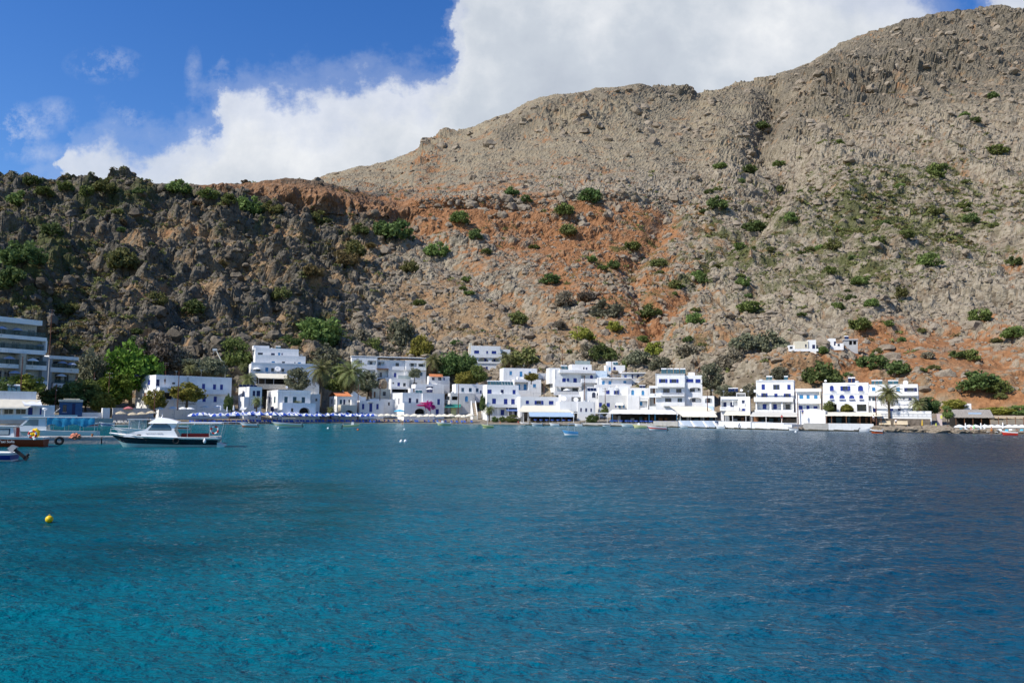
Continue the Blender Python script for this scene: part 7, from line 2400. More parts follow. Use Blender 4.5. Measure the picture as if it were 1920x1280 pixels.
# ------------------------------------------------------------------ poles, crane, rocks of the shore, harbour walls
def poles():
    for i, (u, vt, vb, back, arm, lab) in enumerate((
            (37, 668, 760, 10, 2, 'rusty pole with a lamp arm before the modern hotel'), (103, 720, 765, 12, 0, 'thin dark pole left of the blue kiosk'), (175, 698, 745, 24, 0, 'thin rusty pole in the trees right of the hotel wing'), (202, 698, 770, 20, 1, 'rusty pole in front of the low green tree'),
            (333, 696, 762, 9, 0, 'dark pole before the beach hotel terrace wall'), (289, 728, 774, 8, 0, 'rusty pole at the beach hotel corner'), (310, 680, 712, 44, 1, 'pole with a crossarm behind the beach hotel roof'), (638.6, 634, 700, 70, 1, 'tall pole with crossarms above the thick palm'),
            (670.6, 720, 782, 16, 0, 'tall dark pole right of the orange tiled house'), (586, 714, 748, 30, 0, 'short dark pole left of the tall palm'), (712, 714, 760, 24, 0, 'dark pole before the unplastered small house'), (859, 720, 785, 12, 0, 'dark pole before the row house'),
            (1054.5, 653, 700, 66, 0, 'thin pole on the slope left of the tall guest house roof room'), (1020, 705, 745, 34, 0, 'dark pole left of the tall guest house'), (1096, 704, 745, 30, 0, 'dark pole before the tall guest house balconies'), (1134.7, 727, 775, 14, 1, 'pole with a crossarm before the quay house'),
            (1147, 677, 712, 52, 0, 'thin pole before the little blue windowed tower'), (1312.6, 672, 712, 64, 0, 'grey pole on the slope right of the three storey hotel'), (1326.7, 733, 780, 14, 0, 'brown pole before the narrow arched bay'), (1496.6, 738, 796, 5.2, 0, 'brown pole left of the two storey house'),
            (1643.7, 742, 800, 4, 0, 'brown pole at the end of the white sea wall'), (93, 580, 660, 60, 1, 'tall thin pole on the dark hill above the modern hotel'))):
        Y = shore_y(u) + back
        a, b = W(u, vt, Y), W(u, vb, Y)
        h = a.z - b.z
        t = thing('utility_pole', lab, 'pole', b, yaw_at(u), 'utility poles of the village')
        mb = MB()
        mb.tube([(0, 0, -1.0), (0, 0, h * .5), (0, 0, h)], [0.15, 0.13, 0.10], 7)
        mb.build('pole', RUST, t)
        if arm == 1:
            for k in (0.97, 0.86):
                mb = MB()
                mb.box((-0.9, -0.06, h * k - 0.06), (0.9, 0.06, h * k + 0.06))
                for x in (-0.8, -0.3, 0.3, 0.8):
                    mb.lathe([(0.05, 0), (0.07, 0.1), (0.03, 0.2), (0.005, 0.2)], 6, (x, 0, h * k + 0.06), 1)
                mb.build('crossarm', [RUST, METAL], t)
        elif arm == 2:
            mb = MB()
            mb.tube([(0, 0, h * .62), (0.8, -0.2, h * .66), (1.4, -0.3, h * .66)], [0.05, 0.05, 0.04], 6)
            mb.box((1.3, -0.42, h * .66 - 0.07), (1.95, -0.2, h * .66 + 0.06))
            mb.build('lamp_arm', METAL, t)
        else:
            mb = MB()
            mb.lathe([(0.06, 0), (0.12, 0.12), (0.12, 0.3), (0.03, 0.36), (0.005, 0.36)], 8, (0.12, -0.1, h * .72))
            mb.build('insulator', METAL, t)
    Y = shore_y(415) + 50
    a, b = W(422, 690, Y), W(405, 656, Y)
    t = thing('crane', 'leaning white crane arm rising from the trees behind the beach hotel', 'crane', a, 0)
    d = b - a
    mb = MB()
    mb.tube([Vector((0, 0, -4)), Vector((0, 0, 0)), d], [0.28, 0.26, 0.2], 6)
    mb.build('boom', AWN_C, t)
    mb = MB()
    mb.box(d + Vector((-1.1, -0.3, -0.3)), d + Vector((0.4, 0.4, 0.5)))
    mb.tube([d + Vector((-0.9, 0, -0.2)), d + Vector((-0.9, 0, -1.6))], 0.06, 5)
    mb.build('bucket', METAL, t)


poles()


def rock_thing(p, sx, sy, sz, seed, label, group):
    rng = np.random.default_rng(seed)
    V, F = ico(2)
    nz = rng.normal(0, 1.3, (4, 3))
    lump = 1 + 0.16 * np.sin(V @ nz.T * 2.4 + rng.random(4) * 6).sum(1) / 2 + 0.07 * rng.normal(0, 1, len(V))
    V = V * lump[:, None] * np.array([sx, sy, sz])
    me = tri_mesh('shore_rock', V, F, ROCKM)
    o = bpy.data.objects.new('shore_rock', me)
    COL.objects.link(o)
    o.location = p
    return tag(o, label, 'rock', group)


ROCKM = bpy.data.materials.get('loose_limestone')


def shore_rocks():
    rnd = random.Random(31)
    spots = [1494, 1500] + [1646 + k * 7.2 for k in range(22)] + [1815, 1830, 1848, 1862, 1880, 1898, 1915]
    for i, u in enumerate(spots):
        back = rnd.uniform(0.2, 3.0) if i > 1 else 0.5
        p = shore_xy(u, back)
        p.z = 0.25 + 0.12 * back
        s = rnd.uniform(0.9, 2.0) if u < 1800 else rnd.uniform(0.5, 1.0)
        where = 'between two sea walls' if i < 2 else ('at the foot of the last hotel' if u < 1740 else ('below the pink garden wall' if u < 1806 else 'along the right beach'))
        k = i if i < 2 else (i - 2 if u < 1740 else (i - 15 if u < 1806 else i - 24))
        rock_thing(p, s * 1.3, s, s * 0.62, 60 + i, '%s shore rock from the left, %s' % (ORD[max(0, k)], where), 'limestone rocks along the waterline')
    # rubble base under the last hotel's terrace
    h = House('rubble_wall', 'dark rubble wall holding up the last hotel terrace above the rocks', 'wall', 'c8', (350, 985, 930, 1060), 7, yaw=-28, down=2)
    h.block(D=1.5, m=mat('dark_rubble', (0.16, 0.13, 0.10), 0.95, 0.4, 1.2, bump=0.7))
    for (xa, xb, lab) in ((385, 510, 'left tan canvas shelter under the last hotel terrace'), (540, 690, 'right tan canvas shelter under the last hotel terrace')):
        h = House('canvas_shelter', lab, 'shelter', 'c8', (xa, 1010, xb, 1075), 4.2, yaw=-28, down=0.5)
        h.awning((xa + 5, xb - 5, 1008), (xa, xb, 1040), 2.0, 0, mat('tan_canvas', (0.55, 0.45, 0.30), 0.85), bays=2)
        for x in (xa + 4, (xa + xb) / 2, xb - 4):
            h.post(x, 1044, 1075, 0.1, 0.08, m=METAL)


shore_rocks()


def harbour_walls():
    for (c, r, back, yaw, D, m_, lab) in (
            ('k', (1225, 665, 1535, 712), 7, 40, 1.0, QUAYW, 'low pale harbour wall right of the blue kiosk'), ('k', (1540, 597, 1648, 712), 6, 40, 1.5, QUAYW, 'square white gate pillar beside the straw parasols'),
            ('c2', (115, 772, 480, 850), 10, 44, 0.5, GREYW, 'grey garden wall behind the straw parasols'), ('k', (560, 750, 1700, 800), 1.0, 42, 3.0, QUAYG, 'dark stone harbour edge behind the tarp covered boat')):
        h = House('harbour_wall', lab, 'wall', c, r, back, yaw=yaw, down=1.6)
        h.block(D=D, m=m_)
    # low bathing jetty before the blue and white parasols
    pa, pb = shore_xy(362, -1.0), shore_xy(462, -1.2)
    rz = math.atan2(pb.y - pa.y, pb.x - pa.x)
    L_ = (pb - pa).length
    t = thing('bathing_jetty', 'low white plank jetty on short posts before the parasols', 'jetty', pa, rz)
    mb = MB()
    for k in range(int(L_ / 0.3)):
        mb.box((k * 0.3, -1.0, 0.62), (k * 0.3 + 0.26, 1.4, 0.70))
    mb.build('deck', AWN_W, t)
    for k in range(int(L_ / 2.4) + 1):
        mb = MB()
        mb.box((k * 2.4, -0.9, -1.2), (k * 2.4 + 0.18, -0.72, 0.615))
        mb.build('post', AWN_W, t)


harbour_walls()
# ------------------------------------------------------------------ boats, pier and buoys
GEL = mat('white_gelcoat', (0.80, 0.80, 0.78), 0.25, 0.03, 0.8, spec=0.5)
NAVYH = mat('navy_hull', (0.008, 0.010, 0.022), 0.2, 0.2, 0.8, spec=0.5)
AQUAH = mat('pale_antifouling', (0.42, 0.58, 0.55), 0.4, 0.15, 1.0)
REDH = mat('rust_red_hull', (0.27, 0.045, 0.015), 0.35, 0.15, 1.0)
BLUEH = mat('blue_hull', (0.02, 0.04, 0.24), 0.3, 0.15)
YELH = mat('pale_yellow_hull', (0.68, 0.66, 0.32), 0.4, 0.08)
ORH = mat('orange_hull', (0.62, 0.13, 0.03), 0.4, 0.1)
BLACK = mat('black_rubber', (0.015, 0.015, 0.016), 0.6, 0.3)
RING = mat('life_ring_red', (0.60, 0.05, 0.03), 0.5, 0.1)
YEL = mat('buoy_yellow', (0.80, 0.52, 0.01), 0.35, 0.05)
TARP = mat('blue_tarpaulin', (0.03, 0.28, 0.46), 0.5, 0.35, 1.5)
SEATR = mat('red_vinyl', (0.28, 0.02, 0.02), 0.5, 0.1)


def hull_mesh(L, B, zb, zs, bands, keel=-0.35, rake=0.12, n=16, floor=0.15, deck=0.32):
    """bow at x = 0, stern at x = L; bands: material index per strake from the keel up"""
    mb = MB()
    nr = len(bands)
    rows = []
    for i in range(n + 1):
        t = i / n
        b = 0.5 * B * min(1.0, (1 - (1 - min(1, t / 0.55)) ** 2.2)) * (1 - 0.10 * max(0, t - 0.6) / 0.4)
        sheer = zs + (zb - zs) * (1 - t) ** 1.8
        kz = keel + (sheer - keel) * 0.55 * max(0, 1 - t / 0.16) ** 2
        row = []
        for j in range(nr + 1):
            f = j / nr
            flare = f ** (0.42 + 0.5 * max(0, 1 - t / 0.4))
            x = L * t + rake * L * (1 - f) * max(0, 1 - t / 0.25)
            row.append((x, b * flare, kz + (sheer - kz) * f))
        rows.append(row)
    for sgn in (-1, 1):
        for i in range(n):
            for j in range(nr):
                a, b_, c, d = rows[i][j], rows[i + 1][j], rows[i + 1][j + 1], rows[i][j + 1]
                q = [(p[0], sgn * p[1], p[2]) for p in (a, b_, c, d)]
                mb.add(q if sgn < 0 else q[::-1], [(0, 1, 2, 3)], bands[j], True)
    for j in range(nr):                                         # transom
        a, b_ = rows[n][j], rows[n][j + 1]
        mb.add([(a[0], -a[1], a[2]), (a[0], a[1], a[2]), (b_[0], b_[1], b_[2]), (b_[0], -b_[1], b_[2])], [(0, 1, 2, 3)], bands[j])
    # side decks, inner sides, cockpit sole, foredeck
    top = bands[-1]
    def fw(i):                                                  # half width of the sole: inside the hull at its height
        t = i / n
        p = rows[i]
        z = [q[2] for q in p]
        return 0.86 * float(np.interp(floor, z, [q[1] for q in p]))
    inner = []
    for i in range(n + 1):
        x, b, z = rows[i][nr]
        inner.append((x, max(0.0, b - 0.14), z))
    for i in range(n):
        for sgn in (-1, 1):
            a, b_ = rows[i][nr], rows[i + 1][nr]
            c, d = inner[i + 1], inner[i]
            q = [(a[0], sgn * a[1], a[2]), (b_[0], sgn * b_[1], b_[2]), (c[0], sgn * c[1], c[2] + 0.02), (d[0], sgn * d[1], d[2] + 0.02)]
            mb.add(q if sgn < 0 else q[::-1], [(0, 1, 2, 3)], top)
        t = i / n
        if t < deck:
            d, c = inner[i], inner[i + 1]
            mb.add([(d[0], -d[1], d[2] + 0.02), (c[0], -c[1], c[2] + 0.02), (c[0], c[1], c[2] + 0.02), (d[0], d[1], d[2] + 0.02)], [(0, 1, 2, 3)], top)
        else:
            d, c = inner[i], inner[i + 1]
            for sgn in (-1, 1):
                q = [(d[0], sgn * d[1], d[2] + 0.02), (c[0], sgn * c[1], c[2] + 0.02), (c[0], sgn * fw(i + 1), floor), (d[0], sgn * fw(i), floor)]
                mb.add(q, [(0, 1, 2, 3)], top)
            mb.add([(d[0], -fw(i), floor), (c[0], -fw(i + 1), floor), (c[0], fw(i + 1), floor), (d[0], fw(i), floor)], [(0, 1, 2, 3)], top)
    k = int(deck * n) + 1
    d = inner[min(k, n)]
    mb.add([(d[0], -d[1], d[2] + 0.02), (d[0], d[1], d[2] + 0.02), (d[0], fw(min(k, n)), floor), (d[0], -fw(min(k, n)), floor)], [(0, 1, 2, 3)], top)
    return mb


def prism(mb, prof, w0, w1, mi=0, zc=None):
    """closed side profile (x, z) extruded across the boat; narrower (w1) at its top"""
    zs_ = [p[1] for p in prof]
    z0, z1 = min(zs_), max(zs_)
    def hw(z):
        return 0.5 * (w0 + (w1 - w0) * (z - z0) / max(1e-6, z1 - z0))
    n = len(prof)
    vs = [(x, -hw(z), z) for x, z in prof] + [(x, hw(z), z) for x, z in prof]
    mb.add(vs, [tuple(range(n)), tuple(reversed(range(n, 2 * n)))] + [(i, i + n, (i + 1) % n + n, (i + 1) % n) for i in range(n)], mi)
    return hw


def outboard(parent, x, z, tilt=0.0, s=1.0):
    mb = MB()
    M = Matrix.Translation((x, 0, z)) @ Matrix.Rotation(R(-tilt), 4, 'Y') @ Matrix.Scale(s, 4)
    mb.add([M @ Vector(v) for v in ((-.1, -.16, .1), (.42, -.16, .06), (.42, .16, .06), (-.1, .16, .1), (-.04, -.13, .5), (.34, -.12, .44), (.34, .12, .44), (-.04, .13, .5))], [(0, 3, 2, 1), (4, 5, 6, 7), (0, 1, 5, 4), (1, 2, 6, 5), (2, 3, 7, 6), (3, 0, 4, 7)], 0)
    mb.box((.06, -.07, -.75), (.26, .07, .1), 1, M)
    mb.box((.02, -.04, -1.0), (.34, .04, -.75), 1, M)
    mb.tube([M @ Vector((.34, 0, -.82)), M @ Vector((.5, 0, -.82))], 0.1 * s, 6, 1)
    return mb.build('outboard_motor', [mat('motor_grey', (0.25, 0.26, 0.27), 0.4), BLACK], parent)


def place_on_sea(name, label, u, v, yaw, group=None, cat='boat'):
    return thing(name, label, cat, sea_point(u, v), yaw, group)


def lettering(parent, txt, x, y, z, h, m_, yaw=0.0):
    cu = bpy.data.curves.new('lettering', 'FONT')
    cu.body = txt
    cu.size = h
    cu.extrude = 0.01
    to = bpy.data.objects.new('lettering_tmp', cu)
    COL.objects.link(to)
    me = bpy.data.meshes.new_from_object(to)
    bpy.data.objects.remove(to)
    me.transform(Matrix.Translation((x, y, z)) @ Matrix.Rotation(yaw, 4, 'Z') @ Matrix(((1, 0, 0, 0), (0, 0, -1, 0), (0, 1, 0, 0), (0, 0, 0, 1))))
    me.materials.append(m_)
    o = bpy.data.objects.new('lettering', me)
    COL.objects.link(o)
    o.parent = parent
    return o


def life_ring(parent, c, R_, r, ax='y'):
    mb = MB()
    mb.torus(c, R_, r, ax, 24, 8, 0, 1)
    return mb.build('life_ring', [RING, AWN_W], parent)


def cruiser():
    """white water taxi with navy sides, moored in front of the pier; 10.8 m long"""
    t = place_on_sea('motor_cruiser', 'white cabin cruiser with navy hull moored at the pier', 203, 837.5, R(14))
    s = 10.8 / 1645
    def P(x, y):
        return ((x - 5) * s, (740 - y) * s)
    hb = hull_mesh(10.8, 3.1, 1.42, 0.98, [1, 1, 1, 1, 2, 2, 2, 0], keel=-0.5, rake=0.10, n=22, floor=0.35, deck=0.6)
    hb.build('hull', [GEL, AQUAH, NAVYH], t)
    mb = MB()
    for sg in (-1, 1):
        mb.tube([(0.1, 0, 1.45), (1.2, sg * .82, 1.33), (3.5, sg * 1.5, 1.14), (7, sg * 1.52, 1.0), (10.7, sg * 1.42, 0.98)], 0.06, 6)
    mb.build('rubbing_strake', GEL, t)
    # trunk cabin and wheelhouse
    mb = MB()
    prism(mb, [P(250, 575), P(290, 540), P(430, 492), P(550, 470), P(985, 470), P(1062, 595), P(600, 600)], 2.5, 2.15)
    mb.build('cabin_trunk', GEL, t)
    wh = MB()
    hw = prism(wh, [P(555, 471), P(655, 372), P(1035, 366), P(985, 440), P(992, 471)], 2.15, 1.95)
    wheel = wh.build('wheelhouse', GEL, t)
    for sg in (-1, 1):
        wn = MB()
        pts = [P(612, 468), P(682, 380), P(860, 378), P(912, 405), P(938, 450), P(936, 468)]
        def off(z):
            return sg * (1.075 - 0.1 * (z - P(0, 471)[1]) / (P(0, 366)[1] - P(0, 471)[1]) + 0.012)
        wn.add([(x, off(z), z) for x, z in pts], [tuple(range(len(pts)))], 0)
        pts2 = [P(602, 476), P(678, 373), P(866, 371), P(922, 402), P(948, 452), P(946, 476)]
        fr = [(x, off(z) - sg * 0.004, z) for x, z in pts2]
        wn.add(fr, [tuple(range(len(fr)))], 1)
        wn.build('window', [mat('tinted_glass', (0.10, 0.16, 0.17), 0.08, 0.2, spec=0.8), BLACK], wheel)
    ws = MB()
    a, b = P(566, 455), P(645, 378)
    for (ya, yb) in ((-0.95, -0.05), (0.05, 0.95)):
        ws.add([(a[0] - .03, ya, a[1]), (a[0] - .03, yb, a[1]), (b[0] - .03, yb * .95, b[1]), (b[0] - .03, ya * .95, b[1])], [(0, 1, 2, 3)])
    ws.build('windscreen', MATS['tinted_glass'], wheel)
    mb = MB()
    prism(mb, [P(598, 366), P(640, 330), P(745, 268), P(900, 292), P(1040, 335), P(1048, 358), P(1040, 366)], 2.35, 1.2)
    mb.build('roof', GEL, t)
    mb = MB()
    a, b = P(1030, 358), P(1700, 345)
    mb.box((a[0], -1.25, a[1] - .04), (b[0], 1.25, b[1] - .02))
    cano = mb.build('cockpit_awning', AWN_W, t)
    for (x, y) in ((1190, 0), (1520, 0), (1690, 0)):
        for sg in (-1, 1):
            pm = MB()
            q = P(x, 590)
            pm.tube([(q[0], sg * 1.2, q[1]), (q[0] + (0.3 if x > 1600 else 0), sg * 1.2, P(x, 352)[1])], 0.025, 5)
            pm.build('awning_post', METAL, t)
    mb = MB()
    a, b = P(1060, 592), P(1480, 528)
    mb.box((a[0], 0.55, 0.4), (b[0], 1.15, b[1]))
    mb.build('bench', SEATR, t)
    mb = MB()
    c = P(1595, 466)
    for x in (1525, 1660):
        q = P(x, 585)
        mb.tube([(q[0], -1.0, q[1]), (q[0] - .05, -1.0, P(0, 395)[1])], 0.03, 5)
    mb.tube([(P(1525, 0)[0] - .05, -1.0, P(0, 395)[1]), (P(1660, 0)[0] - .05, -1.0, P(0, 395)[1])], 0.03, 5)
    mb.build('stern_rail', METAL, t)
    life_ring(t, (c[0], -1.08, c[1]), 0.36, 0.085)
    mb = MB()
    q = P(1460, 640)
    mb.lathe([(0.02, .28), (.1, .2), (.16, 0), (.12, -.18), (.02, -.24)], 10, (q[0], -1.58, q[1]))
    mb.tube([(q[0], -1.56, q[1] + .26), (q[0], -1.4, 1.0)], 0.015, 4)
    mb.build('fender', GEL, t)
    mb = MB()
    q = P(1035, 640)
    mb.torus((q[0], -1.60, q[1] + .02), 0.27, 0.06, 'y', 20, 6)
    mb.build('tyre_fender', BLACK, t)
    mb = MB()
    q0 = 10.75
    mb.add([(q0, -1.3, .5), (q0, 1.3, .5), (q0, 1.3, -.1), (q0, -1.3, -.1), (q0 + .75, -1.2, .18), (q0 + .75, 1.2, .18), (q0 + .75, 1.2, .05), (q0 + .75, -1.2, .05)], [(0, 4, 5, 1), (3, 2, 6, 7), (4, 7, 6, 5), (0, 3, 7, 4), (1, 5, 6, 2), (0, 1, 2, 3)])
    mb.build('swim_platform', AQUAH, t)
    mb = MB()                                                   # bow rail
    for sg in (-1, 1):
        pts = [(0.15, sg * .1, 1.85), (1.0, sg * .75, 1.82), (2.0, sg * 1.15, 1.68), (2.9, sg * 1.3, 1.3)]
        mb.tube(pts, 0.018, 5)
        for (x, y, z) in pts[:3]:
            mb.tube([(x, y, z), (x, y, 1.25)], 0.014, 4)
    mb.build('bow_rail', METAL, t)
    mb = MB()
    q = P(480, 548)
    mb.lathe([(0.02, 0.0), (.16, 0.0), (.17, .02)], 12)
    mb.v = [(q[0] + x * 1.3, -1.27 + z * .2, q[1] + y * .55) for x, y, z in mb.v]
    mb.build('porthole', BLACK, t)
    lettering(t, 'TAXI BOAT CRETE', P(570, 0)[0], -1.19, P(0, 535)[1], 0.20, mat('faded_lettering', (0.42, 0.44, 0.47), 0.7))
    mb = MB()
    mb.lathe([(.03, .5), (.03, .1), (.12, .06), (.12, 0)], 8, (*P(775, 0)[:1], 0, P(0, 275)[1]))
    mb.build('mast_light', METAL, t)


cruiser()


def pier():
    Y = 85.0
    a, b = W(-60, 833, Y), W(416, 833, Y + 9)
    d = b - a
    rz = math.atan2(d.y, d.x)
    L = math.hypot(d.x, d.y)
    t = thing('pier', 'floating concrete pier behind the white cruiser and red boat', 'pier', (a.x, a.y, 0), rz)
    n = 4
    for k in range(n):
        mb = MB()
        x0, x1 = L * k / n + 0.06, L * (k + 1) / n - 0.06
        mb.box((x0, 0, -0.05), (x1, 2.6, 0.78), 0)
        mb.box((x0 + 0.02, 0.02, -0.8), (x1 - 0.02, 2.58, -0.052), 1)
        mb.box((x0, -0.04, 0.70), (x1, 2.64, 0.84), 0)
        mb.build('pontoon', [QUAYG, WEED], t)
    for x in (L * .46, L * .62, L * .70):
        mb = MB()
        mb.lathe([(.1, 0), (.07, .1), (.13, .24), (.12, .3), (.01, .3)], 8, (x, 0.5, .84))
        mb.build('bollard', mat('rusty_bollard', (0.35, 0.12, 0.03), 0.8), t)
    mb = MB()
    mb.tube([(L * .66, 1.6, .84), (L * .665, 1.6, 2.1)], 0.03, 5)
    mb.build('post', METAL, t)
    tr = thing('tyre', 'black tyre hanging on the pier between the red boat and cruiser', 'tyre', t.matrix_world @ Vector((0, 0, 0)), rz)
    p = W(111, 826, Y - 0.2)
    tr.location = p
    mb = MB()
    mb.torus((0, 0, 0), 0.34, 0.13, 'y', 24, 10)
    mb.build('rubber', BLACK, tr)
    mb = MB()
    mb.torus((0, 0, 0), 0.235, 0.035, 'y', 20, 6)
    mb.build('inner_rim', mat('worn_rubber', (0.2, 0.19, 0.17), 0.8), tr)
    net = thing('net_heap', 'heap of orange fishing net on the pier', 'net', W(141, 818, Y + 1.2))
    rng = np.random.default_rng(2)
    V, F = ico(2)
    V = V * (1 + 0.2 * rng.normal(0, 1, (len(V), 1))) * np.array([.55, .4, .32])
    o = bpy.data.objects.new('netting', tri_mesh('netting', V, F, mat('orange_net', (0.55, 0.20, 0.12), 0.9, 0.3, 4.0)))
    COL.objects.link(o)
    o.parent = net
    yb = thing('yellow_bag', 'bright yellow sack beside the red boat', 'bag', W(66, 812, Y - 2.4))
    V, F = ico(2)
    V = V * (1 + 0.12 * rng.normal(0, 1, (len(V), 1))) * np.array([.42, .35, .5])
    o = bpy.data.objects.new('sack', tri_mesh('sack', V, F, YEL))
    COL.objects.link(o)
    o.parent = yb


pier()


def red_taxi():
    p = sea_point(86, 837)
    rz = R(16)
    L = 10.0
    t = thing('red_boat', 'rust red water taxi boat cut by the left edge, life ring at its stern', 'boat', p - Vector((math.cos(rz), math.sin(rz), 0)) * L, rz)
    hull_mesh(L, 2.7, 1.4, 0.98, [0, 0, 0, 0, 0, 1], keel=-0.4, n=18, floor=0.3, deck=0.25).build('hull', [REDH, GEL], t)
    mb = MB()
    prism(mb, [(2.6, 1.0), (3.2, 2.05), (7.2, 2.05), (7.4, 1.0)], 2.2, 2.0)
    cab = mb.build('cabin', GEL, t)
    for k, (x0, x1) in enumerate(((3.4, 4.4), (4.6, 5.6), (5.85, 6.95))):
        for sg in (-1, 1):
            wn = MB()
            wn.box((x0, sg * 1.07 - .03, 1.2), (x1, sg * 1.07 + .03, 1.85))
            wn.box((x0 + .07, sg * 1.09 - .025, 1.27), (x1 - .07, sg * 1.09 + .025, 1.78), 1)
            wn.build('window', [BLACK, mat('pale_window', (0.35, 0.40, 0.42), 0.1, 0.2, spec=0.6)], cab)
    mb = MB()
    mb.box((3.0, -1.2, 2.06), (7.5, 1.2, 2.14))
    mb.build('roof', GEL, t)
    mb = MB()
    mb.box((7.55, -1.2, 0.98), (7.8, -1.0, 1.95))
    mb.build('stern_post', mat('maroon_paint', (0.18, 0.02, 0.02), 0.6), t)
    life_ring(t, (9.05, -1.3, 1.28), 0.33, 0.10)
    lettering(t, 'Taxi Sofia', 6.1, -1.37, 0.45, 0.36, GEL)
    mb = MB()
    mb.lathe([(.02, 0), (.14, .02), (.16, .14), (.02, .18)], 8, (9.3, -1.4, 0.72))
    mb.build('fender', GEL, t)


red_taxi()


def tarp_boat():
    t = place_on_sea('covered_boat', 'white cabin boat with blue tarpaulin over its canopy behind the pier', 20, 822, R(18))
    hull_mesh(10.2, 2.8, 1.35, 0.95, [1, 0, 0, 0], n=16, keel=-0.4, floor=.3, deck=.3).build('hull', [GEL, AQUAH], t)
    mb = MB()
    prism(mb, [(0.9, .95), (1.1, 1.6), (2.2, 2.75), (4.1, 2.75), (4.3, .95)], 2.3, 2.0)
    cab = mb.build('cabin', GEL, t)
    for sg in (-1, 1):
        wn = MB()
        pts = [(1.5, 1.72), (2.25, 2.5), (3.3, 2.5), (3.3, 1.72)]
        wn.add([(x, sg * (1.10 - .06 * (z - 1.7)), z) for x, z in pts], [(0, 1, 2, 3)])
        wn.build('window', [MATS['tinted_glass']], cab)
    mb = MB()
    mb.box((1.5, -1.3, 2.76), (10.2, 1.3, 2.86))
    mb.build('roof', GEL, t)
    for x in (4.6, 6.4, 8.2, 9.9):
        for sg in (-1, 1):
            pm = MB()
            pm.tube([(x, sg * 1.2, .95), (x, sg * 1.2, 2.76)], 0.03, 5)
            pm.build('roof_post', METAL, t)
    mb = MB()
    n = 26
    rng = random.Random(3)
    top = [(4.3 + 5.6 * k / n, -1.27 - .03 * math.sin(k * 1.9), 2.80) for k in range(n + 1)]
    mid = [(4.3 + 5.6 * k / n, -1.30 - .07 * math.sin(k * 1.3 + 1), 2.35 - .1 * math.sin(k * .8)) for k in range(n + 1)]
    bot = [(4.3 + 5.6 * k / n, -1.24 - .05 * math.sin(k * 2.3), 1.72 + .18 * math.sin(k * .55) + rng.uniform(-.05, .05)) for k in range(n + 1)]
    mb.add(top + mid + bot, [(r_ * (n + 1) + k, r_ * (n + 1) + n + 1 + k, r_ * (n + 1) + n + 2 + k, r_ * (n + 1) + k + 1) for r_ in (0, 1) for k in range(n)], 0, True)
    mb.build('tarpaulin', TARP, t)
    mb = MB()
    mb.lathe([(.03, -.9), (.06, 0), (.3, .1), (.32, .22), (.25, .32), (.02, .34)], 12, (3.7, 0, 3.7))
    mb.build('radar', GEL, t)
    mb = MB()
    mb.tube([(4.2, .3, 2.85), (5.4, .3, 4.0)], 0.02, 5)
    mb.build('antenna', METAL, t)


tarp_boat()


def corner_boat():
    p = sea_point(27, 863.5)
    rz = R(8)
    L = 5.2
    t = thing('motorboat', 'blue and white motorboat with tilted outboard cut by the left edge', 'boat', p - Vector((math.cos(rz), math.sin(rz), 0)) * L, rz)
    hull_mesh(L, 2.0, 0.85, 0.62, [1, 1, 0, 0, 1], n=14, keel=-.25, floor=.15, deck=.3).build('hull', [BLUEH, GEL], t)
    outboard(t, L - .05, .62, 52, 1.05)


corner_boat()


def cabin_boat():
    t = place_on_sea('cabin_boat', 'small white boat with open wheelhouse and rails behind the cruiser bow', 208, 815, R(18))
    hull_mesh(8.2, 2.5, 1.2, .8, [1, 0, 0, 0], n=14, keel=-.3, floor=.25, deck=.3).build('hull', [GEL, AQUAH], t)
    mb = MB()
    mb.box((2.3, -1.1, 2.35), (6.4, 1.1, 2.46))
    mb.build('roof', GEL, t)
    for x in (2.6, 4.0, 5.2, 6.2):
        for sg in (-1, 1):
            pm = MB()
            pm.box((x - .05, sg * 1.0 - .05, .8), (x + .05, sg * 1.0 + .05, 2.35))
            pm.build('roof_post', BLACK if x > 5 else GEL, t)
    mb = MB()
    mb.box((2.65, -1.02, 1.15), (5.15, -1.0, 2.2))
    mb.box((2.65, 1.0, 1.15), (5.15, 1.02, 2.2))
    mb.build('window', mat('clear_side_glass', (0.3, 0.42, 0.42), 0.1, 0.1, Alpha=0.45), t)
    mb = MB()
    for sg in (-1, 1):
        for z in (1.5, 1.95):
            mb.tube([(.1, sg * .12, z), (1.4, sg * .9, z), (2.5, sg * 1.1, z)], .016, 4)
    mb.build('bow_rail', METAL, t)


cabin_boat()


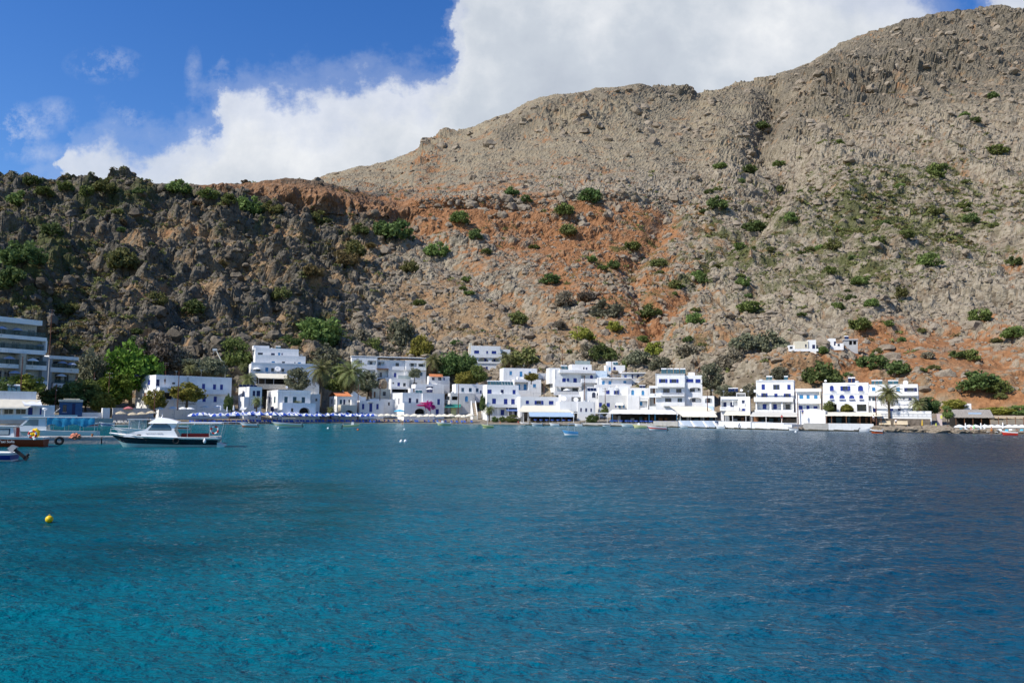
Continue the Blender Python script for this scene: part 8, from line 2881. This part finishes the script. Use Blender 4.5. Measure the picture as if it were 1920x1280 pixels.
def small_boats():
    # u of the middle, waterline row, length px, bow to the left, hull strakes (materials), extras, label
    S = [
        (466, 800.5, 31, True, [ORH, ORH, GEL, GEL], 'o', 'orange and white open motorboat by the bathing jetty'),
        (537, 801.5, 54, True, [GEL, GEL, YELH, GEL], 'bo', 'cream motorboat with sun canopy and outboards off the parasol rows'),
        (659, 803.0, 31, False, [YELH, GEL, YELH, YELH], 'co', 'pale yellow fishing boat off the orange tiled house'),
        (831, 797.5, 28, True, [YELH, YELH, YELH, GEL], 'c', 'long pale yellow boat off the cream parasols'),
        (914, 802.5, 23, True, [YELH, YELH, mat('green_hull', (0.10, 0.24, 0.08), 0.4), YELH], 'm', 'yellow and green boat with short mast off the small beach palm'),
        (1069, 816.0, 30, True, [GEL, GEL, mat('sky_blue_hull', (0.08, 0.28, 0.52), 0.4), MATS['sky_blue_hull']], 'b', 'blue and white boat with canopy floating alone off the quay'),
        (983, 796.0, 18, True, [GEL, GEL, GEL, GEL], '', 'white rowing boat at the left end of the quay'),
        (1006, 798.3, 22, True, [GEL, GEL, MATS['motor_grey'], GEL], 'o', 'grey and white boat moored below the big cream awning'),
        (1039, 798.5, 19, True, [GEL, GEL, GEL, GEL], 'o', 'white boat moored under the blue grey blinds'),
        (1084, 799.0, 14, True, [GEL, GEL, GEL, GEL], 'o', 'small white boat moored by the orange flowers'),
        (1136, 799.0, 16, True, [GEL, GEL, NAVYH, GEL], 'o', 'small white and navy boat left of the blue tables'),
        (1175, 800.0, 24, True, [GEL, GEL, GEL, AQUAH], 'o', 'white and pale green boat moored below the blue tables'),
        (1199, 802.5, 27, True, [YELH, YELH, YELH, YELH], 'c', 'yellow boat moored left of the red and white boat'),
        (1231, 806.5, 37, True, [GEL, GEL, RING, GEL], 'o', 'red and white speedboat before the stained terrace wall'),
        (1283, 801.5, 20, True, [GEL, GEL, GEL, GEL], 'o', 'white boat moored below the pale post of the sloping wall'),
        (1350, 803.5, 15, True, [GEL, GEL, GEL, GEL], 'o', 'white dinghy between sloping wall and number six wall'),
        (1487, 807.0, 18, True, [GEL, GEL, GEL, MATS['motor_grey']], 'o', 'small grey boat moored at the lower wall end'),
        (1622, 809.5, 12, False, [GEL, GEL, GEL, GEL], 'o', 'tiny white dinghy at the end of the bright white wall'),
        (1643, 812.0, 22, True, [NAVYH, ORH, NAVYH, GEL], 'o', 'dark boat with red side before the rocky shore'),
        (1892, 815.5, 28, True, [RING, RING, RING, GEL], '', 'red and white canoe at the right beach'),
        (172, 800.5, 30, False, [GEL, GEL, RING, GEL], 'o', 'white and red speedboat behind the pier near the kiosk'),
        (200, 799.0, 26, True, [GEL, GEL, BLUEH, GEL], 'o', 'white and blue speedboat behind the pier by the loungers'),
        (334, 806.0, 36, True, [BLACK, GEL, ORH, GEL], '', 'wooden rowing boat seen through the cruiser cockpit'),
    ]
    for (u, v, lpx, left, bands, ex, lab) in S:
        p = sea_point(u, v)
        L = max(2.6, lpx * p.y / FPX)
        rz = math.atan2(p.x, p.y) * -1 + (0 if left else math.pi)
        d = Vector((math.cos(rz), math.sin(rz), 0))
        t = thing('small_boat', lab, 'boat', p - d * L / 2, rz, 'small boats moored round the bay')
        ms = []
        for b in bands:
            if b not in ms:
                ms.append(b)
        H = min(1.0, 0.46 + 0.07 * L)
        hull_mesh(L, L * .36, H * 1.45, H, [ms.index(b) for b in bands], n=12, keel=-.2, floor=.12, deck=.28).build('hull', ms, t)
        mb = MB()
        for x in (.45, .68):
            mb.box((L * x, -L * .145, H - .14), (L * x + .28, L * .145, H - .06))
        mb.build('thwart', MATS['brown_wood'], t)
        if 'o' in ex:
            outboard(t, L - .05, H, 12 if lpx > 20 else 40, .85)
        if 'c' in ex:
            mb = MB()
            prism(mb, [(L * .34, H), (L * .38, H + .75), (L * .5, H + .8), (L * .54, H)], L * .2, L * .17)
            mb.build('console', GEL, t)
        if 'b' in ex:
            mb = MB()
            mb.box((L * .35, -L * .16, H + 1.35), (L * .8, L * .16, H + 1.42))
            mb.build('canopy', bands[2] if bands[2] is not YELH else AWN_C, t)
            for x in (.37, .78):
                for sg in (-1, 1):
                    pm = MB()
                    pm.tube([(L * x, sg * L * .15, H - .1), (L * x, sg * L * .15, H + 1.36)], .025, 5)
                    pm.build('canopy_post', METAL, t)
        if 'm' in ex:
            mb = MB()
            mb.tube([(L * .5, 0, H - .2), (L * .5, 0, H + 2.3)], [.05, .03], 6)
            mb.build('mast', GEL, t)
    for (u, col, lab) in ((345, YEL, 'yellow kayak pulled up left of the red kayak'), (357, SEATR, 'red kayak pulled up right of the yellow kayak')):
        q = on_ground(u, 1.5)
        mb = MB()
        L = 2.2
        prof = [(-L, .0), (-L * .8, .12), (-L * .4, .27), (0, .32), (L * .4, .27), (L * .8, .12), (L, .0)]
        n = 10
        for i, (x, r) in enumerate(prof):
            for k in range(n):
                a = 2 * math.pi * k / n
                mb.v.append((x, r * math.cos(a), .3 + r * .6 * math.sin(a) + .1 * (abs(x) / L) ** 2))
        for i in range(len(prof) - 1):
            for k in range(n):
                k2 = (k + 1) % n
                mb.f.append((i * n + k, (i + 1) * n + k, (i + 1) * n + k2, i * n + k2))
                mb.mi.append(0)
                mb.sm.append(True)
        t = thing('kayak', lab, 'kayak', q, yaw_at(u))
        mb.build('hull', col, t)
        cb = MB()
        cb.lathe([(.01, .0), (.3, .0), (.34, .05), (.3, .07), (.28, .02)], 12, (0, 0, .48))
        cb.build('cockpit', BLACK, t)


small_boats()


def buoys():
    wm = mat('white_buoy', (0.8, 0.8, 0.78), 0.4, 0.03)
    for (u, v, r, m_, lab) in ((92, 978, .125, YEL, 'yellow ball buoy in the near water'), (521.7, 804.6, .24, wm, 'white buoy off the cream canopy motorboat'), (615, 804.3, .24, wm, 'white buoy left of the pale yellow fishing boat'), (671, 807, .22, ORH, 'orange buoy right of the pale yellow fishing boat'),
                               (752, 829.5, .2, wm, 'left one of two white buoys floating together'), (760, 829, .2, wm, 'right one of two white buoys floating together'), (1492, 811, .26, wm, 'white buoy off the lower wall end'), (758, 806, .2, wm, 'small pale buoy off the central beach')):
        p = sea_point(u, v)
        t = thing('buoy', lab, 'buoy', p, 0, 'mooring buoys')
        mb = MB()
        n = 10
        mb.lathe([(max(.004, r * math.sin(math.pi * k / n)), -r * math.cos(math.pi * k / n) + r * .72) for k in range(n + 1)], 16)
        mb.build('ball', m_, t)
        eb = MB()
        eb.torus((0, 0, r * 1.8), r * .22, r * .07, 'y', 12, 6)
        eb.lathe([(r * .18, r * 1.62), (r * .18, r * 1.74), (.004, r * 1.74)], 8)
        eb.build('eye', m_ if m_ is not YEL else mat('dull_yellow', (0.5, 0.33, 0.02), 0.5), t)


buoys()
